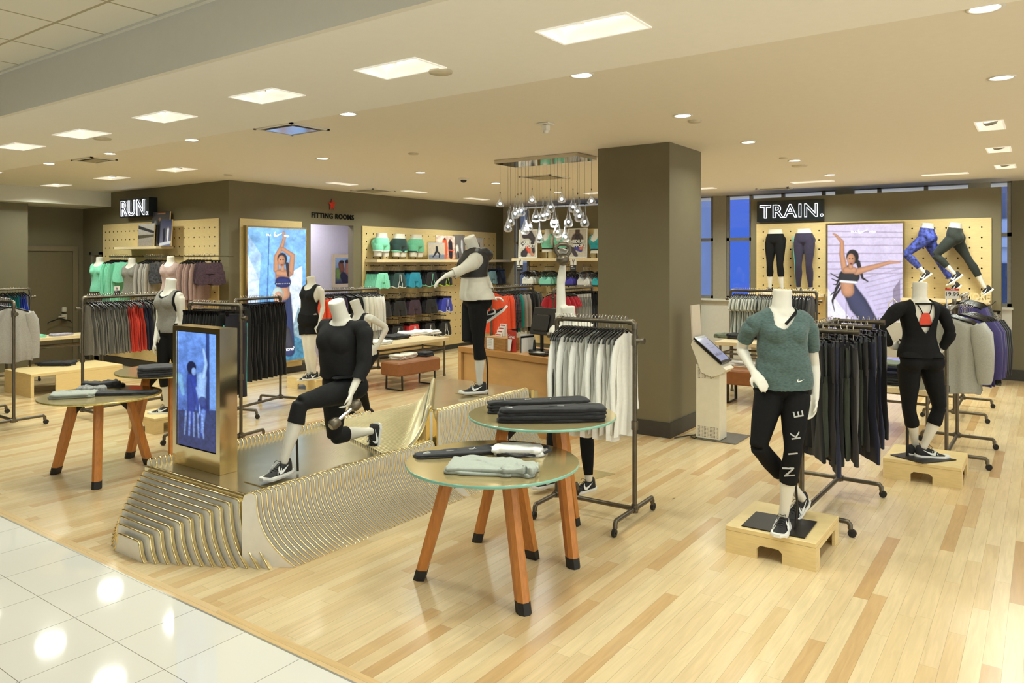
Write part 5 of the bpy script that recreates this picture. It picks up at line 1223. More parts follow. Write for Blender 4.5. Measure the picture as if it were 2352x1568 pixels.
# ---------------------------------------------------------------- hanging clothes
M_hang = mat('hanger_plastic', '141314', .2)
M_wire = mat('hook_wire', 'cfcac0', .2, .9)
def hanger_mesh(clip=False, w=.205):
    mb = MB()
    mb.tube([(.016, 0, -.004), (.018, 0, .010), (.010, 0, .021), (-.004, 0, .023), (-.016, 0, .014), (-.018, 0, 0), (-.010, 0, -.016), (0, 0, -.030), (0, 0, -.075)], .0022, 6, 1)
    if clip:
        mb.box((-.15, -.006, -.092), (.15, .006, -.076), 0); mb.box((-.02, -.008, -.10), (.02, .008, -.07), 0)
        for s in (-1, 1): mb.box((s * .125 - .014, -.011, -.125), (s * .125 + .014, .011, -.075), 0)
    else:
        mb.tube([(-w, 0, -.165), (-w + .012, 0, -.138), (-w + .04, 0, -.122), (-.09, 0, -.102), (-.035, 0, -.082), (0, 0, -.074), (.035, 0, -.082), (.09, 0, -.102), (w - .04, 0, -.122), (w - .012, 0, -.138), (w, 0, -.165)], [(.007, .006), (.009, .007)] + [(.011, .008)] * 7 + [(.009, .007), (.007, .006)], 8, 0, up=(0, 0, 1))
    return mb.mesh('hanger', [M_hang, M_wire])
HM = {0: hanger_mesh(), 1: hanger_mesh(True)}
def top_mesh(m, L_=.62, wt=.17, wb=.21, th=.016, sleeve=None, seed=0, strap=False, fold=.012, trim=None, slw=.05):
    rnd = random.Random(seed); mb = MB(); n = 44; ph = [rnd.random() * 6.28 for _ in range(4)]
    z0 = -.090
    if strap: prof = [(0, .045), (-.02, .085), (-.045, .115), (-.10, .110), (-.17, .125), (-.22, wt - .01)]
    else: prof = [(0, .060), (-.018, .10), (-.04, .15), (-.062, wt + .01), (-.10, wt + .012), (-.2, wt)]
    for i in range(1, 7): f = i / 6; prof.append((prof[5][0] + (-L_ - prof[5][0]) * f, wt + (wb - wt) * f ** .8))
    rings = []
    for k, (z, w) in enumerate(prof):
        f = min(1, -z / L_); t = th * (.5 + .5 * min(1, -z / .12)); A = fold * (f ** .8)
        r = []
        for i in range(n):
            a = 2 * math.pi * i / n; c, s = math.cos(a), math.sin(a); x = (abs(c) ** .8) * (1 if c >= 0 else -1)
            wave = A * (math.sin(x * 11 + ph[0]) + .6 * math.sin(x * 19 + ph[1] + z * 3)) + A * .5 * math.sin(z * 14 + ph[2])
            zz = z0 + z - (.012 * math.sin(x * 5 + ph[3]) if k == len(prof) - 1 else 0)
            if k == 0: zz -= .03 * (1 - abs(x)) * (1 if s > 0 else .4)
            r.append(V((x * w + A * .6 * math.sin(ph[1] + z * 8), s * t * (1 - .3 * abs(x)) + wave, zz)))
        rings.append(r)
    mb.loft(rings, 0, caps=True)
    if sleeve:
        for sg in (-1, 1):
            if sleeve == 'short': pts = [(sg * (wt - .01), 0, z0 - .07), (sg * (wt + .03), .0, z0 - .13), (sg * (wt + .055), .004, z0 - .21)]; rr = [(.055, th), (.062, th), (.068, th)]
            else:
                s_ = rnd.uniform(-.01, .01); pts = [(sg * (wt - .01), 0, z0 - .06), (sg * (wt + .025), .01 + s_, z0 - .16), (sg * (wt + .045), .015 + s_, z0 - .33), (sg * (wt + .050), .01, z0 - .50), (sg * (wt + .052), .0, z0 - .58)]; rr = [(.055, th), (slw + .008, th * 1.5), (slw, th * 1.5), (slw * .85, th * 1.4), (slw * .7, th * 1.3)]
            mb.tube(pts, rr, 12, 0, up=(1, 0, 0))
            if trim: mb.tube([V(pts[-1]) + V((0, 0, .02)), V(pts[-1]) - V((0, 0, .003))], [(rr[-1][0] * 1.04, rr[-1][1] * 1.1)] * 2, 12, 1, up=(1, 0, 0))
    if trim:
        last = rings[-1]; mb.loft([[p + (p - V((0, 0, p.z))) * .02 + V((0, 0, .03)) for p in last], [p + (p - V((0, 0, p.z))) * .02 + V((0, 0, -.001)) for p in last]], 1, caps=False)
    return mb.mesh('garment', [m] + ([trim] if trim else []))
def pants_mesh(m, L_=.9, w=.15, seed=0, stripe=None, hem=.06, th=.02, band=None):
    rnd = random.Random(seed); mb = MB(); z0 = -.112; n = 24
    def ring(cx, w_, t, z, ph):
        return [V((cx + math.cos(a) * w_, math.sin(a) * t + .006 * math.sin(a * 3 + ph + z * 9), z)) for a in [2 * math.pi * i / n for i in range(n)]]
    ph = rnd.random() * 6
    mb.loft([ring(0, w, th * .6, z0, ph), ring(0, w + .004, th * .8, z0 - .05, ph), ring(0, w + .022, th, z0 - .15, ph), ring(0, w + .02, th, z0 - .24, ph)])
    if band: mb.loft([ring(0, w + .003, th * .7, z0 + .002, ph), ring(0, w + .007, th * .9, z0 - .045, ph)], 1, caps=False)
    for s in (-1, 1):
        o = rnd.uniform(-.01, .01); cx = s * (w * .52 + .008); lw_ = w * .55
        rg = [ring(cx, lw_, th, z0 - .20, ph + s), ring(cx, lw_ * .95, th, z0 - .32, ph + s), ring(cx + s * .005, lw_ * .78, th * .9, z0 - L_ * .6, ph), ring(cx + s * .008 + o, hem * .95, th * .9, z0 - L_ * .85, ph), ring(cx + s * .008 + o, hem, th * .8, z0 - L_ + rnd.uniform(-.01, .01), ph)]
        mb.loft(rg)
        if stripe: mb.tube([V((cx + s * (lw_ + .002), 0, z0 - .1)), V((cx + s * (lw_ + .001), 0, z0 - .32)), V((cx + s * (lw_ * .78 + .007), 0, z0 - L_ * .6)), V((cx + s * (hem + .010), 0, z0 - L_ + .01))], [(.004, .006)] * 4, 6, 1, up=(1, 0, 0))
    return mb.mesh('garment', [m] + ([stripe or band] if (stripe or band) else []))
def shorts_mesh(m, trim=None, L_=.29, w=.165, seed=0, th=.03, z0=-.112, curve=True):
    rnd = random.Random(seed); mb = MB(); n = 28; ph = rnd.random() * 6
    def ring(cx, w_, t, z, dz=0): return [V((cx + math.cos(a) * w_, math.sin(a) * t + .005 * math.sin(a * 5 + ph + z * 20), z + dz * abs(math.cos(a)) ** 2)) for a in [2 * math.pi * i / n for i in range(n)]]
    mb.loft([ring(0, w * .82, th * .6, z0), ring(0, w * .86, th * .8, z0 - .03), ring(0, w * .95, th, z0 - .10), ring(0, w, th, z0 - .17)])
    for s in (-1, 1):
        cx = s * w * .52
        rg = [ring(cx, w * .52, th * .95, z0 - .13), ring(cx + s * .004, w * .56, th * 1.05, z0 - .20), ring(cx + s * .008, w * .60, th * 1.1, z0 - L_, .035 if curve else 0)]
        mb.loft(rg)
        if trim:
            e = rg[-1]; mb.loft([[p + V((0, -.001, .014)) + (p - V((cx, 0, p.z))) * .02 for p in e], [p + (p - V((cx, 0, p.z))) * .02 for p in e]], 1, caps=False)
            mb.tube([V((s * (w * .30), -th - .010, z0 - L_ + .01)), V((s * .05, -th - .012, z0 - .21)), V((s * .022, -th - .008, z0 - .15)), V((s * .015, -th - .003, z0 - .03))], [(.006, .002)] * 4, 6, 1, up=(1, 0, 0))
    return mb.mesh('garment', [m] + ([trim] if trim else []))
def bra_mesh(m, edge, seed=0):
    mb = MB(); rnd = random.Random(seed)
    pl = [(-.14, -.34), (.14, -.34), (.145, -.30), (.135, -.24), (.085, -.19), (.06, -.215), (0, -.265), (-.06, -.215), (-.085, -.19), (-.135, -.24), (-.145, -.30)]
    rings = []
    n = len(pl)
    for t, s in ((-.032, .86), (-.024, .97), (0, 1.0), (.024, .97), (.032, .86)): rings.append([V((x * s, t + .006 * math.sin(x * 30), -.28 + (z + .28) * s)) for x, z in pl])
    mb.loft(rings, 0)
    mb.box((-.142, -.03, -.365), (.142, .03, -.335), 1, bev=.01)
    for s in (-1, 1): mb.tube([(s * .085, -.01, -.20), (s * .10, 0, -.15), (s * .12, 0, -.12)], [(.006, .003)] * 3, 6, 1); mb.tube([(s * .085, .012, -.20), (s * .05, .012, -.16), (s * .10, .004, -.115)], [(.006, .003)] * 3, 6, 1)
    return mb.mesh('garment', [m, edge])
def row(name, label, cat, group, meshes, hg, A, B, n, z, rz, jit=.08, skip_h=False, start=0, counted='from the near end', off=0):
    """n hanging garments spaced from A to B along a rail; rz = heading of their width"""
    A, B = V(A), V(B); out = []
    for i in range(n):
        t_ = (i + .5) / n; p = A.lerp(B, t_) if n > 1 else A.lerp(B, .5)
        rnd = random.Random(i * 7 + len(label)); me = meshes[(i + off) % len(meshes)]
        o = link(name, me, None, (p.x, p.y, z), None, cat, group if n > 1 else None); o.rotation_euler = (0, 0, rz + rnd.uniform(-jit, jit))
        if n > 1: o['label'] = '%s %s, %s' % (nth(i + start), label, counted)
        else: o['label'] = label
        if not skip_h: link('hanger', HM[hg], o)
        out.append(o)
    return out
# ---------------------------------------------------------------- pipe racks
def caster(parent, x, y, z, d):
    mb = MB(); d = V(d).normalized()
    mb.tube([(x, y, z), V((x, y, z)) + d * .03, V((x, y, z)) + d * .045 + V((0, 0, -.02)), V((x, y, z - .045)) + d * .045], .017, 8)
    c = V((x, y, .028)) + d * .045; mb.cyl(c + V((0, 0, .03)), c + V((0, 0, .012)), .012, n=8)
    s = V((-d.y, d.x, 0)); c2 = c + d * .012
    o = mb.build('elbow', M_pipe, parent); mb = MB(); mb.cyl(c2 - s * .011, c2 + s * .011, .027, n=18); mb.cyl(c2 - s * .016, c2 + s * .016, .008, n=8); mb.build('wheel', M_rub, o)
def rack(label, A, B, h, foot=.27, drop=None, r=.0165, double=False, stubs=True):
    A, B = V((A[0], A[1], 0)), V((B[0], B[1], 0)); c = (A + B) / 2; u = (B - A).normalized(); s = V((-u.y, u.x, 0)); a, b = A - c, B - c; zb = .10
    t = thing('pipe_rack', label, 'clothes rack', (c.x, c.y, 0))
    for q in (a, b):
        mb = MB(); mb.cyl(q + V((0, 0, zb)), q + V((0, 0, h - .03)), r, n=12); mb.cyl(q + V((0, 0, .66)), q + V((0, 0, .72)), r * 1.5, n=12); mb.cyl(q + V((0, 0, zb - .025)), q + V((0, 0, zb + .03)), r * 1.5, n=12)
        mb.build('upright', M_pipe, t)
        mb = MB(); mb.cyl(q - s * foot + V((0, 0, zb)), q + s * foot + V((0, 0, zb)), r, n=12); mb.cyl(q - s * .035 + V((0, 0, zb)), q + s * .035 + V((0, 0, zb)), r * 1.45, n=12); f = mb.build('foot', M_pipe, t)
        for sg in (-1, 1): caster(f, *(q + s * sg * foot + V((0, 0, zb))), s * sg * .001 + (u if q is b else -u) * 0 + s * sg)
    mb = MB(); e = .035
    mb.tube([a + V((0, 0, h - .05)), a + V((0, 0, h - .018)), a + u * .018 + V((0, 0, h)), a + u * .05 + V((0, 0, h))], r * 1.35, 12)
    mb.tube([b + V((0, 0, h - .05)), b + V((0, 0, h - .018)), b - u * .018 + V((0, 0, h)), b - u * .05 + V((0, 0, h))], r * 1.35, 12)
    mb.cyl(a + u * .03 + V((0, 0, h)), b - u * .03 + V((0, 0, h)), r, n=12); mb.build('top_rail', M_pipe, t)
    mb = MB(); mb.cyl(a + V((0, 0, zb)), b + V((0, 0, zb)), r, n=12); mb.build('base_rail', M_pipe, t)
    if stubs:
        mb = MB(); 
        for q, sg in ((a, -1), (b, 1)): mb.cyl(q + V((0, 0, h - .13)), q + u * sg * .055 + V((0, 0, h - .13)), r, n=10); mb.cyl(q + u * sg * .05 + V((0, 0, h - .13)), q + u * sg * .075 + V((0, 0, h - .13)), r * 1.35, n=10); mb.cyl(q + V((0, 0, h - .165)), q + V((0, 0, h - .095)), r * 1.4, n=10)
        o = mb.build('pipe_stubs', M_pipe, t)
    return t
H90 = math.pi / 2
# front white rack
rack('dark pipe rack of long white tops between the glass tables and the column', (4.82, 2.365), (4.80, 3.0), 1.42)
F_w = fab('white_jersey_top', 'f5f3ec', rough=.8, var=.03); F_w2 = fab('ivory_jersey_top', 'efecdf', rough=.8, var=.03)
ms = [top_mesh(F_w, .72, .14, .175, .012, 'long', 1, slw=.028), top_mesh(F_w2, .70, .14, .17, .012, None, 2, strap=True), top_mesh(F_w, .76, .14, .18, .012, None, 3, strap=True), top_mesh(F_w2, .72, .14, .175, .014, None, 4)]
row('long_white_shirt', 'long white top on the front pipe rack', 'top', 'long white tops on the front pipe rack', ms, 0, (4.82, 2.42, 0), (4.80, 2.96, 0), 21, 1.4375, 0.0, .10, counted='from the near end')
# running rack
HR = 1.42
rack('long pipe rack of grey, red and navy running tops before the RUN wall', (4.26, 9.25), (5.42, 9.25), HR)
Fg = fab('grey_marl_knit', '7d776c', var=.12, scale=90); Fr = fab('red_orange_jersey', 'd5402b'); Fn = fab('navy_jersey', '232136'); Fm = fab('mint_jersey', '86d9b7'); 
mg = [top_mesh(Fg, .60, .16, .21, .012, None, s, strap=True) for s in (1, 2, 3)]
def fam(m, L_=.60, seeds=(1, 2, 3), **k): return [top_mesh(m, L_, .16, .205, .012, None, s, strap=True, **k) for s in seeds]
row('grey_vest', 'grey marl vest left of the red ones, running rack', 'top', 'grey tanks left of the red ones', mg, 0, (4.30, 9.25, 0), (4.74, 9.25, 0), 17, HR + .0175, H90, .10, counted='from the left')
row('red_vest', 'red tank top on the running rack', 'top', 'red tanks on the running rack', fam(Fr), 0, (4.75, 9.25, 0), (4.93, 9.25, 0), 7, HR + .0175, H90, .1, counted='from the left')
row('navy_vest', 'dark navy tank top on the running rack', 'top', 'navy tanks on the running rack', fam(Fn), 0, (4.94, 9.25, 0), (5.05, 9.25, 0), 4, HR + .0175, H90, .1, counted='from the left')
row('grey_vest', 'grey marl vest right of the navy ones, running rack', 'top', 'grey tanks right of the navy ones', mg, 0, (5.06, 9.25, 0), (5.30, 9.25, 0), 9, HR + .0175, H90, .1, counted='from the left')
row('mint_vest', 'mint green vest at the right end, running rack', 'top', 'mint tanks on the running rack', fam(Fm), 0, (5.31, 9.25, 0), (5.38, 9.25, 0), 3, HR + .0175, H90, .1, counted='from the left')
# far left racks
rack('pipe rack of grey sweatshirts at the left edge of the picture', (3.54, 9.26), (3.54, 10.3), 1.40)
Fs = fab('light_grey_sweat', 'a19b92', var=.1, scale=90)
row('grey_sweatshirt', 'light grey sweatshirt on the left edge rack', 'sweatshirt', 'grey sweatshirts on the left edge rack', [top_mesh(Fs, .60, .21, .235, .022, 'long', s, slw=.07) for s in (1, 2)], 0, (3.54, 9.34, 0), (3.54, 9.95, 0), 12, 1.4175, .12, .05, counted='from the near end')
rack('farther pipe rack with teal and blue tops at the left edge', (4.0, 13.0), (5.2, 13.0), 1.42)
row('teal_shirt', 'teal top on the farther left rack', 'top', 'teal tops on the farther left rack', fam(fab('teal_satin', '1b8a8c', rough=.4), .5), 0, (4.87, 13.0, 0), (5.01, 13.0, 0), 4, 1.4375, H90, .1, counted='from the left')
row('blue_shirt', 'cobalt blue top on the farther left rack', 'top', 'cobalt tops on the farther left rack', fam(fab('cobalt_satin', '4560cf', rough=.4), .55), 0, (5.02, 13.0, 0), (5.12, 13.0, 0), 3, 1.4375, H90, .1, counted='from the left')
row('dark_violet_shirt', 'dark violet top on the farther left rack', 'top', 'violet tops on the farther left rack', fam(fab('dark_violet', '3a3358'), .5), 0, (4.1, 13.0, 0), (4.85, 13.0, 0), 13, 1.4375, H90, .1, counted='from the left')
# black leggings racks
rack('pipe rack of black leggings directly behind the gold screen totem', (4.55, 6.58), (4.42, 7.28), 1.41)
Fb = fab('black_jersey', '0e0e10', var=.3); Fb2 = fab('soft_black_jersey', '141316', var=.3); Fnv = fab('navy_jersey_dark', '1d1b2c'); Ftq = mat('turquoise_stripe', '4fc4c4', .5, var=.02)
mp_ = [pants_mesh(Fb, .84, .145, 1), pants_mesh(Fb2, .88, .145, 2), pants_mesh(Fb, .80, .14, 3)]
row('black_leggings', 'pair of black leggings on the rack behind the totem', 'leggings', 'black leggings on the rack behind the totem', mp_, 1, (4.53, 6.75, 0), (4.43, 7.22, 0), 16, 1.4275, .18, .08, counted='from the near end')
row('striped_leggings', 'dark navy leggings with a turquoise side stripe on the rack behind the totem', 'leggings', None, [pants_mesh(Fnv, .86, .145, 5, stripe=Ftq)], 1, (4.56, 6.66, 0), (4.56, 6.70, 0), 1, 1.4275, .25)
rack('pipe rack of black trousers in front of the blue lightbox poster', (5.35, 7.85), (6.15, 8.05), 1.39)
row('black_trousers', 'pair of black trousers on the rack before the blue lightbox', 'trousers', 'black trousers before the blue lightbox', [pants_mesh(Fb2, .88, .15, 4, hem=.085), pants_mesh(Fb, .84, .15, 6, hem=.08)], 1, (5.42, 7.87, 0), (6.10, 8.04, 0), 16, 1.4075, H90 + .25, .12, counted='from the left')
# rack behind the lunging mannequin
rack('pipe rack with orange, purple, black and white clothes beside the fitting rooms', (7.40, 8.95), (8.78, 8.95), 1.40)
for lb, nm, m_, x0, x1, n, kd in (('orange running jacket on the fitting rooms rack', 'orange_jacket', fab('orange_shell', 'f4582f', rough=.5), 7.44, 7.66, 5, 'j'), ('purple running jacket on the fitting rooms rack', 'purple_jacket', fab('purple_shell', '3b2c4e', rough=.5), 7.68, 7.95, 7, 'j'),
                                  ('black running jacket on the fitting rooms rack', 'black_jacket', Fb, 7.97, 8.25, 7, 'j'), ('cream long top on the fitting rooms rack', 'cream_shirt', F_w2, 8.28, 8.50, 5, 't'), ('ivory tunic on the fitting rooms rack', 'ivory_tunic', F_w, 8.52, 8.72, 4, 't')):
    row(nm, lb, 'jacket' if kd == 'j' else 'top', lb.replace(' on ', 's on ', 1), [top_mesh(m_, .62 if kd == 'j' else .74, .17, .2, .016, 'long', s, slw=.05) for s in (1, 2)], 0, (x0, 8.95, 0), (x1, 8.95, 0), n, 1.4175, H90, .15, counted='from the left')
# rack right of the windbreaker mannequin
rack('pipe rack with orange and dark jackets behind the cash desk', (9.55, 7.2), (10.75, 7.2), 1.42)
Fpr = mat('blossom_print', '4a3a45', .6, var=.9, scale=28)
for lb, nm, m_, x0, x1, n in (('bright orange jacket on the rack behind the cash desk', 'orange_jacket', fab('orange_shell', 'f4582f'), 9.58, 9.86, 5), ('dark flower print jacket on the rack behind the cash desk', 'printed_jacket', Fpr, 9.88, 10.04, 3), ('teal jacket on the rack behind the cash desk', 'teal_jacket', fab('teal_jersey', '178a80'), 10.05, 10.13, 1),
                              ('grey sweatshirt on the rack behind the cash desk', 'grey_sweatshirt', Fs, 10.15, 10.30, 3), ('black jacket on the rack behind the cash desk', 'black_jacket', Fb, 10.32, 10.55, 5), ('dark grey jacket on the rack behind the cash desk', 'dark_grey_jacket', fab('dark_grey_jersey', '4b4a48'), 10.57, 10.70, 3)):
    row(nm, lb, 'jacket', (lb.replace(' on ', 's on ', 1) if n > 1 else None), [top_mesh(m_, .66, .18, .21, .018, 'long', s, slw=.055) for s in (1, 2)], 0, (x0, 7.2, 0), (x1, 7.2, 0), n, 1.4375, H90, .12, counted='from the left')
# rack with red tops and grey trousers beside the column
rack('pipe rack of red tops and grey trousers left of the olive column', (9.75, 6.15), (10.95, 6.15), 1.42)
row('red_shirt', 'crimson top on the rack left of the column', 'top', 'crimson tops left of the column', [top_mesh(fab('crimson_jersey', 'b01c2e'), .5, .16, .19, .02, 'short', 1)], 0, (9.8, 6.15, 0), (10.15, 6.15, 0), 7, 1.4375, H90, .14, counted='from the left')
row('grey_trousers', 'pair of grey trousers left of the column', 'trousers', 'grey trousers left of the column', [pants_mesh(fab('mid_grey_jersey', '8a8a86'), .9, .16, 1, hem=.09, band=fab('pale_band', 'b9b8b2')), pants_mesh(fab('mid_grey_jersey', '8a8a86'), .9, .16, 2, hem=.09, band=fab('pale_band', 'b9b8b2'))], 1, (10.2, 6.15, 0), (10.65, 6.15, 0), 9, 1.4375, H90, .12, counted='from the left')
row('black_trousers', 'pair of black trousers left of the column', 'trousers', 'black trousers left of the column', [mp_[1]], 1, (10.67, 6.15, 0), (10.92, 6.15, 0), 6, 1.4375, H90, .14, counted='from the left')
# back rack under TRAIN
rack('dark pipe rack of white and grey tees before the TRAIN wall', (11.0, 2.60), (11.0, 3.82), 1.42)
Ft = fab('white_tee', 'dfe2da', var=.04); Fk = fab('charcoal_tee', '34353a'); Flg = fab('pale_grey_tee', 'a9ada5')
def tees(m, L_=.56, trim=None): return [top_mesh(m, L_, .17, .20, .014, 'short', s, trim=trim) for s in (1, 2, 3)]
row('white_tee', 'white tee on the rack before the TRAIN wall', 't-shirt', 'white tees before the TRAIN wall', tees(Ft, .58), 0, (11.0, 3.78, 0), (11.0, 3.44, 0), 12, 1.4375, .1, .08, counted='from the left')
row('pale_grey_tee', 'pale grey tee on the rack before the TRAIN wall', 't-shirt', 'pale grey tees before the TRAIN wall', tees(Flg), 0, (11.0, 3.42, 0), (11.0, 3.12, 0), 10, 1.4375, .1, .08, counted='from the left')
row('charcoal_tee', 'charcoal tee on the rack before the TRAIN wall', 't-shirt', 'charcoal tees before the TRAIN wall', tees(Fk), 0, (11.0, 3.10, 0), (11.0, 2.65, 0), 14, 1.4375, .1, .08, counted='from the left')
# rack of dark trousers behind the green tee mannequin
t = rack('pipe rack with side arms full of dark trousers right of the green tee mannequin', (5.42, 1.38), (6.47, 1.36), 1.375, stubs=False)
for x in (-.52, -.05, .46):
    mb = MB(); mb.cyl((x, .02, .0 + 1.375), (x, -.34, 1.375), .0165, n=12); mb.cyl((x, -.33, 1.375), (x, -.36, 1.375), .022, n=12); mb.ball((x, 0, 1.375), .026, 12); mb.build('side_arm', M_pipe, t)
Fol = fab('dark_olive_twill', '343a2e'); Fnb = fab('ink_blue_knit', '22243a', var=.2, scale=90); Fbr = fab('brown_black_twill', '2b2726')
for k, (x, lb) in enumerate(((5.425, 'nearest side arm'), (5.895, 'middle side arm'), (6.405, 'farthest side arm'))):
    row('dark_trousers', 'dark trousers on the %s by the green tee' % lb, 'trousers', 'dark trousers on the ' + lb, [pants_mesh(Fb, .78, .15, 1, hem=.11), pants_mesh(Fol, .72, .15, 2, hem=.10), pants_mesh(Fbr, .76, .15, 3, hem=.11), pants_mesh(Fnb, .84, .15, 4, hem=.13)], 1, (x, 1.30, 0), (x, 1.03, 0), 7, 1.3925, .35 + .1 * k, .16, counted='from the rack centre', off=k)
row('dark_trousers', 'black trousers on the centre rail by the green tee', 'trousers', 'black trousers on the centre rail', [pants_mesh(Fb, .74, .15, 1, hem=.10), pants_mesh(Fnb, .80, .15, 4, hem=.12)], 1, (5.5, 1.375, 0), (6.3, 1.365, 0), 12, 1.3925, H90 - .5, .15, counted='from the near end')
# right hand racks
rack('pipe rack of grey sweatshirts right of the open back mannequin', (7.85, .73), (8.75, .72), 1.40)
Fsg = fab('pale_grey_sweat', 'a8a79c', var=.08, scale=90)
row('grey_sweatshirt', 'pale grey sweatshirt on the right hand rack', 'sweatshirt', 'pale grey sweatshirts on the right rack', [top_mesh(Fsg, .68, .225, .25, .026, 'long', s, slw=.075) for s in (1, 2)], 0, (7.92, .72, 0), (8.22, .72, 0), 7, 1.4175, H90 + .12, .08, counted='from the near end')
row('violet_sweatshirt', 'dark violet sweatshirt on the right hand rack', 'sweatshirt', 'violet sweatshirts on the right rack', [top_mesh(fab('violet_sweat', '3a3368'), .66, .225, .245, .026, 'long', s, slw=.07) for s in (1, 2)], 0, (8.30, .66, 0), (8.48, .62, 0), 4, 1.4175, H90 + .12, .08, counted='from the near end')
row('black_sweatshirt', 'black sweatshirt on the right hand rack', 'sweatshirt', 'black sweatshirts on the right rack', [top_mesh(Fb, .66, .225, .245, .026, 'long', s, slw=.07) for s in (1,)], 0, (8.52, .62, 0), (8.68, .58, 0), 3, 1.4175, H90 + .12, .08, counted='from the near end')
rack('farther pipe rack with black and violet tops at the right wall', (10.1, .86), (11.2, .86), 1.42)
row('violet_shirt', 'violet top on the farther right rack', 'top', 'violet tops on the farther right rack', [top_mesh(fab('violet_sweat', '3a3368'), .66, .2, .23, .02, 'long', 1)], 0, (10.2, .80, 0), (10.6, .80, 0), 7, 1.4375, H90, .12, counted='from the near end')
row('black_shirt', 'black top on the farther right rack', 'top', 'black tops on the farther right rack', [top_mesh(Fb, .66, .2, .23, .02, 'long', 1)], 0, (10.65, .80, 0), (11.15, .80, 0), 7, 1.4375, H90, .12, counted='from the near end')
Fsil = mat('silver_print_fabric', '8f8c88', .45, var=.95, scale=70)
o = row('printed_leggings', 'silver and black printed leggings hanging at the right end under MORE', 'leggings', None, [pants_mesh(Fsil, .72, .15, 2, hem=.055)], 1, (11.9, .62, 0), (11.9, .6, 0), 1, 1.27, H90 - .5 + math.pi / 2 * 0)
mb = MB(); mb.cyl((12.0 - .15, .60, 1.27 - .016), (13.28, .60, 1.27 - .016), .008, n=8); o = mb.build('hang_rail', M_dark); tag(o, 'dark face-out hanging arm at the right end of the TRAIN wall', 'hanging arm')
# price sign
t = thing('price_sign', 'white and red price sign reading SALE 19.99 on the right hand rack', 'sign', (7.87, .73, 1.418)); s0 = WX(2171, 662, 7.87); s1 = WX(2203, 687, 7.87); mb = MB()
cy = s0.y - .73; wS, hS = s0.y - s1.y, s0.z - s1.z; zb = s1.z - 1.418
mb.prism([(0, 0), (wS, 0), (wS, hS), (0, hS)], (0, cy, zb), (0, -1, 0), (0, 0, 1), (-1, 0, 0), .006); mb.build('card', M_wht, t)
mb = MB(); mb.prism([(0, hS * .80), (wS, hS * .80), (wS, hS), (0, hS)], (-.0065, cy, zb), (0, -1, 0), (0, 0, 1), (-1, 0, 0), .001); mb.build('red_band', mat('sale_red', 'd8402e', .5), t)
text_obj('price_text', '19.99', .052, M_blk, t, frame_M((-.0075, cy - wS * .5, zb + hS * .28), (0, -1, 0), (0, 0, 1)), .0005, align='CENTER'); text_obj('sale_text', 'SALE', .02, M_wht, t, frame_M((-.009, cy - wS * .5, zb + hS * .84), (0, -1, 0), (0, 0, 1)), .0005, align='CENTER')
mb = MB(); mb.cyl((0, 0, 0), (0, 0, zb + .01), .004, n=8); mb.build('stem', M_chrome, t)
# ---------------------------------------------------------------- plywood plinths
def plinth(label, x0, x1, y0, y1, h=.17, notch=True, m=M_ply):
    t = thing('plinth', label, 'plinth', ((x0 + x1) / 2, (y0 + y1) / 2, 0)); X, Y = (x1 - x0) / 2, (y1 - y0) / 2
    mb = MB(); mb.box((-X, -Y, h - .03), (X, Y, h), bev=.003); mb.build('plinth_top', m, t)
    k = .42
    for sg in (-1, 1):
        pl = [(-Y, 0), (-Y * .28, 0), (-Y * .28, h * .38), (-Y * .2, h * .50), (Y * .2, h * .50), (Y * .28, h * .38), (Y * .28, 0), (Y, 0), (Y, h - .03), (-Y, h - .03)]
        mb = MB(); mb.prism(pl, (sg * X, 0, 0), (0, 1, 0), (0, 0, 1), (-sg, 0, 0), .024); mb.build('side_board', m, t)
    for sg in (-1, 1):
        mb = MB(); mb.prism([(-X + .0245, .001), (-X + .10, .001), (-X + .10, h - .06), (X - .10, h - .06), (X - .10, .001), (X - .0245, .001), (X - .0245, h - .0305), (-X + .0245, h - .0305)], (0, sg * Y, 0), (1, 0, 0), (0, 0, 1), (0, -sg, 0), .02); mb.build('end_board', m, t)
    return t
plinth('light plywood plinth with an arched cutout under the green tee mannequin', 4.68, 5.28, 1.11, 1.66)
plinth('light plywood plinth under the open back sweater mannequin', 7.07, 7.67, .55, 1.13)
plinth('light plywood plinth under the grey tank mannequin behind the totem', 4.30, 4.95, 7.74, 8.28)
plinth('light plywood plinth under the mannequin by the blue lightbox', 7.03, 7.65, 8.40, 9.05)
# ---------------------------------------------------------------- cash desk
dA, dB = V((6.82, 5.63, 0)), V((6.47, 4.05, 0)); DU = (dB - dA).normalized(); DN = V((-DU.y, DU.x, 0)); DN = DN if DN.x > 0 else -DN; DL = (dB - dA).length; DH = .85
t = thing('cash_desk', 'honey plywood cash desk behind the gold platform', 'cash desk', dA); M_desk = mat('honey_plywood', 'd3a469', .4, var=.10, scale=3, aniso=(1, 1, 3)); M_dke = mat('desk_edge', 'bd8a4f', .45, var=.2, scale=8, aniso=(1, 1, 90))
def dbox(mb, u0, u1, n0, n1, z0, z1, mi=0): mb.prism([(u0, n0), (u1, n0), (u1, n1), (u0, n1)], (0, 0, z0), DU, DN, (0, 0, 1), z1 - z0, mi)
mb = MB(); dbox(mb, 0, DL, 0, .65, DH - .06, DH); mb.build('worktop', M_dke, t)
mb = MB(); dbox(mb, .07, DL - .05, .03, .06, 0, DH - .06); mb.build('front_panel', M_desk, t)
for a in (0, DL - .05): mb = MB(); dbox(mb, a, a + .05, 0, .62, 0, DH - .06); mb.build('side_panel', M_desk, t)
def on_desk(px, py, n, z=DH):   # point on the desk at pixel column px and depth n behind its front edge
    for i in range(400):
        q = dA + DU * (DL * i / 400) + DN * n; d = q.dot(FWD); x = CX + FPX * q.dot(RGT) / d
        if x >= px: break
    return V((q.x, q.y, z))
rzd = math.atan2(DU.y, DU.x)
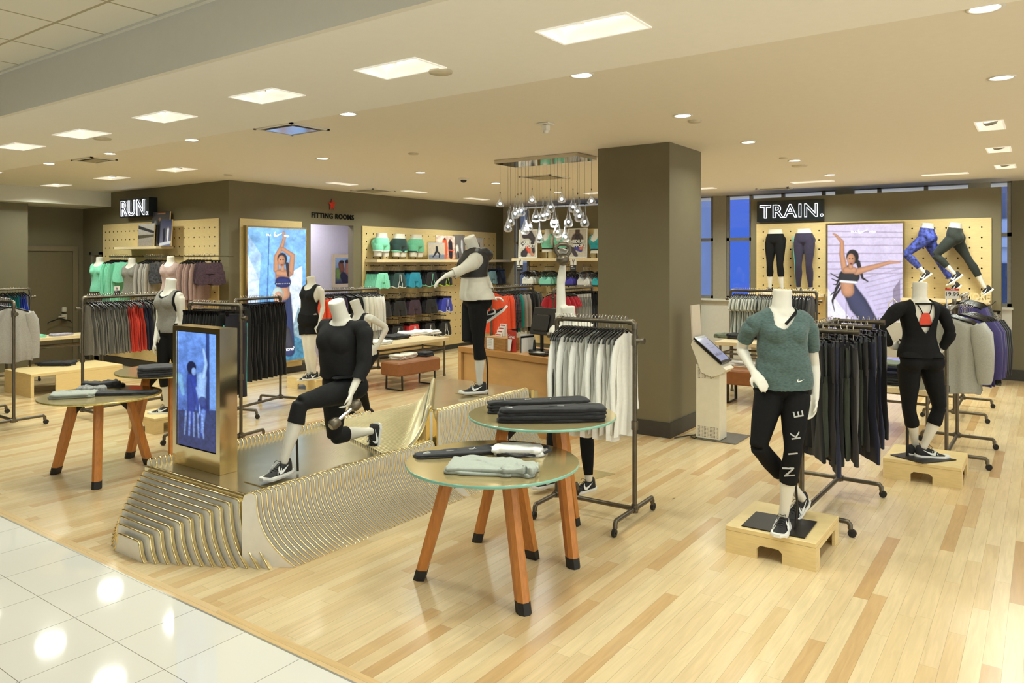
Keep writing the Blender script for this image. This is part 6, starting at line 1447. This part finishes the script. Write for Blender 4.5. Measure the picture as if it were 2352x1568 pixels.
def dthing(name, label, cat, px, n, z=DH):
    q = on_desk(px, 0, n); t = thing(name, label, cat, (q.x, q.y, z), rzd); return t
t = dthing('slatted_box', 'horizontally ribbed plywood box with a notice on the cash desk', 'box', 1112, .05)
mb = MB()
for i in range(11): mb.box((0, 0, i * .0135), (.36 , .22, i * .0135 + .010)); 
mb.box((.01, .01, 0), (.35, .21, .147)); mb.build('box', M_dke, t)
pp = Paint(40, 44, 'ecebe6')
for i in range(7): pp.poly([(.12, .78 - i * .08), (.82 - .05 * (i % 3), .78 - i * .08), (.82 - .05 * (i % 3), .755 - i * .08), (.12, .755 - i * .08)], '8f8c86')
pp.poly([(.2, .90), (.8, .90), (.8, .86), (.2, .86)], '55524e'); pp.poly([(.4, .14), (.6, .14), (.6, .1), (.4, .1)], '8f8c86')
link('notice', pp.mesh('notice', (.045, -.003, .01), (1, 0, 0), (0, 0, 1), .12, .125, A_print), t)
t = dthing('leaflet_holder', 'stepped white holder of red and white leaflets on the cash desk', 'leaflet holder', 1138, .14, DH + .149)
for i in range(4):
    mb = MB(); mb.box((0, i * .022, 0), (.10, i * .022 + .018, .035 + i * .034)); mb.box((.012, i * .022 - .001, .012 + i * .034), (.088, i * .022, .026 + i * .034), 1); mb.build('leaflet', [M_wht, mat('red_print', 'c9493c', .5)], t)
t = dthing('save_sign', 'red standing card reading Save on the cash desk', 'sign', 1166, .10)
mb = MB(); mb.box((0, 0, 0), (.13, .012, .235)); mb.build('card', mat('brick_red_card', 'b8382a', .45), t); text_obj('lettering', 'Save', .058, M_wht, t, frame_M((.012, -.002, .15), (1, 0, 0), (0, 0, 1)), .0005)
mb = MB(); mb.prism([(.02, .01), (.06, .01), (.09, .14), (.02, .14)], (0, -.02, 0), (1, 0, 0), (0, 0, 1), (0, 1, 0), .003); mb.build('white_slip', M_wht, t)
t = dthing('paper_tray', 'dark tray of upright papers beside the red card', 'tray', 1194, .12)
for i in range(3): mb = MB(); mb.box((i * .012, 0, 0), (i * .012 + .004, .2, .2 - i * .02)); mb.build('paper', M_wht if i % 2 == 0 else M_glossb, t)
t = dthing('card_scanner', 'black rounded scanner base on the cash desk', 'scanner', 1203, .22)
mb = MB(); mb.box((0, 0, 0), (.20, .18, .03), bev=.012); mb.build('base', M_glossb, t); mb = MB(); mb.cyl((.05, .09, .03), (.045, .09, .13), .035, .03, 16); mb.build('head', M_glossb, t)
t = dthing('till_monitor', 'black till monitor seen from behind on a tall stand', 'monitor', 1236, .30)
mb = MB(); mb.box((-.02, -.12, 0), (.22, .10, .03), bev=.012); mb.build('base', M_glossb, t); mb = MB(); mb.box((.05, -.03, .03), (.085, .01, .34), bev=.01); mb.build('stand', M_glossb, t)
mb = MB(); Mx = Matrix.Translation((.10, -.05, .36)) @ Matrix.Rotation(math.radians(-14), 4, 'X'); mb.box((-.14, -.012, -.16), (.20, .012, .14), 0, Mx, .008); mb.box((-.08, -.035, -.12), (.14, -.012, .06), 0, Mx, .012); mb.build('screen', M_dark, t)
t = dthing('keyboard_tray', 'low black tray with coloured cards in front of the till', 'tray', 1213, .06); mb = MB(); mb.box((0, 0, 0), (.24, .13, .028), bev=.008); mb.build('base', M_glossb, t); mb = MB(); mb.box((.05, .02, .029), (.15, .10, .034)); mb.build('card', M_cream, t)
# ---------------------------------------------------------------- tablet kiosk
t = thing('tablet_kiosk', 'cream perforated tablet kiosk beside the olive column', 'kiosk', (7.58, 2.84, 0)); M_kio = mat('kiosk_cream', 'e6dfcb', .4, var=.02)
mb = MB(); mb.box((-.12, -.30, 0), (.34, .14, .012), bev=.004); mb.build('foot_plate', mat('steel_foot', '77756e', .35, .6), t)
mb = MB(); mb.box((-.10, -.13, .012), (.10, .13, .78), bev=.006); mb.build('pedestal', M_kio, t)
pa, pb = V((0, .14, 1.045)), V((0, -.16, .80)); sl = (pb - pa).normalized(); nrm = V((0, sl.z * -1, sl.y)); nrm = nrm if nrm.z > 0 else -nrm
mb = MB(); mb.prism([(.175, .98), (.155, 1.03), (-.20, .745), (-.15, .70), (-.05, .66), (.06, .70)], (-.12, 0, 0), (0, 1, 0), (0, 0, 1), (1, 0, 0), .24); mb.build('head', M_kio, t)
mb = MB(); hw = .145; mb.prism([(-hw, 0), (hw, 0), (hw, .385), (-hw, .385)], pa, (1, 0, 0), sl, nrm, .02); tb = mb.build('tablet', M_glossb, t)
pp = Paint(60, 84, 'a9aec8'); pp.grad('9ea3c6', 'b4b7c9'); pp.mul(pp.noise(5, .15, 2))
for k in range(9): pp.poly([(.12 + k * .085, .22), (.16 + k * .085, .22), (.16 + k * .085, .34 - .03 * (k % 3)), (.12 + k * .085, .34 - .03 * (k % 3))], '3a3c50')
for k in range(3): pp.poly([(.15, .55 + k * .09), (.8 - .1 * k, .55 + k * .09), (.8 - .1 * k, .57 + k * .09), (.15, .57 + k * .09)], '8086a4')
link('tablet_screen', pp.mesh('tablet_screen', pa + sl * .355 + V((-hw + .022, 0, 0)) + nrm * .0205, (1, 0, 0), -sl, hw * 2 - .044, .325, attr_mat('tablet_image', .8, .1)), tb)
mb = MB(); mb.prism([(-.12, 0), (.12, 0), (.115, .36), (-.115, .36)], (0, .165, 1.03), (1, 0, 0), V((0, .05, 1)).normalized(), (0, -1, 0), .014); mb.build('back_flap', mat('kiosk_beige', 'd8cbb8', .4, var=.02), t)
mb = MB()
for a in range(14):
    for c_ in range(8):
        mb.box((-.1012, -.11 + a * .016, .035 + c_ * .014), (-.1000, -.103 + a * .016, .042 + c_ * .014))
        if a * .016 + c_ * .014 > .06: mb.box((-.1012, -.11 + a * .016, .64 + c_ * .014), (-.1000, -.103 + a * .016, .647 + c_ * .014))
o = mb.build('perforation', mat('hole_brown', '6a6252', .7), t); o['kind'] = 'stuff'
mb = MB(); pts = [(7.62, 2.99, .012), (7.55, 3.04, .012), (7.47, 3.02, .014), (7.44, 2.97, .012), (7.50, 2.95, .02), (7.56, 3.0, .022), (7.50, 3.07, .014), (7.40, 3.12, .012), (7.33, 3.14, .012)]
mb.tube([V(p) for p in pts], .006, 6); o = mb.build('power_cable', M_rub); tag(o, 'black looped power cable on the floor between kiosk and column', 'cable')
# ---------------------------------------------------------------- benches, tables, boxes
def bench(label, x0, x1, y0, y1, z0, z1):
    t = thing('leather_bench', label, 'bench', ((x0 + x1) / 2, (y0 + y1) / 2, 0)); X, Y = (x1 - x0) / 2, (y1 - y0) / 2
    mb = MB(); mb.box((-X, -Y, z0), (X, Y, z1), bev=.02); mb.build('seat', M_leather, t)
    lx = X > Y
    for s in (-1, 1):
        mb = MB(); a = (X if lx else Y) * .78 * s; b = (Y if lx else X) * .8
        pts = [(a, -b, z0), (a, -b * 1.05, .01), (a, b * 1.05, .01), (a, b, z0)] if lx else [(-b, a, z0), (-b * 1.05, a, .01), (b * 1.05, a, .01), (b, a, z0)]
        mb.tube(pts, [(.02, .012)] * 4, 4, up=(1, 0, 0) if lx else (0, 1, 0)); mb.build('leg_frame', M_dark, t)
    return t
bench('cognac leather bench between the platform and the shorts wall', 7.68, 8.58, 7.42, 7.80, .215, .41)
bench('cognac leather bench behind the tablet kiosk', 9.55, 9.95, 2.35, 3.50, .25, .44)
def shelf_table(label, x0, x1, y0, y1, h, th=.05, caster_=False):
    t = thing('display_table', label, 'table', ((x0 + x1) / 2, (y0 + y1) / 2, 0)); X, Y = (x1 - x0) / 2, (y1 - y0) / 2
    mb = MB(); mb.box((-X, -Y, h - th), (X, Y, h), bev=.004); mb.build('table_top', M_maple, t)
    for sx in (-1, 1):
        for sy in (-1, 1):
            mb = MB(); mb.cyl((sx * (X - .06), sy * (Y - .06), 0), (sx * (X - .06), sy * (Y - .06), h - th), .016, n=10); mb.cyl((sx * (X - .06), sy * (Y - .06), 0), (sx * (X - .06), sy * (Y - .06), .03), .024, n=10); mb.build('leg', M_pipe, t)
    for sy in (-1, 1): mb = MB(); mb.cyl((-X + .06, sy * (Y - .06), h - .16), (X - .06, sy * (Y - .06), h - .16), .014, n=8); mb.build('side_rail', M_pipe, t)
    for sx in (-1, 1): mb = MB(); mb.cyl((sx * (X - .06), -Y + .06, h - .16), (sx * (X - .06), Y - .06, h - .16), .014, n=8); mb.build('end_rail', M_pipe, t)
    return t
shelf_table('maple topped pipe table of folded tees before the shorts wall', 7.45, 9.30, 7.86, 8.45, .62)
shelf_table('maple topped pipe table behind the running rack at left', 4.6, 5.95, 12.08, 12.5, .72)
shelf_table('maple topped pipe table with dark folded items behind the kiosk', 10.0, 10.6, 2.35, 3.70, .75)
shelf_table('low maple topped pipe table under the stack of navy clothes', 8.9, 9.6, .95, 1.62, .50, .06)
shelf_table('maple topped table cut by the left picture edge', 2.9, 3.7, 9.55, 9.95, .62) if False else None
t = thing('plywood_cube', 'low open plywood cube table on the floor at left', 'cube table', (5.1, 11.6, 0)); 
for a in (((-.62, -.42, .28), (.62, .42, .32)),): mb = MB(); mb.box(*a, bev=.003); mb.build('cube_top', M_ply, t)
for s in (-1, 1): mb = MB(); mb.box((s * .62, -.42, 0), (s * .58, .42, .28)); mb.build('side_board', M_ply, t)
mb = MB(); mb.box((-.30, -.42, 0), (.58, -.39, .28)); mb.build('front_board', M_ply, t)
# folded goods
def fold_at(name, label, cat, px, py, z, w, d, h, m, rz, **k):
    q = G(px, py, z); return folded(name, label, cat, (q.x, q.y), z + .001, w, d, h, m, rz, **k)
F_blk = fab('folded_black', '202024', var=.25); F_chr = fab('folded_charcoal', '323236', var=.2); F_lg = fab('folded_pale_grey', 'aab0a6', var=.06, scale=80); F_wh = fab('folded_white', 'f0efea', var=.02)
ra = math.atan2(RGT.y, RGT.x)
def legg(name, label, px, py, z, L_, w, h, rz, letters, seed, layers=2):
    o = fold_at(name, label, 'leggings', px, py, z, L_, w, h, F_chr if letters == 'NIKE' and layers == 2 else F_blk, rz, layers=layers, seed=seed, wav=.012, shape=lambda x, y: (x, y * (.62 + .42 * (x + .5) ** 1.2) + .22 * max(0, x - .1) * 1))
    n = len(letters)
    for i, ch in enumerate(letters):
        if ch == ' ': continue
        me = text_obj('l', ch, .062, M_wht, None, Matrix.Identity(4), .0006, offset=.001)
        me.transform(Matrix.Rotation(math.radians(90), 4, 'Z')); x = -L_ * .40 + i * L_ * .60 / max(1, n - 1)
        zz = h * 1.06 + .004
        # drop each vertex on the folded surface
        vv = [v.co.copy() for v in o.data.vertices]
        for v in me.vertices:
            v.co.x += x + .02; v.co.y += -.02
            best = sorted(vv, key=lambda p: (p.x - v.co.x) ** 2 + (p.y - v.co.y) ** 2 - (p.z * .02))[:3]
            v.co.z = max(p.z for p in best) + .0035
        link('printed_letter', me, o)
    return o
legg('folded_leggings', 'folded charcoal leggings with white letters on the lower glass table', 1085, 1040, .70, .70, .18, .02, ra + .33, 'NIKE', 3)
fold_at('folded_tee', 'pale grey folded tee at the front of the lower glass table', 't-shirt', 1108, 1078, .70, .40, .27, .035, F_lg, ra - .18, layers=2, seed=5, wav=.022)
fold_at('folded_shorts', 'crumpled pale grey folded sleeve end beside the grey tee', 't-shirt', 1190, 1086, .70, .18, .15, .042, F_lg, ra - .35, layers=2, seed=9, wav=.035)
o = fold_at('folded_bra', 'white folded sports bra with dark edging on the lower glass table', 'sports bra', 1192, 1042, .70, .30, .16, .045, F_wh, ra - .1, layers=2, seed=6, wav=.02)
mb = MB(); mb.tube([(.15 * math.cos(a), -.083 * math.sin(a) - .01, .012 + .006 * math.sin(a * 7)) for a in [math.pi * i / 20 for i in range(21)]], .008, 6); mb.tube([(.13, .05, .03), (.17, .03, .04), (.19, -.02, .03), (.15, -.05, .02)], .008, 6); mb.build('dark_edging', F_chr, o)
for i, (px, py, ly) in enumerate(((1236, 944, 4), (1268, 966, 4))):
    o = legg('folded_leggings', ('rear' if i == 0 else 'front') + ' stack of folded black leggings on the taller glass table', px, py, .85, .68, .19, .075 if i == 0 else .085, ra + .16 - .06 * i, ' T R L ' if i == 0 else 'L   I ', 11 + i, ly)
fold_at('folded_tee', 'pale grey folded tee on the lower gold edged table', 't-shirt', 170, 910, .70, .34, .24, .035, F_lg, ra + .3, layers=2, seed=21, wav=.02)
fold_at('folded_leggings', 'long folded charcoal leggings across the lower gold edged table', 'leggings', 255, 906, .70, .74, .14, .025, F_chr, ra + .12, layers=2, seed=22)
fold_at('folded_shorts', 'crumpled dark shorts at the back of the lower gold edged table', 'shorts', 235, 890, .70, .32, .16, .05, F_chr, ra + .2, layers=2, seed=23, wav=.03)
fold_at('folded_tank', 'striped grey crumpled tank top on the lower gold edged table', 'tank top', 208, 901, .70, .22, .16, .045, fab('marled_grey', '8c8c88', var=.4, scale=40), ra + .2, seed=24, wav=.03)
fold_at('folded_leggings', 'stack of folded charcoal leggings on the taller gold table', 'leggings', 358, 862, .84, .28, .30, .085, F_chr, ra + .5, layers=4, seed=25)
fold_at('folded_trousers', 'black folded trousers on the low plywood cube', 'trousers', 130, 838, .32, .50, .26, .05, F_blk, ra, layers=2, seed=26, wav=.03)
folded('folded_tee', 'mint folded tee on the pipe table behind the running rack', 't-shirt', (4.92, 12.22), .721, .32, .20, .035, Fm, 0, layers=1, seed=27)
folded('folded_tee', 'pale violet folded tee on the pipe table behind the running rack', 't-shirt', (5.32, 12.22), .721, .30, .18, .03, fab('pale_violet_fold', 'aaa4b4', var=.2), 0, layers=2, seed=28)
for i, (px, py, m_, lb, w) in enumerate(((865, 790, F_wh, 'white folded tee at the left end of the maple table', .36), (905, 777, F_blk, 'black folded hoodie on the maple table before the shorts wall', .42), (950, 768, F_wh, 'white folded tee in the middle of the maple table', .5), (985, 766, F_wh, 'white folded tee at the right end of the maple table', .3))):
    fold_at('folded_tee', lb, 't-shirt', px, py, .62, w, .34, .05, m_, 0, layers=2, seed=30 + i, wav=.03)
fold_at('folded_tee', 'cream folded tee on the left end of the front leather bench', 't-shirt', 926, 822, .41, .44, .26, .06, F_w2, .2, layers=3, seed=36, wav=.03)
fold_at('folded_bag', 'black folded jacket on the right end of the front leather bench', 'jacket', 976, 817, .41, .22, .22, .06, F_blk, 0, layers=2, seed=37)
for i, x in enumerate((1700, 1740)): fold_at('folded_tee', ('left' if i == 0 else 'right') + ' white folded tee on the bench behind the kiosk', 't-shirt', x, 838, .44, .26, .50, .06, F_wh, 0, layers=2, seed=38 + i, wav=.02)
fold_at('folded_tee', 'green camouflage folded tee on the table behind the kiosk', 't-shirt', 1672, 775, .75, .34, .30, .05, mat('camouflage', '6d7562', .8, var=.5, scale=14), 0, seed=40, wav=.03)
for i, x in enumerate((1700, 1735)): fold_at('folded_bundle', ('left' if i == 0 else 'right') + ' black folded bundle on the table behind the kiosk', 'clothes', x, 777, .75, .34, .30, .06, F_blk, 0, layers=2, seed=41 + i, wav=.03)
q = V((9.22, 1.28, 0))
for i in range(9): folded('folded_sweater', '%s %s folded garment up the stack on the low right table' % (nth(i), 'olive' if i == 8 else 'navy' if i > 3 else 'black'), 'sweater', (q.x + .01 * math.sin(i * 2.3), q.y + .012 * math.cos(i * 3.1)), .501 + i * .026, .40, .46, .024, fab('olive_fold', '5f6a58') if i == 8 else fab('navy_fold', '20233f') if i > 3 else F_blk, 0, seed=50 + i, group='folded garments on the low right table', wav=.015)
# wooden cube corner at the left picture edge
t = thing('display_table', 'maple table corner entering at the left picture edge', 'table', (3.02, 9.72, 0)); mb = MB(); mb.box((-.45, -.25, .56), (.33, .25, .62), bev=.004); mb.build('table_top', M_maple, t)
for s in (-.4, .27): mb = MB(); mb.cyl((s, .2, 0), (s, .2, .56), .016); mb.build('leg', M_pipe, t)
# ---------------------------------------------------------------- shorts rows
T_w = mat('white_trim', 'e9ebe6', .6, var=.02); T_m = mat('mint_trim', '8fe0c2', .6, var=.02); T_y = mat('lime_trim', 'c9e34a', .5, var=.02)
S_mint = fab('mint_shorts', '86dcba'); S_grn = fab('bottle_green_shorts', '26413f'); S_teal = fab('turquoise_shorts', '2291ae', rough=.5); S_blk = fab('black_shorts', '141316', rough=.5); S_plum = fab('plum_shorts', '3a2433', rough=.5); S_blue = fab('royal_shorts', '3c44b4', rough=.5); S_lb = fab('pale_blue_shorts', '7fa3ad'); S_red = fab('red_shorts', 'd63a3a', rough=.5)
SM = {k: shorts_mesh(m, tr) for k, (m, tr) in dict(mint=(S_mint, T_m), green=(S_grn, T_w), teal=(S_teal, None), blackmint=(S_blk, T_m), blacklime=(S_blk, T_y), black=(S_blk, None), plum=(S_plum, None), blue=(S_blue, T_w), lb=(S_lb, None), blackwhite=(S_blk, T_w), red=(S_red, T_w)).items()}
def peg_rail(label, q, N, L_=.33):
    mb = MB(); N = V(N); mb.cyl(q - N * L_, q, .007, n=8); mb.ball(q, .011, 10)
    o = mb.build('peg_rail', M_dark); return tag(o, label, 'peg rail', 'peg rails on the walls')
cname = dict(mint='mint', green='bottle green', teal='turquoise', blackmint='mint trimmed black', blacklime='lime trimmed black', black='plain black', plum='plum', blue='royal blue', lb='pale blue', blackwhite='white trimmed black', red='red')
def shorts_arm(px, z, kind, rown, nn=5, where=''):
    nn += 3
    q = WY(px, 600, 9.87); q.z = z; rail = '%s shorts' % cname[kind]
    peg_rail('dark peg rail holding the %s in the %s row%s' % (rail, rown, where), q, (0, -1, 0))
    for i in range(nn):
        o = link('running_shorts', SM[kind], None, (q.x - .0, q.y + .015 + i * .038, z - .0165), '%s pair of %s in the %s row%s, from the front' % (nth(i), rail, rown, where), 'shorts', '%s in the %s row%s' % (rail, rown, where)); link('hanger', HM[1], o)
for px, kd, wh in ((880, 'mint', ''), (918, 'green', ''), (955, 'teal', ''), (993, 'blackmint', ''), (1026, 'blacklime', ''), (1132, 'lb', ''), (1152, 'black', ' at right')): shorts_arm(px, 1.765, kd, 'top', 5, wh)
for px, kd, wh in ((884, 'black', ' at left'), (920, 'black', ' second from left'), (954, 'plum', ''), (992, 'black', ' centre'), (1027, 'blue', '')): shorts_arm(px, 1.235, kd, 'middle', 5, wh)
for px, kd, wh in ((876, 'red', ' at left'), (915, 'blackwhite', ' at left'), (952, 'red', ' centre'), (989, 'blackwhite', ' centre'), (1024, 'blackwhite', ' at right')): shorts_arm(px, .76, kd, 'bottom', 4, wh)
# bras
BR = {}
for k, c, e in (('white', 'dfe0da', '1d1c1e'), ('mint', '83d0bd', '2a4644'), ('purple', '3f36a0', '1d1c1e'), ('silver', 'cfd0ce', '77757a'), ('teal', '2fa3ad', '1d1c1e'), ('lime print', '8d918c', 'c6dc3a'), ('black', '1d1c1f', '1d1c1f'), ('crimson', 'b3202f', '1d1c1e')): BR[k] = bra_mesh(fab(k + '_bra_cloth', c, rough=.5), mat(k + '_bra_edge', e, .6))
def bra_arm(px, z, kd, rown, nn=5):
    q = WX(px, 600, 12.68); q.z = z; peg_rail('dark peg rail of the %s bras in the %s bra row' % (kd, rown), q, (-1, 0, 0), .35)
    nn += 2
    for i in range(nn):
        o = link('sports_bra', BR[kd], None, (q.x + .015 + i * .042, q.y + .012 * math.sin(i * 2), z - .0165), '%s %s sports bra in the %s row, counted from the front' % (nth(i), kd, rown), 'sports bra', '%s sports bras in the %s row' % (kd, rown)); o.rotation_euler = (0, 0, -H90); link('hanger', HM[0], o)
for px, kd in ((1212, 'white'), (1252, 'mint'), (1302, 'purple'), (1340, 'silver'), (1374, 'teal')): bra_arm(px, 1.745, kd, 'top')
for px, kd in ((1226, 'lime print'), (1262, 'crimson'), (1300, 'black')): bra_arm(px, 1.22, kd, 'middle', 4)
for px, kd in ((1226, 'black'), (1258, 'crimson')): bra_arm(px, .80, kd, 'bottom', 3)
# ---------------------------------------------------------------- body forms
def frame_pts(o, lat, k=1):   # joints of a free standing torso at o (pelvis) with its left side towards lat
    lat = V(lat); z = V((0, 0, 1)); J = dict(pelvis=o, neck=o + z * .50, top=o + z * .60, shL=o + z * .45 + lat * .17, shR=o + z * .45 - lat * .17)
    J['elL'] = J['shL'] + lat * .03 - z * .05; J['wrL'] = J['elL'] - z * .03; J['elR'] = J['shR'] - lat * .03 - z * .05; J['wrR'] = J['elR'] - z * .03; J['hipL'] = o + lat * .08; J['hipR'] = o - lat * .08; J['knL'] = J['hipL'] - z * .4; J['knR'] = J['hipR'] - z * .4; J['anL'] = J['knL'] - z * .38; J['anR'] = J['knR'] - z * .38
    return J
def bust(label, px, py, X, mtop, neckw, lat=(0, -1, 0), Yp=None, bra=None, h0=.02, k=1.0, group=None, kind='tank'):
    q = WX(px, py, X) if Yp is None else WY(px, py, Yp); o = V((q.x, q.y, q.z - .60)); J = frame_pts(o, lat)
    t = thing('bust_form', label, 'bust form', (0, 0, 0), 0, group); b = Body(J, .012, arms='', legs='')
    f = (b.T - h0) * b.L; b.garment('body', f, 0.0, M_man, t, 0, thick=.003)
    if kind == 'bra': b.garment('sports_bra', np.minimum(b.top_f(.40, .86, None, .16, .115), .2), .008, mtop, t, .0); b.garment('band', np.minimum((.43 - b.T), (b.T - .38)) * b.L, .009, bra or M_blk, t, 0)
    else:
        rod(t, [o + V((.06, 0, .34)), V((6.825, o.y, o.z + .34))], .012, 'wall_arm')
        b.garment('top', b.top_f(h0 - .02, .95, None, .10, .16), .012, mtop, t, .008)
    return t, b, o
bust('mint topped headless bust at the left end of the RUN wall', 229, 590, 6.45, Fm, 0, lat=V((.45, -.9, 0)))
bust('grey topped headless bust in the middle of the RUN wall', 303, 593, 6.45, M_grey, 0, lat=V((.45, -.9, 0)))
bust('dusty pink topped headless bust at the right of the RUN wall', 392, 588, 6.45, fab('dusty_pink', 'b39a93', var=.1, scale=80), 0, lat=V((.45, -.9, 0)))
for px, m_, lb, kd in ((1258, fab('mint_bra_form', '7fcdb2'), 'white half bust in a mint bra between the two framed posters', 1), (1289, fab('mint_bra_form', '7fcdb2'), 'white half bust in a mint bra behind the raised kettlebell', 1), (1370, fab('teal_bra_form', '2a9aa6'), 'white half bust in a teal bra beside the column', 1)):
    t, b, o = bust(lb, px, 526, 12.85, m_, 0, kind='bra', bra=M_dark, h0=.26, group='half busts above the sports bras'); rod(t, [o + V((0, 0, .13)), V((o.x, o.y, 1.916))], .008, 'stand')
def lower_form(label, J, leg_m, cut, waist, group=None, vox=.012, legcut=None, shoes=True, toe=None, trim=None, off=.006, wr=.002, stripe=None):
    t = thing('leg_form', label, 'leg form', (0, 0, 0), 0, group); b = Body(J, vox, arms='')
    b.garment('body', b.legs_f(9 if legcut is None else legcut, .40), 0, M_man, t, 0, thick=.003)
    b.garment('leggings' if shoes else 'shorts', b.legs_f(cut, waist), off, leg_m, t, wr)
    if trim is not None:
        f = b.legs_f(cut, waist); f2 = np.where(f > 0, .018 - f, f); b.garment('hem_trim', np.minimum(f2, (.02 - b.T) * b.L), off + .002, trim, t, wr)
    c = J['pelvis'] + b.up * (.40 * b.L); mb = MB(); mb.tube([c - b.up * .004, c + b.up * .001], [(.108, .075)] * 2, 24, up=b.lat); mb.build('cap', M_man, t)
    if shoes:
        for s in 'LR': shoe(t, J['an' + s], toe[s])
    return t, b
for px, m_, tr, lb in ((876, S_mint, T_w, 'white hip form in pale mint shorts, left of three'), (917, S_grn, T_m, 'white hip form in bottle green shorts, middle of three'), (956, fab('sea_green_shorts', '6fbf9a'), S_grn, 'white hip form in sea green shorts, right of three')):
    q = WY(px, 560, 10.02); J = frame_pts(V((q.x, q.y, 2.17)), (1, 0, 0))
    for s, g_ in (('L', 1), ('R', -1)): J['kn' + s] += V((g_ * .02, 0, 0))
    t, b = lower_form(lb, J, m_, -.66, .22, 'hip forms on the shorts shelf', legcut=-.42, shoes=False, trim=tr, off=.014, wr=.006); rod(t, [V((q.x, q.y + .02, 2.08)), V((q.x, q.y + .02, 1.886))], .008, 'stand')
for i, (px, m_, lb) in enumerate(((1781, M_blk, 'white leg form in plain black leggings on the left TRAIN shelf'), (1847, fab('ink_purple', '2c2640', var=.15), 'white leg form in ink purple leggings with a teal stripe'))):
    q = WX(px, 600, 13.08); z0 = 1.30 + .095; J = frame_pts(V((q.x, q.y, z0 + .80)), (0, -1, 0))
    for s, g_ in (('L', 1), ('R', -1)):
        J['hip' + s].z = z0 + .80; J['an' + s] = V((q.x + .03, q.y - g_ * .10 - .0, z0)); J['kn' + s] = V((q.x - .03, q.y - g_ * .085, z0 + .40))
    t, b = lower_form(lb, J, m_, .50 if i == 0 else .93, .25, 'leg forms on the left TRAIN shelf', toe={'L': V((-.75, .6, 0)), 'R': V((-.75, .6, 0))})
    if i == 1:
        mb = MB(); a, k_, h_ = J['anR'], J['knR'], J['hipR']; o_ = V((-.03, .05, 0)); mb.tube([h_ + V((-.03, .085, .08)), h_.lerp(k_, .3) + V((-.03, .078, 0)), k_ + V((-.02, .052, 0)), k_.lerp(a, .35) + V((-.01, .052, 0)), k_.lerp(a, .85) + V((0, .036, 0))], .008, 6); mb.build('side_stripe', Ftq, t)
def runform(label, hp, kf, af, kb_, ab, m_, cf):
    pel = WX(*hp, 13.05); lat = V((-1, .15, 0)).normalized()
    J = dict(pelvis=pel, neck=pel + V((0, -.06, .5)), top=pel + V((0, -.07, .6))); J['shL'] = J['neck'] + lat * .17; J['shR'] = J['neck'] - lat * .17
    J['hipL'] = pel + lat * .06 + V((0, 0, -.03)); J['hipR'] = pel - lat * .06 + V((0, 0, -.03)); J['knL'] = WX(*kf, 12.93); J['anL'] = WX(*af, 12.95); J['knR'] = WX(*kb_, 13.12); J['anR'] = WX(*ab, 13.12)
    lower_form(label, J, m_, cf, .25, 'running leg forms', toe={'L': V((-.1, .8, -.65)), 'R': V((-.1, .75, -.6))})
runform('leg form in blue patterned leggings mid stride under the right lights', (2128, 543), (2080, 583), (2122, 625), (2158, 600), (2190, 652), mat('blue_camo_knit', '3d4a9c', .7, var=.9, scale=22), .75)
runform('leg form in dark green-black leggings mid stride at the far right', (2192, 543), (2147, 586), (2192, 628), (2222, 592), (2262, 660), fab('green_black_knit', '202621', var=.25), .62)
# ---------------------------------------------------------------- clothes hung on the RUN wall
def wall_rail(label, x0, x1, z, X=6.52):
    a, b = WX(x0, 590, X), WX(x1, 590, X); t = thing('wall_rail', label, 'wall rail', ((a.x + b.x) / 2, (a.y + b.y) / 2, z), 0, 'wall rails on the RUN wall'); h = abs(a.y - b.y) / 2
    mb = MB(); mb.cyl((0, -h, 0), (0, h, 0), .012, n=10); mb.build('rail', M_pipe, t)
    for s in (-1, 1): mb = MB(); mb.cyl((0, s * (h - .04), 0), (.32, s * (h - .04), 0), .010, n=8); mb.build('bracket', M_pipe, t)
    return a.y, b.y
for x0, x1, nm, m_, sm_, c2 in ((252, 300, 'mint', Fm, S_mint, 'mint'), (332, 382, 'pale grey', Fs, fab('black_marble_shorts', '3a393c', var=.8, scale=30), 'marbled black'), (425, 496, 'dusty rose', fab('dusty_rose_knit', '9c7f76', var=.12, scale=70), fab('plum_print_shorts', '3c2630', var=.5, scale=40), 'dark plum')):
    ya, yb = wall_rail('dark wall rail of %s clothes on the RUN wall' % nm, x0, x1, 1.93)
    ym = ya + (yb - ya) * .55
    row(nm.replace(' ', '_') + '_shirt', '%s long sleeved shirt hung on the RUN wall' % nm, 'shirt', '%s shirts on the RUN wall' % nm, [top_mesh(m_, .70, .17, .2, .014, 'long', s, slw=.045) for s in (1, 2)], 0, (6.52, ya - .05, 0), (6.52, ym, 0), 5, 1.945, .35, .12, counted='from the left')
    row(c2.replace(' ', '_') + '_shorts', '%s shorts hung on the RUN wall' % c2, 'shorts', '%s shorts on the RUN wall' % c2, [shorts_mesh(sm_, None, .34, .20)], 1, (6.50, ym - .04, 0), (6.50, yb + .06, 0), 3, 1.945, -.9, .10, counted='from the left')
mb = MB(); mb.tube([(0, 0, 0)] * 1 + [(.0, 0, .0), (.02, 0, .02)], .001) if False else None
o = link('empty_hanger', HM[0], None, WY(137, 722, 14.74), 'empty dark clothes hanger hooked on the service door handle', 'hanger')
for px, z, lb, kd in ((262, 1.05, 'small tag card in front of the mint shirts', 'tag'),):
    ph_y(lb, kd, px, px + 13, 657, 675, 9.25, 1.4375, 'tag_card', lean=0, dep=.003)
# cream tote behind the open back mannequin
q = P(2052, 820, 7.05); t = thing('tote_bag', 'small cream tote bag hanging behind the open back mannequin', 'bag', q); mb = MB(); mb.box((-.02, -.09, 0), (.02, .09, .34), bev=.01); mb.build('bag', M_cream, t); mb = MB(); mb.tube([(0, -.05, .33), (0, -.04, .50), (0, 0, .55), (0, .04, .50), (0, .05, .33)], .006, 6); mb.build('strap', M_cream, t)
